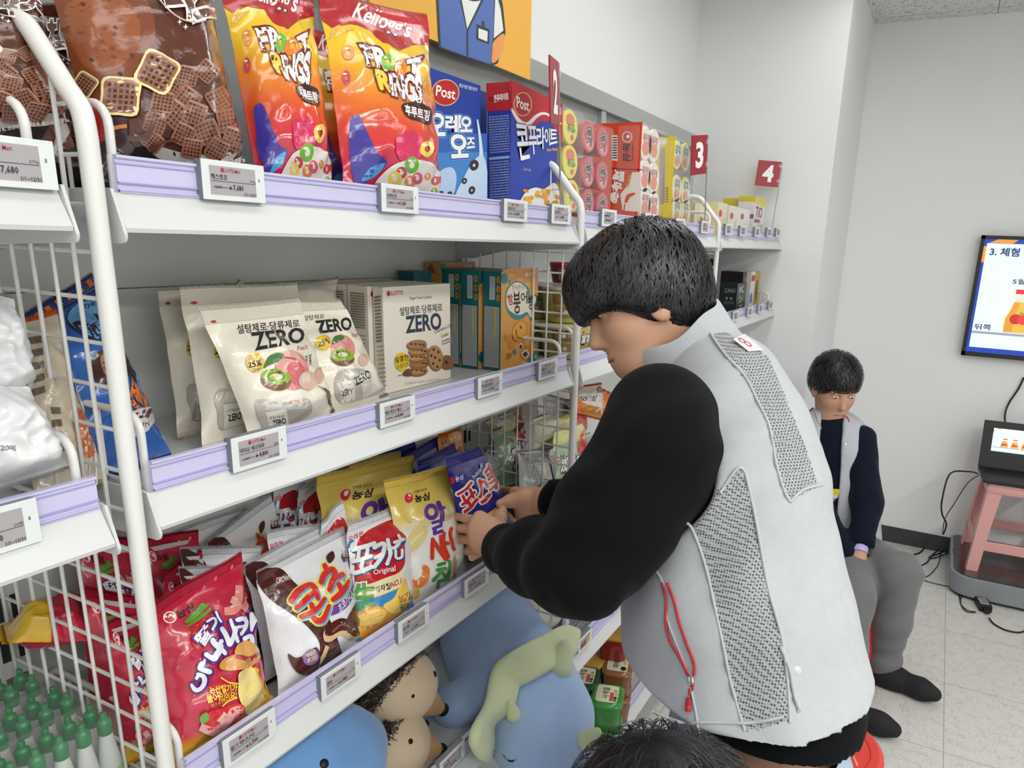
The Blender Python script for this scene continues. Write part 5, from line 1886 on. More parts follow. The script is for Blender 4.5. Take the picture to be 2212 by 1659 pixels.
def fish_back_front(a):
    a.text('오리온', [(1002, 572), (1020, 571), (1020, 578), (1002, 580)], KC('#efe6d2'), off=.02)
    a.poly([(950, 566), (1026, 565), (1026, 580), (990, 572)], KC('#cc9a55'))
    a.oval((956, 576), 6, 8, KC('#2a8790'))
    a.text('오리온', [(1002, 572), (1020, 571), (1020, 578), (1002, 580)], KC('#efe6d2'), off=.02)


def fish_back_side(a):
    a.blob([(922, 590), (926, 575), (932, 568), (936, 578), (940, 592)], KC('#9c4a36'))
    a.oval((934, 597), 10, 7, KC('#d9a13c'))


carton('cake_box', 'orange cake box standing higher at the back', p[0], q[0], YREAR, .995, d2 + .001, p[2], '#cf9a4e', '#c39550', '#17555c', fa=fish_back_front, sa=fish_back_side, cat='cake box')
p, q = at(876, 585, y=.96), at(914, 584, y=.96)
carton('cake_box', 'teal cake box in the far rear left of the orange ones', p[0], q[0], .94, .98, d2 + .001, p[2], '#17646c', '#145860', '#124c54', cat='cake box')

# ---------------------------------------------------------------- second board: cream candy bags
zb_film = film('#efe8d6', rough=.32)
ZG = 'cream zero sugar candy bags'
csz = corners((427, 668), (646, 648), 733, 545, (.80, .80), (.752, .752), d2 + .004)
refz = bag_patch(csz, .036, 101, seal=(.10, .02), wr=1.5, low=.6)
a = Art(refz[0])
ZB = K('#26282c')
a.oval((461, 695), 6, 3, K('#b02a35'))
a.text('설탕제로·당류제로', [(510, 702), (645, 690), (648, 706), (514, 722)], ZB, off=.01)
a.text('ZERO', [(542, 720), (655, 708), (657, 738), (552, 757)], ZB, off=.03)
a.text('Peach', [(640, 748), (663, 744), (664, 754), (642, 758)], K('#c8455a'), shear=.3)
a.text('키위', [(657, 768), (672, 764), (674, 790), (662, 792)], ZB)
a.oval((630, 800), 36, 44, K('#dd8d86'), -20)
a.oval((622, 782), 28, 24, K('#e6aaa4'), -20)
a.oval((640, 806), 20, 28, K('#d9767a'), -15)
a.line([(612, 772), (640, 778), (655, 800)], 4, K('#b9545c'))
a.blob([(568, 795), (580, 770), (600, 762), (614, 768), (600, 782), (580, 790)], K('#4d7a3c'))
a.oval((595, 822), 33, 22, K('#7b5232'), 10)
a.oval((595, 814), 32, 17, K('#8eb53a'), 6)
a.oval((596, 814), 22, 11, K('#a9c95a'), 6)
a.oval((596, 814), 13, 6, K('#e8e6c4'), 6)
for i in range(16):
    t = 2 * PI * i / 16
    a.oval((596 + 17 * math.cos(t), 814 + 8.5 * math.sin(t)), 1.6, 1.2, ZB, n=6)
a.oval((664, 822), 21, 21, K('#d8b8a6'))
a.oval((659, 817), 10, 14, K('#e6d0c2'))
a.oval((688, 812), 10, 17, K('#cfac96'))
a.oval((550, 783), 19, 21, K('#e3bd30'), -15)
a.text('칼로리', [(535, 772), (556, 766), (557, 776), (537, 782)], ZB, off=.01)
a.text('25%', [(535, 784), (563, 776), (564, 790), (537, 796)], ZB, off=.03)
a.text('Down', [(545, 797), (562, 791), (562, 798), (546, 804)], ZB)
# clear window with the little sachets inside
a.blob([(552, 880), (560, 862), (600, 868), (660, 860), (672, 885), (650, 905), (600, 925), (572, 930)], K('#b9b4a6'))
a.poly([(572, 866), (656, 852), (662, 880), (574, 880)], K('#e2ddd0'))
a.poly([(572, 880), (662, 876), (662, 881), (572, 885)], K('#c9ccd0', .15))
a.text('LOTTE', [(625, 866), (645, 864), (645, 870), (625, 872)], K('#b02a35'))
a.poly([(573, 890), (616, 882), (622, 920), (580, 932)], K('#e4dfd2'))
a.text('설탕제로', [(580, 898), (612, 893), (612, 899), (580, 904)], ZB)
a.text('ZERO', [(587, 907), (614, 900), (616, 912), (588, 918)], ZB, off=.03)
a.text('16', [(713, 884), (722, 880), (722, 892), (713, 896)], K('#7a4a3c'), off=.02)
z_art = a
ZS = K('#e0dac9', .3)
ZL = 'cream ZERO candy bag with kiwi, '
make_bag('candy_bag', ZL + 'front one at the price rail', 'candy bag', csz, zb_film, .036, z_art, 101, ref=refz, seal=(.10, .02), sealc=ZS)
for tl, tr, br_, bl_, yt, yb_, sd, lb in [
        ((383, 626), (647, 612), 640, 438, .87, .80, 102, 'second from the front, its seal above the front one'),
        ((337, 628), (520, 622), 560, 384, .93, .87, 103, 'furthest left, behind two others'),
        ((644, 650), (741, 647), 852, 738, .815, .765, 104, 'right of the front one, against cookie boxes')]:
    cc = corners(tl, tr, br_, bl_, yt, yb_, d2 + .004)
    if sd == 104:
        cc[0] = at(590, 652, y=.83)
        cc[3] = atx(690, .77, d2 + .004)
        rf = bag_patch(cc, .03, 104, seal=(.09, .02), wr=1.4, low=.6)
        b = Art(rf[0])
        dx = lambda pts: pts
        b.text('설탕제로', [(654, 682), (700, 678), (700, 688), (656, 694)], ZB)
        b.text('ZERO', [(681, 694), (757, 686), (759, 712), (692, 720)], ZB, off=.03)
        b.text('Peach', [(758, 720), (772, 717), (774, 726), (760, 730)], K('#c8455a'), shear=.3)
        b.oval((740, 752), 26, 30, K('#dd8d86'), -25)
        b.oval((732, 742), 18, 16, K('#e6aaa4'), -20)
        b.blob([(716, 744), (722, 728), (736, 724), (744, 730), (730, 740)], K('#4d7a3c'))
        b.oval((739, 774), 26, 17, K('#7b5232'), 8)
        b.oval((739, 768), 25, 14, K('#8eb53a'), 5)
        b.oval((740, 766), 10, 5, K('#e8e6c4'), 5)
        for i in range(12):
            t = 2 * PI * i / 12
            b.oval((740 + 14 * math.cos(t), 766 + 7 * math.sin(t)), 1.4, 1.1, ZB, n=6)
        b.oval((784, 778), 11, 14, K('#d8b8a6'))
        b.oval((698, 741), 17, 16, K('#e3bd30'), -10)
        b.text('25%', [(686, 738), (710, 730), (711, 743), (688, 749)], ZB, off=.03)
        b.blob([(722, 830), (735, 800), (780, 798), (810, 815), (830, 840), (800, 855), (735, 868)], K('#bab5a8'))
        b.poly([(726, 828), (758, 822), (766, 862), (736, 872)], K('#e4dfd2'))
        b.text('ZERO', [(736, 844), (757, 838), (760, 850), (738, 855)], ZB, off=.03)
        b.poly([(768, 812), (812, 800), (825, 835), (782, 860)], K('#e0dbce'))
        b.text('ZERO', [(762, 818), (795, 800), (800, 816), (768, 832)], ZB, off=.03)
        b.text('mini 17', [(818, 850), (848, 838), (850, 852), (820, 860)], K('#6d4030'), off=.02)
        make_bag('candy_bag', ZL + lb, 'candy bag', cc, zb_film, .03, b, 104, ref=rf, seal=(.09, .02), sealc=ZS)
    else:
        make_bag('candy_bag', ZL + lb, 'candy bag', cc, zb_film, .034, z_art, sd, seal=(.10, .02), sealc=ZS, wr=1.4, low=.6)
ql = [at(555, 618, y=.95), at(728, 603, y=.95), at(735, 720, y=.90), at(560, 740, y=.90)]
make_bag('candy_bag', 'cream candy bag leaning upside down against the back panel', 'candy bag', ql, zb_film, .03, None, 105, seal=(.03, .03), wr=1.2)
ql = [at(500, 622, y=.965), at(522, 600, y=.965), at(560, 700, y=.93), at(450, 700, y=.93)]
make_bag('candy_bag', 'cream candy bag at the rear, one pointed corner showing', 'candy bag', ql, zb_film, .02, None, 106, seal=(.03, .03), wr=1.0)

# ---------------------------------------------------------------- second board: energy bar bags
BLU, ORG_ = K('#2f5fa8'), K('#e0742a')
qd = [at(38, 690, y=.90), at(203, 588, y=.90), at(366, 918, y=.80), at(150, 985, y=.79)]
qd[2][2] = qd[3][2] = d2 + .004
refd = bag_patch(qd, .035, 111, seal=(.08, .04), wr=1.5)
a = Art(refd[0])
for i in range(7):
    t = i / 7
    x, y = 45 + 158 * t, 690 - 100 * t
    a.poly([(x + 4, y + 4), (x + 14, y - 2), (x + 24, y + 10), (x + 14, y + 18)], ORG_)
a.blob([(143, 690), (165, 655), (215, 645), (250, 680), (280, 730), (285, 760), (262, 762), (225, 745), (170, 720)], K('#1d2b4c'))
a.blob([(146, 688), (167, 658), (213, 649), (247, 682), (275, 730), (280, 755), (262, 756), (225, 740), (172, 715)], K('#69a9dc'))
a.text('Dr.You', [(158, 700), (258, 655), (286, 735), (190, 735)], K('#2a2030'), off=.03)
a.text('THE', [(180, 660), (205, 652), (206, 660), (182, 668)], K('#2a2030'), off=.02)
a.text('영양바', [(212, 722), (235, 722), (240, 735), (216, 735)], K('#1d2b4c'), off=.02)
a.blob([(200, 775), (222, 755), (245, 760), (270, 790), (268, 830), (235, 835), (205, 820)], K('#4a2c24'))
a.blob([(218, 770), (240, 766), (255, 790), (258, 815), (235, 820), (222, 800)], K('#a8806a'))
a.blob([(238, 800), (262, 785), (270, 815), (250, 835)], K('#e3c68a'))
a.text('Mini', [(282, 818), (310, 852), (318, 882), (282, 856)], ORG_, off=.04, out=[(.04, K('#1d2040'))])
a.text('Size', [(276, 845), (300, 876), (300, 890), (272, 865)], ORG_, off=.04, out=[(.04, K('#1d2040'))])
a.blob([(275, 895), (325, 880), (332, 910), (300, 940), (280, 938)], K('#d7d2cf'))
for i in range(4):
    a.poly([(278 + 14 * i, 895 - 4 * i), (284 + 14 * i, 893 - 4 * i), (276 + 14 * i, 915 - 4 * i), (272 + 12 * i, 912 - 4 * i)], K('#5a2426'))
a.oval((306, 918), 17, 16, K('#e6e2de'))
a.text('Dr.You', [(292, 920), (318, 905), (320, 918), (296, 930)], K('#5a2426'), off=.03)
make_bag('snack_bar_bag', 'blue energy bar bag with striped orange top behind the left post', 'snack bag', qd, BLU, .035, a, 111, ref=refd, seal=(.08, .04), sealc=K('#2a3f7c'), back=K('#2a3f7c'))
qe = [at(-35, 700, y=.89), at(120, 672, y=.87), at(226, 985, y=.775), at(70, 1020, y=.775)]
qe[2][2] = qe[3][2] = d2 + .004
refe = bag_patch(qe, .035, 112, seal=(.04, .04), wr=1.5)
a = Art(refe[0])
a.blob([(95, 700), (140, 695), (190, 740), (205, 800), (195, 850), (160, 830), (130, 780)], ORG_)
a.text('너지바', [(150, 712), (165, 700), (186, 800), (152, 812)], K('#2c2450'), off=.04)
a.blob([(140, 830), (160, 805), (190, 800), (205, 830), (200, 865), (165, 880)], K('#4a2c24'))
a.blob([(155, 812), (175, 800), (192, 806), (190, 825), (165, 828)], K('#c99a5c'))
a.blob([(160, 880), (200, 870), (240, 905), (235, 950), (190, 960)], K('#3a1c20'))
a.text('에너지바', [(180, 885), (235, 905), (230, 925), (185, 905)], WHITE, off=.03)
a.blob([(160, 880), (190, 905), (210, 960), (190, 990), (165, 960)], ORG_)
a.rows([(60, 730), (90, 725), (100, 860), (70, 870)], 5, K('#6a6258'), seed=2)
a.rows([(110, 880), (130, 880), (140, 985), (120, 990)], 4, K('#6a6258'), seed=4)
make_bag('snack_bar_bag', 'cream and orange energy bar bag behind the divider wires', 'snack bag', qe, K('#cdbfa8'), .035, a, 112, ref=refe, seal=(.04, .04), sealc=ORG_)
# ---------------------------------------------------------------- bay C: cup noodle packs
def cup_pack(name, label, lids, y, dep, cupc, lidc, art, boxpx=None, wrapc='#ffffff', sidecol=None, side_art=None):
    """a shrink wrapped pack of cups lying with their lids to the front: lids = (px, py, px height)"""
    pts = [(at(px, py, y=y), h) for px, py, h in lids]
    rr = [np.linalg.norm(at(px, py - h / 2, y=y) - at(px, py + h / 2, y=y)) / 2 for px, py, h in lids]
    r = float(np.mean(rr))
    P = np.array([p for p, _ in pts])
    t = thing(name, label, 'noodle pack', (P[:, 0].mean(), y, P[:, 2].min() - r))
    for p, _ in pts:
        c = p.copy()
        g = G()
        g.lathe([(0, 0), (r * .97, 0), (r, .002), (r, .006), (r * .955, .007), (r * .78, dep), (0, dep)], c, [mat(cupc, rough=.35, coat=.2)] * 0 or mat(cupc, rough=.35, coat=.2), seg=28, ax=(0, 1, 0))
        o = g.build('noodle_cup', t, smooth=35)
        g = G()
        cs = [c + np.array(q) for q in ((-r * .93, -.0008, r * .93), (r * .93, -.0008, r * .93), (r * .93, -.0008, -r * .93), (-r * .93, -.0008, -r * .93))]
        pf = flat_patch(*cs)
        g.lathe([(0, -.0006), (r * .95, -.0006), (r * .95, .0), (0, 0)], c, film(lidc), seg=28, ax=(0, 1, 0))
        a = Art()
        art(a)
        a.onto(g, pf, lift=.0004)
        g.build('lid', o)
    x0, x1 = P[:, 0].min() - r * 1.02, P[:, 0].max() + r * 1.02
    z0, z1 = P[:, 2].min() - r * 1.02, P[:, 2].max() + r * 1.05
    if sidecol:
        y1 = y + dep + .004
        g = G().box((x0 - .003, y - .006, z0), (x0 - .001, y1 + .06, z1), card(sidecol))
        if side_art:
            pf = flat_patch((x0 - .003, y1 + .06, z1), (x0 - .003, y - .006, z1), (x0 - .003, y - .006, z0), (x0 - .003, y1 + .06, z0))
            b = Art(pf)
            side_art(b)
            b.onto(g, pf, lift=.0004)
        g.build('carton_sleeve', t)
    wrap = mat('#ffffff', rough=.06, alpha=.10, spec=.8, coat=.5, bump=(.6, 25, .006), fam='shrink_wrap')
    G().box((x0 - .004, y - .009, z0), (x1 + .002, y + dep, z1 + .001), wrap, bev=.012).build('shrink_wrap', t, smooth=60)
    return t


def lid_yellow(a):
    a.oval((.45, .72), .3, .18, K('#e06a4a'))
    a.text('튀김', [(.3, .6), (.75, .62), (.7, .36), (.25, .34)], K('#4a7a34'), off=.03)
    a.oval((.62, .2), .12, .09, K('#d65a72'))
    a.oval((.75, .42), .10, .06, K('#5c9a3a'), 20)


def lid_red(a):
    a.oval((.55, .25), .34, .2, K('#e2828a'))
    a.text('육', [(.25, .85), (.75, .85), (.75, .45), (.25, .45)], BLACK, off=.03, out=[(.04, K('#e9c9cb'))])
    a.text('개', [(.3, .5), (.7, .5), (.7, .2), (.3, .2)], BLACK, off=.03, out=[(.04, K('#e9c9cb'))])


def lid_white(a):
    a.oval((.5, .35), .3, .22, K('#e2805a'))
    a.text('새우탕', [(.2, .8), (.8, .8), (.8, .55), (.2, .55)], K('#c23a2a'), off=.02)


def lid_green(a):
    a.text('김치', [(.2, .85), (.75, .85), (.75, .55), (.2, .55)], K('#3c8a62'), off=.04)
    a.oval((.5, .3), .3, .2, K('#d9944a'))
    a.oval((.35, .25), .1, .1, K('#d65a4a'))
    a.oval((.75, .6), .08, .08, K('#d86a8a'))


CP = 'shrink wrapped pack of '
cup_pack('noodle_cup_pack', CP + 'yellow lidded noodle cups behind the sign 2 rod'.replace('sign 2', 'first sign'), [(1232, 275, 74), (1232, 350, 74), (1236, 424, 74)], .775, .075, '#e6d545', '#e6dc52', lid_yellow)
cup_pack('noodle_cup_pack', CP + 'red lidded noodle cups', [(1272, 296, 66), (1302, 308, 66), (1270, 372, 66), (1301, 380, 66), (1270, 440, 66), (1301, 446, 66)], .775, .075, '#b8323c', '#cf4650', lid_red)


def shrimp_side(b):
    b.poly([(1322, 365), (1386, 365), (1386, 368), (1322, 362)], KC('#7c1f14'))
    b.poly([(1322, 292), (1334, 292), (1334, 348), (1322, 346)], KC('#efe2dc'))
    for i in range(9):
        b.poly([(1323, 296 + i * 5.5), (1333, 296 + i * 5.5), (1333, 298.4 + i * 5.5), (1323, 298.4 + i * 5.5)], BLACK)
    b.oval((1355, 296), 11, 12, KC('#f0e4e2'))
    b.oval((1355, 296), 9, 10, KC('#c8243a'))
    b.oval((1357, 295), 4, 4, KC('#f0e4e2'))
    b.text('농심', [(1362, 310), (1362, 348), (1346, 346), (1346, 308)], BLACK, off=.03)
    b.text('인생을 맛있게', [(1369, 310), (1369, 346), (1365, 346), (1365, 310)], BLACK)
    b.poly([(1384, 372), (1384, 458), (1345, 455), (1340, 420), (1360, 395), (1366, 372)], KC('#efe6e0'))
    b.text('새우탕', [(1340, 368), (1328, 436), (1318, 436), (1326, 366)], KC('#f4efe8'), off=.04)
    b.text('새', [(1328, 368), (1348, 372), (1346, 392), (1324, 390)], KC('#f4efe8'), off=.05)
    b.text('우', [(1326, 394), (1345, 396), (1342, 414), (1322, 412)], KC('#f4efe8'), off=.05)
    b.text('탕', [(1322, 416), (1338, 418), (1334, 440), (1320, 436)], KC('#f4efe8'), off=.05)
    b.text('개운한!', [(1366, 375), (1358, 408), (1352, 406), (1360, 374)], KC('#f0c23a'), off=.02)
    b.line([(1352, 438), (1358, 424), (1372, 418)], [6, 9, 4], KC('#d9683a'))
    b.line([(1350, 440), (1348, 458)], 2, KC('#9a4a2a'))


cup_pack('noodle_cup_pack', 'red orange noodle carton pack with a barcode side', [(1395, 310, 76), (1413, 316, 76), (1393, 380, 76), (1412, 386, 76), (1393, 440, 66), (1412, 446, 66)], .775, .07, '#eae4da', '#ece4de', lid_white, sidecol='#d9431d', side_art=shrimp_side)


def yellow_side(b):
    b.poly([(1426, 322), (1436, 318), (1436, 440), (1424, 442)], KC('#a79aa8'))
    b.poly([(1424, 302), (1442, 300), (1440, 312), (1424, 314)], KC('#eceaf0'))
    b.rows([(1438, 405), (1444, 405), (1444, 440), (1438, 440)], 6, KC('#8a7a1c'), seed=2)


cup_pack('noodle_cup_pack', 'yellow noodle carton pack with green printed lids', [(1463, 335, 66), (1481, 340, 66), (1462, 408, 66), (1481, 412, 66), (1462, 455, 50), (1481, 458, 50)], .775, .07, '#e5d14a', '#dfe2d0', lid_green, sidecol='#e8cf1c', side_art=yellow_side)
# ---------------------------------------------------------------- bay D: tea and coffee boxes
dD1, dD2 = deck('D', 1), deck('D', 2)


def small_box(label, fl, fr, ty, y, dep, col, side, top=None, fa=None, sa=None, name='tea_box', dk=None):
    p, q = at(fl, ty, y=y), at(fr, ty + 3, y=y)
    a = Art()
    if fa:
        fa(a)
    b = Art()
    if sa:
        sa(b)
    return carton(name, label, p[0], q[0], y, y + dep, (dk if dk is not None else dD1) + .001, p[2], col, side, top, fa=a if fa else None, sa=b if sa else None)


def tio_f(a):
    a.poly([(0, .86), (1, .8), (1, 1), (0, 1)], KC('#e0cf3a'))
    a.text('TiO', [(.15, .78), (.75, .78), (.75, .55), (.15, .55)], KC('#8c2a5c'), off=.03)
    a.poly([(.1, .5), (.6, .5), (.6, .42), (.1, .42)], KC('#9a3a6a'))
    a.poly([(0, 0), (.35, 0), (0, .3)], KC('#e6cf2a'))
    for x in (.45, .6, .75):
        a.line([(x, .05), (x + .05, .3), (x + .12, .38)], .06, KC('#c99a5a'))


def tio_s(a):
    a.poly([(0, .88), (1, .88), (1, 1), (0, 1)], KC('#d2be3a'))
    a.poly([(.1, .6), (1, .6), (1, .5), (.1, .5)], KC('#a04a7a'))


small_box('white and yellow tea box with purple letters, tallest on the far top shelf', 1632, 1655, 424, .765, .07, '#e4e2dc', '#d8d6cf', '#cdb93a', tio_f, tio_s)
small_box('yellow topped tea box lying behind the white tea boxes', 1592, 1650, 428, .86, .06, '#e0d8a0', '#d6c84a', '#cdbb3a')


def tea_f(a):
    a.oval((.3, .7), .18, .1, KC('#c04a52'))
    a.line([(.6, .1), (.7, .4), (.85, .6)], .06, KC('#cdb88a'))


def tea_v(a):
    a.oval((.22, .75), .16, .1, KC('#b83a44'))
    a.oval((.6, .28), .12, .09, KC('#4a4a8a'))
    a.oval((.75, .2), .12, .08, KC('#6a9a4a'))


small_box('small white tea box with a purple flower, left of the tallest tea box', 1600, 1621, 450, .755, .05, '#e6e4de', '#deddd6', None, tea_v)
small_box('white tea box with wheat ears, left of the flower tea box', 1576, 1597, 443, .765, .07, '#e4e0d4', '#dcd8cc', None, tea_f)
small_box('cream tea box nearest the third divider', 1552, 1572, 436, .77, .06, '#e3d9b4', '#dccf9c', '#d8c23a', tea_f)
small_box('cream box with brown pictures behind the third divider wires', 1502, 1546, 438, .80, .08, '#e6d9b8', '#d9cba6', None, lambda a: (a.oval((.3, .5), .15, .12, KC('#a8743a')), a.oval((.7, .45), .15, .12, KC('#b98a4a'))))


def k_art(c, t_='K'):
    def f(a):
        a.text(t_, [(.25, .9), (.75, .9), (.75, .68), (.25, .68)], KC(c), off=.01)
        a.line([(.3, .55), (.65, .45), (.3, .35)], .05, KC(c), smooth=False)
        a.text('7', [(.3, .26), (.7, .26), (.7, .08), (.3, .08)], KC(c))
    return f


small_box('dark green coffee box reading CANU, lower front', 1594, 1613, 613, .765, .075, '#22302e', '#1d2b29', None, k_art('#b9c4be'), lambda a: (a.text('CANU', [(.3, .82), (.9, .84), (.9, .7), (.3, .68)], KC('#aeb9b4')), a.oval((.45, .5), .07, .05, KC('#8a9792')), a.oval((.7, .5), .07, .05, KC('#8a9792')), a.rows([(.3, .38), (.9, .4), (.9, .3), (.3, .28)], 2, KC('#6a7874'))), name='coffee_box', dk=dD2)
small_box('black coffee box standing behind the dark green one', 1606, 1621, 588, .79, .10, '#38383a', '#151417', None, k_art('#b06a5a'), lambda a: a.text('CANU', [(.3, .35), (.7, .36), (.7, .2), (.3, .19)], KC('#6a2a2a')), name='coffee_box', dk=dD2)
small_box('narrow white coffee box between the dark and yellow ones', 1624, 1633, 587, .77, .06, '#e4e2de', '#d8d6d2', None, lambda a: (a.oval((.4, .3), .3, .14, KC('#3a7ac0')), a.poly([(.1, .75), (.9, .75), (.9, .9), (.1, .9)], KC('#b03a3a'))), name='coffee_box', dk=dD2)
small_box('yellow coffee box at the far end of the coffee boxes', 1634, 1643, 588, .77, .07, '#c9a23a', '#bb9430', None, lambda a: a.oval((.4, .5), .3, .3, KC('#6a4a1c')), name='coffee_box', dk=dD2)
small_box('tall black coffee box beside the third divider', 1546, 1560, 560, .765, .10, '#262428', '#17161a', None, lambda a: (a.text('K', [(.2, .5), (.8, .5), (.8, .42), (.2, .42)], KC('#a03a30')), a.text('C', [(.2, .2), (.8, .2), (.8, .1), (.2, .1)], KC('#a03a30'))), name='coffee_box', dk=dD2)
# salmon pink box just before the divider, in bay C
dC2, dC3, dC4, dC5 = deck('C', 2), deck('C', 3), deck('C', 4), deck('C', 5)
small_box('tall salmon pink box partly behind the man\'s hair', 1500, 1537, 570, .77, .07, '#dd9d86', '#d1917b', None, None, name='coffee_box', dk=dC2)

# ---------------------------------------------------------------- bay C, second board: big noodle cups
def big_cup(label, px, py, y, h, r, dk, col, z=None, lidc='#d9d2a0'):
    c = at(px, py, y=y)
    c[2] = dk if z is None else z
    t = thing('noodle_cup', label, 'noodle cup', c)
    g = G()
    g.lathe([(0, .001), (r * .78, .001), (r * .8, .004), (r * .97, h - .008), (r * .96, h - .006)], c, mat(col, rough=.35, coat=.2), seg=32)
    u = lambda k, z_: c + np.array([r * (.8 + .17 * z_ / h) * 1.004 * math.cos(k), r * (.8 + .17 * z_ / h) * 1.004 * math.sin(k), z_])
    # wrap-round print: dark panel with pictures on the left, title on the front
    n = 24
    A = np.array([[u(a, z_) for z_ in np.linspace(.006, h - .010, 7)] for a in np.linspace(PI * .95, PI * 1.75, n + 1)])
    pt = Patch(A)
    a = Art()
    a.poly([(.02, .55), (.42, .55), (.42, .95), (.02, .95)], KC('#7a7248'))
    a.poly([(.04, .9), (.42, .9), (.42, .95), (.04, .95)], KC('#2c2c20'))
    for x, q in ((.12, '#c45a4a'), (.22, '#e6ddd0'), (.32, '#c87a72')):
        a.oval((x, .75), .035, .08, KC(q))
    a.poly([(.04, .1), (.42, .1), (.42, .5), (.04, .5)], KC('#8a8254'))
    for x, q in ((.12, '#b8483a'), (.24, '#d8cdb8'), (.34, '#b86a5a')):
        a.oval((x, .3), .035, .08, KC(q))
    a.oval((.54, .88), .02, .05, KC('#c8243a'))
    a.text('짜파구리', [(.52, .78), (.98, .78), (.98, .48), (.52, .42)], KC('#f0ece4'), off=.06, out=[(.06, KC('#231f1c'))])
    a.blob([(.6, .05), (.75, .35), (.98, .4), (.98, .02)], KC('#b9472c'))
    a.oval((.85, .22), .05, .1, KC('#ece2cc'))
    a.oval((.55, .18), .05, .12, KC('#d97a3c'))
    a.onto(g, pt, lift=.0006)
    g.build('cup', t, smooth=40, fixn=False)
    g = G()
    g.lathe([(0, h + .0005), (r * .96, h), (r * 1.0, h - .001), (r * 1.005, h - .006), (r * .96, h - .007)], c, film(lidc), seg=32)
    g.build('lid', t, smooth=40)
    return t


for i, (px, y, lb) in enumerate([(1222, .80, 'yellow noodle cup, lower front one right of the fish cake box'), (1160, .90, 'yellow noodle cup in the rear row, lower')]):
    big_cup(lb, px, 740, y, .083, .066, dC2 + .001, '#b9ad62')
    big_cup(lb.replace('lower', 'upper'), px, 740, y + .002, .083, .066, dC2 + .0855, '#b9ad62', z=dC2 + .0855, lidc='#d4d0c4')
big_cup('small red noodle cup lying highest, above the yellow cups', 1222, 620, .84, .05, .042, dC2, '#8e2230', z=dC2 + .171, lidc='#a8323c')

# ---------------------------------------------------------------- bay C, third board: noodle packets
CG, CGY = K('#a5bfa0'), K('#d4d489')
qn = [at(1193, 935, y=.80), at(1262, 915, y=.79), at(1290, 1060, y=.745), at(1198, 1075, y=.75)]
qn[2][2] = qn[3][2] = dC3 + .004
refn = bag_patch(qn, .028, 121, seal=(.05, .04), wr=1.3)
a = Art(refn[0])
a.poly([(1186, 925), (1270, 905), (1272, 950), (1225, 955), (1188, 968)], CGY)
a.blob([(1250, 950), (1262, 925), (1275, 940), (1272, 975), (1250, 985)], K('#c23a2c'))
a.oval((1205, 992), 4, 6, K('#c8243a'))
a.text('농심', [(1210, 982), (1219, 980), (1219, 990), (1210, 992)], BLACK, off=.03)
a.text('짜파게티', [(1213, 992), (1274, 976), (1275, 1004), (1212, 1026)], WHITE, off=.06, out=[(.05, BLACK)])
a.blob([(1245, 1030), (1262, 1012), (1285, 1005), (1290, 1045), (1250, 1050)], K('#7a4226'))
a.oval((1272, 1022), 6, 4, K('#d98a5a'))
a.oval((1258, 1036), 5, 4, K('#e3e0d4'))
make_bag('noodle_packet', 'pale green noodle packet with white letters beside the divider post', 'noodle packet', qn, CG, .028, a, 121, ref=refn, seal=(.05, .04), sealc=CGY, back=K('#c9c9c4'))


def nut(a):
    a.rows([(.08, .92), (.92, .92), (.92, .08), (.08, .08)], 22, K('#8d8f92'), seed=7, fill=.45)
    a.poly([(.45, .4), (.52, .4), (.52, .8), (.45, .8)], K('#d6d29a'))
    a.poly([(.06, .9), (.2, .9), (.2, .97), (.06, .97)], K('#a82a34'))


for q, T_, sd, col, ar, lb in [
        ([(1118, 975), (1186, 968), (1196, 1065), (1120, 1078), .83, .79], .028, 122, '#c6c8c8', nut, 'grey printed back of a noodle packet beside the pale green one'),
        ([(1062, 930), (1132, 905), (1135, 1040), (1072, 1060), .93, .88], .03, 123, '#8fa889', None, 'green noodle packet deeper in, left of the printed back'),
        ([(1040, 970), (1080, 962), (1085, 1050), (1045, 1060), .93, .89], .02, 124, '#c6c8c8', nut, 'grey printed packet back furthest left behind the divider wires'),
        ([(1150, 905), (1260, 868), (1275, 935), (1150, 985), .88, .83], .03, 125, '#d2cfb4', None, 'clear wrapped noodle packets lying on top of the green one'),
        ([(1050, 910), (1130, 878), (1135, 935), (1055, 960), .96, .93], .025, 126, '#b9b694', None, 'clear wrapped noodle packet at the back with a red band')]:
    cc = [at(*q[0], y=q[4]), at(*q[1], y=q[4]), at(*q[2], y=q[5]), at(*q[3], y=q[5])]
    for k in (2, 3):
        cc[k][2] = max(cc[k][2], dC3 + .004)
    b = Art()
    if ar:
        ar(b)
    elif sd == 125:
        b.blob([(.62, .1), (.7, .8), (.98, .95), (.98, .2)], K('#b8362c'))
        b.blob([(.1, .1), (.3, .5), (.55, .4), (.5, .05)], K('#c3b98a'))
        b.oval((.45, .7), .1, .1, K('#a9a83a'))
    elif sd == 126:
        b.poly([(.4, .05), (.7, .95), (.95, .95), (.7, .05)], K('#a8362e'))
        b.text('멸치', [(.1, .8), (.4, .9), (.4, .6), (.1, .5)], WHITE, off=.02)
    else:
        b.oval((.35, .75), .05, .05, K('#c8243a'))
        b.blob([(.55, .8), (.8, .98), (.98, .85), (.9, .5), (.7, .5)], K('#b8362c'))
        b.text('짜파', [(.3, .6), (.95, .75), (.95, .35), (.3, .2)], WHITE, off=.05, out=[(.05, BLACK)])
    make_bag('noodle_packet', lb, 'noodle packet', cc, film(col, rough=.15), T_, b, sd, seal=(.04, .04), wr=1.4)
OR2 = K('#dd7422')
qo = [at(1226, 838, y=.86), at(1300, 828, y=.855), at(1306, 908, y=.83), at(1232, 890, y=.835)]
refo2 = bag_patch(qo, .022, 131, seal=(.03, .03), wr=1.2)
a = Art(refo2[0])
a.blob([(1252, 842), (1290, 834), (1304, 850), (1306, 880), (1280, 876), (1254, 866)], K('#d8d3c6'))
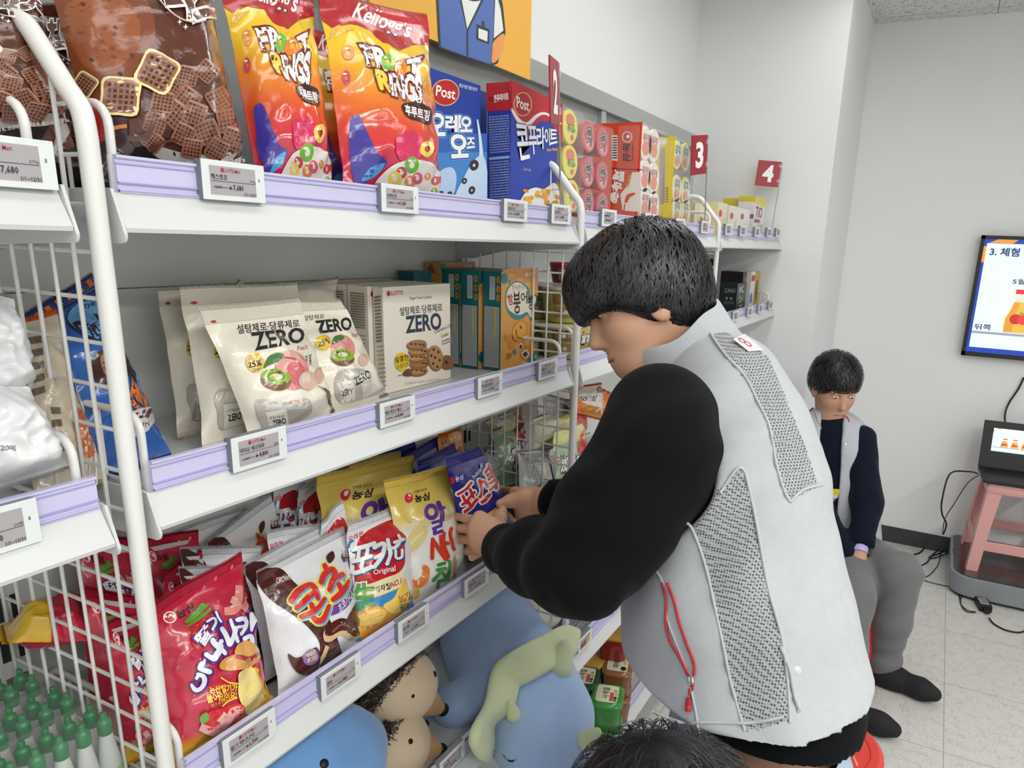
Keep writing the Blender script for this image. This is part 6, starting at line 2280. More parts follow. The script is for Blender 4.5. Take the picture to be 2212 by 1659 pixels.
a.text('安城湯麵', [(1252, 856), (1296, 854), (1298, 868), (1254, 866)], BLACK, off=.03)
a.oval((1295, 842), 7, 7, K('#5a3020'))
a.blob([(1256, 876), (1280, 880), (1302, 886), (1300, 902), (1265, 894)], K('#c98a3c'))
a.oval((1274, 884), 6, 3, K('#e3b93c'))
a.line([(1285, 890), (1298, 882), (1300, 895)], 4, K('#e6d6b0'))
make_bag('noodle_packet', 'orange noodle packet with black characters behind the man\'s chin', 'noodle packet', qo, OR2, .022, a, 131, ref=refo2, seal=(.03, .03))
for i, (x0, lb) in enumerate([(1305, 'orange noodle packet standing edge on, nearest the black sleeve'), (1316, 'orange noodle packet edge on, second in the row by the sleeve')]):
    qo = [at(x0 - 8, 842 + 8 * i, y=.86), at(x0 + 16, 846 + 8 * i, y=.855), at(x0 + 26, 930, y=.82), at(x0 - 6, 925, y=.825)]
    b = Art()
    b.oval((.55, .65), .2, .14, K('#e6e0d4'))
    b.text('안성', [(.42, .72), (.68, .72), (.68, .58), (.42, .58)], BLACK)
    b.oval((.5, .4), .1, .06, K('#c8243a'))
    make_bag('noodle_packet', lb, 'noodle packet', qo, OR2, .015, b, 132 + i, seal=(.03, .03))
qo = [at(1290, 1000, y=.80), at(1360, 960, y=.80), at(1380, 1090, y=.76), at(1300, 1100, y=.76)]
for k in (2, 3):
    qo[k][2] = dC3 + .004
make_bag('noodle_packet', 'orange noodle packet low behind the black sleeve', 'noodle packet', qo, K('#d98a52'), .025, None, 135, seal=(.03, .03))
for i, (p0, p1, lb) in enumerate([((1160, 850), (1235, 905), 'stack of plain wrapped noodles behind the divider, upper'), ((1160, 888), (1235, 935), 'stack of plain wrapped noodles behind the divider, lower')]):
    p, q = at(p0[0], p0[1], y=.90), at(p1[0], p1[1], y=.90)
    cc = [at(p0[0], p0[1], y=.90), at(p1[0], p0[1] + 14, y=.89), at(p1[0], p1[1] + 14, y=.88), at(p0[0], p1[1], y=.89)]
    b = Art()
    b.rows([(.1, .8), (.9, .8), (.9, .2), (.1, .2)], 8, K('#85888a'), seed=i)
    b.oval((.8, .85), .05, .08, K('#b8323c'))
    make_bag('noodle_packet', lb.replace('stack of plain wrapped noodles', 'grey printed noodle packet'), 'noodle packet', cc, K('#b9b9b6'), .02, b, 138 + i, seal=(.03, .03))

# ---------------------------------------------------------------- bay C, fourth board: rice bags
for q, sd, lb in [([(1215, 1215), (1380, 1190), (1395, 1330), (1215, 1400), .80, .755], 141, 'white rice bag with purple shapes right of the wire fence'),
                  ([(1090, 1230), (1215, 1215), (1215, 1420), (1085, 1420), .86, .82], 142, 'grey beige rice bag behind the divider wires')]:
    cc = [at(*q[0], y=q[4]), at(*q[1], y=q[4]), at(*q[2], y=q[5]), at(*q[3], y=q[5])]
    for k in (2, 3):
        cc[k][2] = dC4 + .004
    b = Art()
    if sd == 141:
        b.blob([(.0, .15), (.12, .2), (.16, .7), (.1, .95), (.0, .95)], K('#8c7f98'))
        b.blob([(.55, .5), (.75, .55), (.72, .8), (.6, .85)], K('#9a8fa6'))
        b.blob([(.72, .6), (.8, .55), (.82, .8), (.75, .85)], K('#cdb08a'))
    make_bag('rice_bag', lb, 'rice bag', cc, film('#d9d8d4' if sd == 141 else '#b7b3a6', rough=.4), .05, b, sd, seal=(.03, .03), wr=1.4)


# ---------------------------------------------------------------- bay C, lowest board: sauce tubs
def tub(label, x, y, z, col, lidc, paper, yaw=.25, s=1.0, lab=True):
    w_, d_, h = .115 * s, .095 * s, .085 * s
    t = thing('sauce_tub', label, 'tub', (x, y, z))
    c_, s_ = math.cos(yaw), math.sin(yaw)
    ex, ey = np.array([c_, s_, 0]), np.array([-s_, c_, 0])

    def ringpts(k, zz, rr=.024):
        o = []
        for (sx, sy, a0) in ((1, 1, 0), (-1, 1, PI / 2), (-1, -1, PI), (1, -1, 1.5 * PI)):
            for a in np.linspace(a0, a0 + PI / 2, 6):
                o.append(np.array([x, y, zz]) + ex * (sx * (w_ / 2 - rr) * k + rr * k * math.cos(a)) + ey * (sy * (d_ / 2 - rr) * k + rr * k * math.sin(a)))
        return o

    def loft(g, secs, m):
        n = 24
        V = [p for k, zz in secs for p in ringpts(k, zz)]
        F = [(i * n + j, i * n + (j + 1) % n, (i + 1) * n + (j + 1) % n, (i + 1) * n + j) for i in range(len(secs) - 1) for j in range(n)]
        F += [tuple(range(n - 1, -1, -1)), tuple((len(secs) - 1) * n + j for j in range(n))]
        g.add(V, F, m)
    pl = mat(col, rough=.18, coat=.4, fam='plastic_tub')
    g = G()
    loft(g, [(.84, z + .001), (.88, z + .003), (.96, z + h - .012)], pl)
    if lab:
        f0 = np.array([x, y, 0]) - ey * (d_ / 2 * .945)
        cs = [f0 - ex * w_ * .30 + np.array([0, 0, z + h * .8]), f0 + ex * w_ * .30 + np.array([0, 0, z + h * .8]), f0 + ex * w_ * .28 + np.array([0, 0, z + h * .2]) + ey * .004, f0 - ex * w_ * .28 + np.array([0, 0, z + h * .2]) + ey * .004]
        pf = flat_patch(*cs)
        b = Art()
        b.poly([(0, 0), (1, 0), (1, 1), (0, 1)], card('#ddd9cf'), uv=True)
        b.oval((.5, .6), .3, .25, BLACK)
        b.text('장', [(.4, .75), (.6, .75), (.6, .45), (.4, .45)], card('#efece4'), off=.03)
        b.rows([(.1, .3), (.9, .3), (.9, .08), (.1, .08)], 4, card('#9b7f52'), seed=3)
        b.onto(g, pf, lift=.0035)
    g.build('tub', t, smooth=50)
    g = G()
    loft(g, [(.97, z + h - .014), (1.0, z + h - .012), (1.0, z + h - .003), (.97, z + h), (.90, z + h + .001), (.86, z + h + .004), (.5, z + h + .0045)], mat(lidc, rough=.2, coat=.4, fam='plastic_lid'))
    if paper:
        zz = z + h + .0052
        f = lambda a_, b_: np.array([x, y, zz]) + ex * w_ * a_ + ey * d_ * b_
        pf = flat_patch(f(-.36, .34), f(.36, .34), f(.36, -.34), f(-.36, -.34))
        b = Art()
        b.blob([(.02, .1), (.1, .02), (.5, 0), (.9, .02), (.98, .1), (1, .5), (.98, .9), (.9, .98), (.5, 1), (.1, .98), (.02, .9), (0, .5)], card('#dcd9bd'), n=3)
        b.text(paper, [(.2, .72), (.85, .72), (.85, .42), (.2, .42)], BLACK, off=.02)
        if paper == '사계절':
            b.poly([(.1, .38), (.6, .38), (.6, .2), (.1, .2)], card('#cf4a5c'))
            for q_, c2 in (((.15, .12), '#4a7a3c'), ((.3, .12), '#2c2a28'), ((.5, .1), '#d9a05a'), ((.7, .14), '#8aa84a')):
                b.oval(q_, .08, .08, card(c2))
        else:
            b.oval((.2, .2), .14, .14, BLACK)
            b.line([(.45, .12), (.75, .22)], .12, card('#d6a86a'), smooth=False)
        b.onto(g, pf, lift=.0002)
    g.build('lid', t, smooth=50)
    return t


GR, RD, BRN, GLD, DG = '#3a8a3a', '#8e2326', '#7d5232', '#b58a3a', '#234a30'
hh = .0905
zt_ = dC5
p = at(1318, 1530, z=zt_ + hh * 2)
TB = [('green sauce tub with cream label, front one on top of another', 1312, 1500, 2, GR, GR, '사계절', .3), ('brown sauce tub with cream label beside the man\'s vest', 1335, 1435, 2, '#8a6038', '#8a5c38', '재래식', .3),
      ('dark green sauce tub behind the plush horn', 1262, 1460, 2, '#2a4a34', DG, '사계절', .3), ('gold lidded brown sauce tub left of the red ones', 1278, 1416, 2, '#8a6a3a', GLD, None, .3)]
for lb, px, py, n_, c1, c2, pp, yw in TB:
    q = at(px, py, z=zt_ + hh * n_)
    tub(lb, q[0], q[1], zt_ + .0935, c1, c2, pp, yw)
    tub(lb.split(' sauce')[0].split(' lidded')[0] + ' sauce tub underneath, lower of its stack', q[0], q[1], zt_ + .001, c1, c2, None, yw)
q = at(1330, 1372, z=zt_ + hh * 3 - .01)
tub('red sauce tub with gold lid, upper of the two red ones', q[0] + .02, q[1] + .01, zt_ + .186, RD, GLD, None, .3)
tub('red sauce tub with gold lid, middle of the red stack', q[0] + .02, q[1] + .01, zt_ + .0935, RD, GLD, None, .3)
tub('red sauce tub with gold lid, bottom of the red stack', q[0] + .02, q[1] + .01, zt_ + .001, RD, GLD, None, .3)

# ---------------------------------------------------------------- bay A: wrapped white packs, green capped bottles
dA2, dA3 = deck('A', 2), deck('A', 3)
WP = mat('#dcdcde', rough=.35, coat=.2, bump=(.25, 14, .006), fam='white_film')
for q, sd, T_, lb in [([(-120, 800), (60, 830), (150, 1010), (-100, 1090), .75, .735], 151, .05, 'white wrapped pack lying in front at the left edge, grey print'),
                      ([(-120, 600), (30, 640), (75, 870), (-110, 900), .80, .78], 152, .05, 'white wrapped pack standing behind the other at the left edge')]:
    cc = [at(*q[0], y=q[4]), at(*q[1], y=q[4]), at(*q[2], y=q[5]), at(*q[3], y=q[5])]
    for k in (2, 3):
        cc[k][2] = max(cc[k][2], dA2 + .01) if sd == 151 else cc[k][2]
    rf = bag_patch(cc, T_, sd, seal=(.02, .02), wr=1.7)
    b = Art(rf[0])
    if sd == 151:
        b.text('20매', [(2, 960), (34, 962), (34, 974), (2, 974)], K('#77787c'), off=.02)
    make_bag('wrapped_pack', lb, 'pack', cc, WP, T_, b, sd, ref=rf, seal=(.02, .02))

CAP = mat('#1f7a44', rough=.35, coat=.2, fam='green_plastic')
BODY = mat('#cfd4cf', rough=.35, alpha=.82, fam='frosted_plastic')
LIQ = mat('#8fb878', rough=.3, fam='green_liquid')


def bottle(c, first=None):
    if first is not None:
        o = copy_tree(first)
        o.location = [float(v) for v in c]
        return o
    t = thing('bottle', 'small frosted bottle of green liquid with a green cap, in shrink wrap', 'bottle', c, 'green capped bottles')
    k = .63
    sc = lambda pr: [(r * k, h * k) for r, h in pr]
    g = G()
    g.lathe(sc([(0, .0), (.019, 0), (.021, .003), (.021, .055), (.019, .062)]), c, LIQ, seg=14)
    g.build('liquid', t, smooth=40)
    G().lathe(sc([(.0195, .06), (.0185, .068), (.0105, .128), (.009, .134), (0, .134)]), c, BODY, seg=14).build('neck', t, smooth=40)
    G().lathe(sc([(.0108, .126), (.0115, .127), (.0118, .148), (.0105, .153), (.0055, .157), (.0060, .166), (.0045, .169), (0, .169)]), c, CAP, seg=14).build('cap', t, smooth=40)
    return t


b0 = None
z0 = dA3 + .001
zc = z0 + .095
q0 = at(224, 1558, z=zc)
q1 = at(175, 1582, z=zc)
stepx = float(np.clip(q0[0] - q1[0], .022, .04))
qy = at(197, 1541, z=zc)
stepy = float(np.clip(qy[1] - q0[1], .024, .035))
qg = at(158, 1509, z=zc)
pair = float(np.clip(qg[1] - q0[1], stepy * 2.0, .09))
wrap = mat('#ffffff', rough=.05, alpha=.06, spec=.8, coat=.4, bump=(.8, 18, .01), fam='shrink_wrap')
ys = [q0[1] - pair, q0[1] - pair + stepy] + [q0[1] + pair * n_ + m_ * stepy for n_ in range(6) for m_ in (0, 1)]
ncol = 8
for y in ys:
    if y > .975 or y < .735:
        continue
    for k in range(ncol):
        x = q0[0] - stepx * k
        bb = bottle((x, y, z0), b0)
        b0 = b0 or bb
for i, y in enumerate(ys[::2]):
    if y > .975 - stepy or y < .735:
        continue
    g = G().box((q0[0] - stepx * (ncol - .5), y - stepy * .52, z0 + .004), (q0[0] + stepx * .5, y + stepy * 1.5, z0 + .108), wrap, bev=.008)
    tag(g.build('shrink_film', smooth=60), 'clear shrink film round a double row of green capped bottles, ' + ['front', 'second', 'third', 'fourth', 'fifth', 'sixth'][min(i, 5)] + ' from the front', 'film')
# ================================================================== soft toys on the fourth board
def sample(fd, P):
    P = np.atleast_2d(np.asarray(P, float))
    idx, fr = [], []
    for a in range(3):
        x = fd.ax[a]
        i = np.clip(np.searchsorted(x, P[:, a]) - 1, 0, len(x) - 2)
        idx.append(i)
        fr.append(np.clip((P[:, a] - x[i]) / (x[i + 1] - x[i]), 0, 1))
    o = np.zeros(len(P))
    for dx in (0, 1):
        for dy in (0, 1):
            for dz in (0, 1):
                w_ = (fr[0] if dx else 1 - fr[0]) * (fr[1] if dy else 1 - fr[1]) * (fr[2] if dz else 1 - fr[2])
                o += w_ * fd.D[idx[0] + dx, idx[1] + dy, idx[2] + dz]
    return o


def gradn(fd, P, e=.004):
    P = np.atleast_2d(np.asarray(P, float))
    g_ = np.stack([sample(fd, P + np.eye(3)[k] * e) - sample(fd, P - np.eye(3)[k] * e) for k in range(3)], 1)
    return g_ / (np.linalg.norm(g_, axis=1)[:, None] + 1e-9)


def hit(fd, px, py, off=0.0, d0=.3, d1=3.6):
    """where the line of sight through a pixel first meets the soft body (None when it misses)"""
    r = ray(px, py)
    o = np.array([0, 0, EYE])
    d = np.arange(d0, d1, .004)
    P = o + d[:, None] * r
    s_ = sample(fd, P)
    inb = np.all([(P[:, k] > fd.ax[k][0]) & (P[:, k] < fd.ax[k][-1]) for k in range(3)], axis=0)
    k = np.where((s_ < 0) & inb)[0]
    if len(k):
        p = P[k[0]]
    else:
        s2 = np.where(inb, s_, 9)
        p = P[int(np.argmin(s2))]
    n = gradn(fd, p)[0]
    return p - n * (sample(fd, p)[0]) * (0 if len(k) else .9) + n * off


def field(lo, hi, h):
    return Field(*[np.arange(l, u + h, h) for l, u in zip(lo, hi)])


def soft(fd, name, parent, m, it=1, disp=None, mats=None, smooth=180):
    V, F = fd.mesh()
    V = net(V, F, it)
    if disp is not None:
        V = V + vnormals(V, F) * disp(V)[:, None]
    g = G()
    g.add(V, F.tolist(), m if mats is None else mats(V, F))
    o = g.build(name, parent, smooth=smooth, fixn=True)
    return o


def pebble(g, p, n, r, m, flat=.45):
    n = np.asarray(n) / np.linalg.norm(n)
    e1 = np.cross(n, [0.1, .2, 1.0])
    e1 /= np.linalg.norm(e1)
    e2 = np.cross(n, e1)
    rr = np.broadcast_to(np.asarray(r, float), (2,)) if np.ndim(r) else np.array([r, r])
    g.ell(p, (rr[0], rr[1], flat * rr.min()), m, frame=np.array([e1, e2, n]), seg=16, rings=10)


PLB = mat('#a6c1ea', rough=.95, spec=.1, sheen=.4, bump=(.4, 700, .0012), var=(.05, 12), fam='velour')
PLG = mat('#d0d9b0', rough=.95, spec=.1, sheen=.4, bump=(.4, 700, .0012), var=(.04, 12), fam='velour')
PLT = mat('#ecd3b2', rough=.95, spec=.1, sheen=.4, bump=(.4, 700, .0012), var=(.03, 12), fam='velour')
PLO = mat('#d2a066', rough=.95, spec=.1, sheen=.4, bump=(.4, 700, .0012), var=(.05, 14), fam='velour')
PLS = mat('#74a4d8', rough=.95, spec=.1, sheen=.4, bump=(.4, 700, .0012), var=(.05, 12), fam='velour')
BEAD = mat('#0e0d0f', rough=.5, fam='stitched_eye')
FUR = mat('#4d433d', rough=1.0, spec=.1, fam='fur')
FUR2 = mat('#8d8177', rough=1.0, spec=.1, fam='fur')

# the big blue dinosaur
A_, B_ = at(1062, 1370, y=.86), at(1178, 1618, y=.60)
fd = field((.70, .44, .34), (1.50, 1.02, .98), .006)
M1 = .5 * (A_ + B_)
fd.chain([A_, at(1112, 1478, y=.755), at(1165, 1560, y=.655), B_], [.122, .130, .112, .092], .05)
fd.ell(at(985, 1520, y=.80), (.06, .055, .04), .04)
fd.ell(at(1180, 1500, y=.83), (.06, .06, .05), .04)
t = thing('plush_dinosaur', 'big pale blue plush dinosaur with a green frill drooping over the shelf edge', 'plush toy', (M1[0], M1[1], deck('B', 4)))
seam = lambda V: .0015 * wav(V, 3, 5, 3, 12)
soft(fd, 'body', t, PLB, 2, seam)
DINO = fd
# frill: a ribbon from the outer to the inner edge
oe = [(1236, 1374), (1192, 1385), (1140, 1420), (1103, 1445), (1085, 1466), (1056, 1520), (1032, 1570), (1026, 1602), (1040, 1628)]
ie = [(1247, 1398), (1212, 1422), (1176, 1448), (1136, 1470), (1116, 1478), (1106, 1528), (1068, 1560), (1068, 1600), (1062, 1630)]
fr_ = field((.80, .44, .50), (1.46, 1.0, .98), .005)
O3 = spline([hit(fd, *q, off=.040) for q in oe[:5]] + [at(*q, y=yy) for q, yy in zip(oe[5:], (.695, .665, .655, .650))], 8)
I3 = spline([hit(fd, *q, off=.012) for q in ie], 8)
for p, q in zip(O3, I3):
    fr_.cone(p, q, .010, .011, .006)
soft(fr_, 'frill', t, PLG, 2)
for k_, (q, r, tip) in enumerate([((1208, 1440), .030, (1188, 1402)), ((1112, 1545), .016, (1124, 1512)), ((1258, 1600), .020, (1262, 1575))]):
    hf_ = hit(fd, *q, off=.004)
    n = gradn(fd, hf_)[0]
    ff = field(hf_ - .09, hf_ + .09, .004)
    tp = hit(fd, *tip, off=.030)
    ff.cone(hf_, hf_ + n * r * .9 + (tp - hf_) * .4, r, r * .55, .01)
    soft(ff, 'horn', t, PLG, 2)
g = G()
g.tube([hit(fd, x, y, off=.001) for x, y in spline([(1087, 1629), (1094, 1638), (1103, 1643), (1111, 1643), (1116, 1640)], 5)], [.0012] * 8 + [.0025] * 8 + [.0014] * 5, BEAD, seg=8)
g.build('closed_eye', t, smooth=60)


def hedgehog(label, c, px_nose, px_eye, px_eye2, yc, r, seed, zmin):
    C0 = np.array(c, float)
    t = thing('plush_hedgehog', label, 'plush toy', (C0[0], C0[1], zmin))
    fd = field(C0 - .17, C0 + .17, .005)
    nose = at(*px_nose, y=yc - .055)
    d = nose - C0
    d /= np.linalg.norm(d)
    fd.ell(C0, (r * 1.05, r, r * .92), .03)
    fd.ell(C0 + d * r * .40, (r * .68, r * .62, r * .62), .05)
    for sx in (-.6, .6):
        fd.ell(C0 + np.array([sx * r, -.3 * r, -r * .8]), (.022, .03, .016), .02)
    cd = np.array([0, 0, EYE]) - C0
    dd = d + .75 * cd / np.linalg.norm(cd) * np.array([1, 1, .3])
    dd /= np.linalg.norm(dd)

    def bm_(V, F):
        v = V[F].mean(1) - C0
        v /= np.linalg.norm(v, axis=1)[:, None]
        return [FUR if q < .10 and z > -.6 else PLT for q, z in zip(v @ dd, v[:, 2])]
    soft(fd, 'body', t, PLT, 2, lambda V: .001 * wav(V, seed, 4, 4, 10), mats=bm_)
    sn = field(C0 - .22, C0 + .22, .005)
    b = C0 + d * r * .92
    sn.cone(b, nose, .040, .014, .01)
    soft(sn, 'snout', t, PLO, 2)
    g = G()
    pebble(g, nose + d * .011, d, .0135, BEAD, .8)
    g.build('nose', t, smooth=180)
    for q in (px_eye, px_eye2):
        if q:
            p = hit(fd, *q)
            g = G()
            pebble(g, p, gradn(fd, p)[0], .0065, BEAD, .5)
            g.build('eye', t, smooth=180)
    # shaggy coat over the back and crown
    cd = np.array([0, 0, EYE]) - C0
    dd = d + .75 * cd / np.linalg.norm(cd) * np.array([1, 1, .3])
    dd /= np.linalg.norm(dd)
    rg = np.random.RandomState(seed)
    g = G()
    n = 0
    V, F, M = [], [], []
    while n < 4000:
        v = rg.normal(size=3)
        v /= np.linalg.norm(v)
        if v @ dd > .12 + .1 * rg.rand() or v[2] < -.6:
            continue
        p = C0 + v * np.array([r * 1.05, r, r * .92]) * .98
        q = v + rg.normal(size=3) * .5
        q /= np.linalg.norm(q)
        s_ = np.cross(q, rg.normal(size=3))
        s_ /= np.linalg.norm(s_)
        L_ = rg.uniform(.010, .018)
        k = len(V)
        V += [p - s_ * .0016, p + s_ * .0016, p + q * L_]
        F.append((k, k + 1, k + 2))
        M.append(FUR if rg.rand() < .62 else FUR2)
        n += 1
    g.add(V, F, M)
    o = g.build('coat', t, fixn=False)
    o['kind'] = 'stuff'
    return t


h1 = at(846, 1480, y=.84)
h2 = at(838, 1606, y=.81)
hedgehog('tan plush hedgehog on top, black nose against the blue dinosaur', h1, (948, 1529), (891, 1503), (939, 1456), .84, .078, 5, deck('B', 4) + .07)
hedgehog('tan plush hedgehog below the other one, snout over the board', h2, (943, 1619), (886, 1602), (927, 1558), .81, .068, 6, deck('B', 4))
# blue plush at the lower left, its blunt head to the right
c0, c1 = at(772, 1605, y=.81), at(640, 1690, y=.80)
fd = field((.5, .62, .58), (1.02, 1.0, .95), .006)
fd.chain([c0, c0 * .5 + c1 * .5, c1], [.050, .088, .105], .05)
t = thing('plush_whale', 'bright blue plush with a small black eye, below the front price rail', 'plush toy', (float(c1[0]), .82, deck('B', 4)))
soft(fd, 'body', t, PLS, 2, lambda V: .001 * wav(V, 8, 4, 4, 10))
g = G()
p = hit(fd, 700, 1650)
pebble(g, p, gradn(fd, p)[0], .0075, BEAD, .5)
g.build('eye', t, smooth=180)
g = G()
for q in ((632, 1657), (641, 1656), (651, 1658)):
    p = [hit(fd, q[0] + dx, q[1] + dy, off=.001) for dx, dy in ((-6, -3), (0, 0), (4, 6))]
    g.tube(p, .001, BEAD, seg=6)
g.build('mouth', t)
# ================================================================== people
SKIN = mat('#c89b80', rough=.55, spec=.35, bump=(.12, 420, .001), var=(.05, 30), fam='skin')
NAIL = mat('#d8ab98', rough=.3, coat=.3, fam='nail')
HAIR = mat('#17161a', rough=.42, spec=.5, fam='hair')
HAIR2 = mat('#2a282c', rough=.38, spec=.6, fam='hair')
BLK = mat('#0e0f12', rough=.92, spec=.12, sheen=.04, bump=(.3, 600, .001), fam='black_knit')
NAVY = mat('#161a28', rough=.95, spec=.1, sheen=.06, bump=(.6, 260, .002), fam='navy_knit')
VG = mat('#b6babd', rough=.8, spec=.2, bump=(.5, 520, .0012), var=(.03, 60), fam='grey_vest_cloth')
VS = mat('#b6b9c1', rough=.7, spec=.25, bump=(.05, 60, .002), fam='smooth_grey_cloth')
PIPE = mat('#b6babd', rough=.8, fam='stitched_seam')
REDP = mat('#b82a36', rough=.6, fam='red_piping')
JEAN = mat('#9fb4c6', rough=.9, bump=(.5, 700, .001), var=(.10, 25), fam='denim')
TROU = mat('#6b6c6e', rough=.95, sheen=.2, bump=(.4, 500, .001), fam='grey_wool')
SHOE = mat('#1b1b1d', rough=.8, bump=(.3, 400, .001), fam='black_knit_shoe')


def mesh_cloth(dark='#4c4e50', light='#a8acac', name='mesh_cloth'):
    m = mat(light, rough=.8, spec=.2, fam=name)
    nt = m.node_tree
    L = nt.links
    b = nt.nodes['Principled BSDF']
    tc = nd(nt, 'ShaderNodeTexCoord')
    vo = nd(nt, 'ShaderNodeTexVoronoi', Scale=270.0, Randomness=.15)
    L.new(tc.outputs['Object'], vo.inputs['Vector'])
    r = nd(nt, 'ShaderNodeValToRGB')
    e = r.color_ramp.elements
    e[0].position, e[1].position = .32, .48
    e[0].color, e[1].color = lin(dark), lin(light)
    L.new(vo.outputs['Distance'], r.inputs[0])
    L.new(r.outputs[0], b.inputs['Base Color'])
    return m


MESHC = mesh_cloth()


def D_(px, py, d):
    return at(px, py, d=d)


def inpoly(P, poly):
    x, y = P[:, 0], P[:, 1]
    c = np.zeros(len(P), bool)
    n = len(poly)
    for i in range(n):
        x0, y0 = poly[i]
        x1, y1 = poly[(i + 1) % n]
        k = ((y0 > y) != (y1 > y)) & (x < (x1 - x0) * (y - y0) / ((y1 - y0) if y1 != y0 else 1e-9) + x0)
        c ^= k
    return c


def strands(fd, crown, n, seed, ln, up=(0, 0, 1), ok=None, lift=.006, wd=.0011, sweep=(0, 0, 0), steps=7, g=None, root=None):
    """locks of hair laid on a soft body, flowing away from the crown"""
    rg = np.random.RandomState(seed)
    V, F = fd.mesh()
    sel = np.arange(len(V)) if ok is None else np.where(ok(V))[0]
    P = V[rg.choice(sel, n)] + rg.normal(size=(n, 3)) * .002
    upv = np.asarray(up, float)
    pts = [P]
    L_ = rg.uniform(ln[0], ln[1], n)[:, None] / steps
    jit = rg.normal(size=(n, 3)) * .35
    for k in range(steps):
        nn = gradn(fd, P)
        d = (P - crown)
        d = d / (np.linalg.norm(d, axis=1)[:, None] + .02) - .45 * upv + jit + np.asarray(sweep, float)
        d = d - nn * (d * nn).sum(1)[:, None]
        d /= np.linalg.norm(d, axis=1)[:, None] + 1e-9
        P = P + d * L_
        s_ = sample(fd, P)
        nn = gradn(fd, P)
        tgt = lift * math.sin(PI * min(1, (k + 1) / steps * .9)) + .0008
        P = P + nn * np.clip(tgt - s_, -.01, .01)[:, None]
        pts.append(P)
    Q = np.stack(pts, 1)
    T = np.gradient(Q, axis=1)
    N = gradn(fd, Q.reshape(-1, 3)).reshape(Q.shape)
    B = np.cross(T, N)
    B /= np.linalg.norm(B, axis=2)[..., None] + 1e-9
    w_ = (wd * np.sin(np.linspace(.5, PI * .97, steps + 1)))[None, :, None]
    A, C_ = Q - B * w_, Q + B * w_
    m = steps + 1
    VV = np.concatenate([A, C_], 1).reshape(-1, 3)
    base = np.arange(n)[:, None] * 2 * m
    FF = []
    for i in range(steps):
        FF.append(np.stack([base[:, 0] + i, base[:, 0] + i + 1, base[:, 0] + m + i + 1, base[:, 0] + m + i], 1))
    FF = np.vstack(FF)
    mm = np.where(rg.rand(n) < .5, 0, 1)
    mats = [(HAIR, HAIR2)[mm[f[0] // (2 * m)]] for f in FF]
    g.add(VV, FF.tolist(), mats)


def head_field(c, F, U, h=.004, s=1.0):
    """skull, face, nose, lips, ears round the head centre c, facing F with crown along U"""
    F, U = np.asarray(F, float), np.asarray(U, float)
    F /= np.linalg.norm(F)
    U = U - F * (U @ F)
    U /= np.linalg.norm(U)
    R_ = np.cross(F, U)
    M = np.array([F, R_, U])
    q = lambda f, r, u: np.asarray(c) + s * (F * f + R_ * r + U * u)
    fd = field(np.asarray(c) - .22 * s, np.asarray(c) + .22 * s, h)
    e = lambda f, r, u, rr, k=.02, sub=False: fd.ell(q(f, r, u), np.array(rr) * s, k * s, M, sub)
    e(-.012, 0, .030, (.092, .073, .085), .02)
    e(.030, 0, -.030, (.058, .058, .075), .03)
    e(.052, 0, -.085, (.032, .036, .026), .03)            # chin
    for r in (-1, 1):
        e(.045, r * .034, -.022, (.030, .024, .028), .02)    # cheeks
        e(.076, r * .031, .012, (.014, .019, .011), .012, True)  # eye sockets
        e(.066, r * .031, .011, (.014, .014, .012), .006)    # eyeballs
        e(.074, r * .030, .028, (.012, .024, .006), .010)    # brows
        e(-.004, r * .074, -.012, (.020, .008, .031), .006)  # ears
        e(.004, r * .080, -.010, (.011, .005, .019), .004, True)
        e(.082, r * .010, -.036, (.010, .009, .007), .006)   # nostrils
    fd.cone(q(.080, 0, .014), q(.099, 0, -.028), .007 * s, .011 * s, .012 * s)
    e(.078, 0, -.060, (.012, .024, .006), .006)
    e(.076, 0, -.070, (.012, .021, .007), .006)
    e(.090, 0, -.0645, (.012, .024, .0015), .002, True)
    return fd, q, M


def face_extras(g, q, M, s=1.0, closed=False):
    for r in (-1, 1):
        p = q(.0785, r * .031, .010)
        g.ell(p, (.006 * s, .0115 * s, .0035 * s), mat('#e8e4e0', rough=.25, fam='eye_white'), frame=M, seg=12, rings=8)
        g.ell(q(.0825, r * .031, .009), (.0030 * s, .0045 * s, .0040 * s), mat('#1a1210', rough=.15, fam='iris'), frame=M, seg=10, rings=8)
        g.tube([q(.080, r * (.014 + .008 * k), .0265 + .004 * math.sin(k * .8)) for k in range(5)], [.0015, .003, .003, .0025, .001], HAIR, seg=6)
    g.tube([q(.0865, -.020, -.0645), q(.0905, 0, -.0640), q(.0865, .020, -.0645)], .0012, mat('#8a4f48', rough=.5, fam='lip'), seg=6)


def fingers(fd, wrist, knuckles, tips, mid=None, rw=.026, bow=None, kr=.0092, tr=.0072):
    """palm from the wrist to the knuckles, and four jointed fingers"""
    w_ = np.asarray(wrist, float)
    K = [np.asarray(k, float) for k in knuckles]
    for i, k in enumerate(K):
        fd.cone(w_ + (k - w_) * .12, k, rw * .62, kr * 1.35, .016)
    for i, (k, t) in enumerate(zip(K, tips)):
        t = np.asarray(t, float)
        b = bow[i] if bow is not None else np.zeros(3)
        p1 = k + (t - k) * .45 + b
        p2 = k + (t - k) * .76 + b * .8
        sc = (1.0, 1.06, 1.0, .86)[i]
        fd.chain([k, p1, p2, t], [kr * 1.06 * sc, kr * .97 * sc, kr * .88 * sc, tr * sc], .0035)


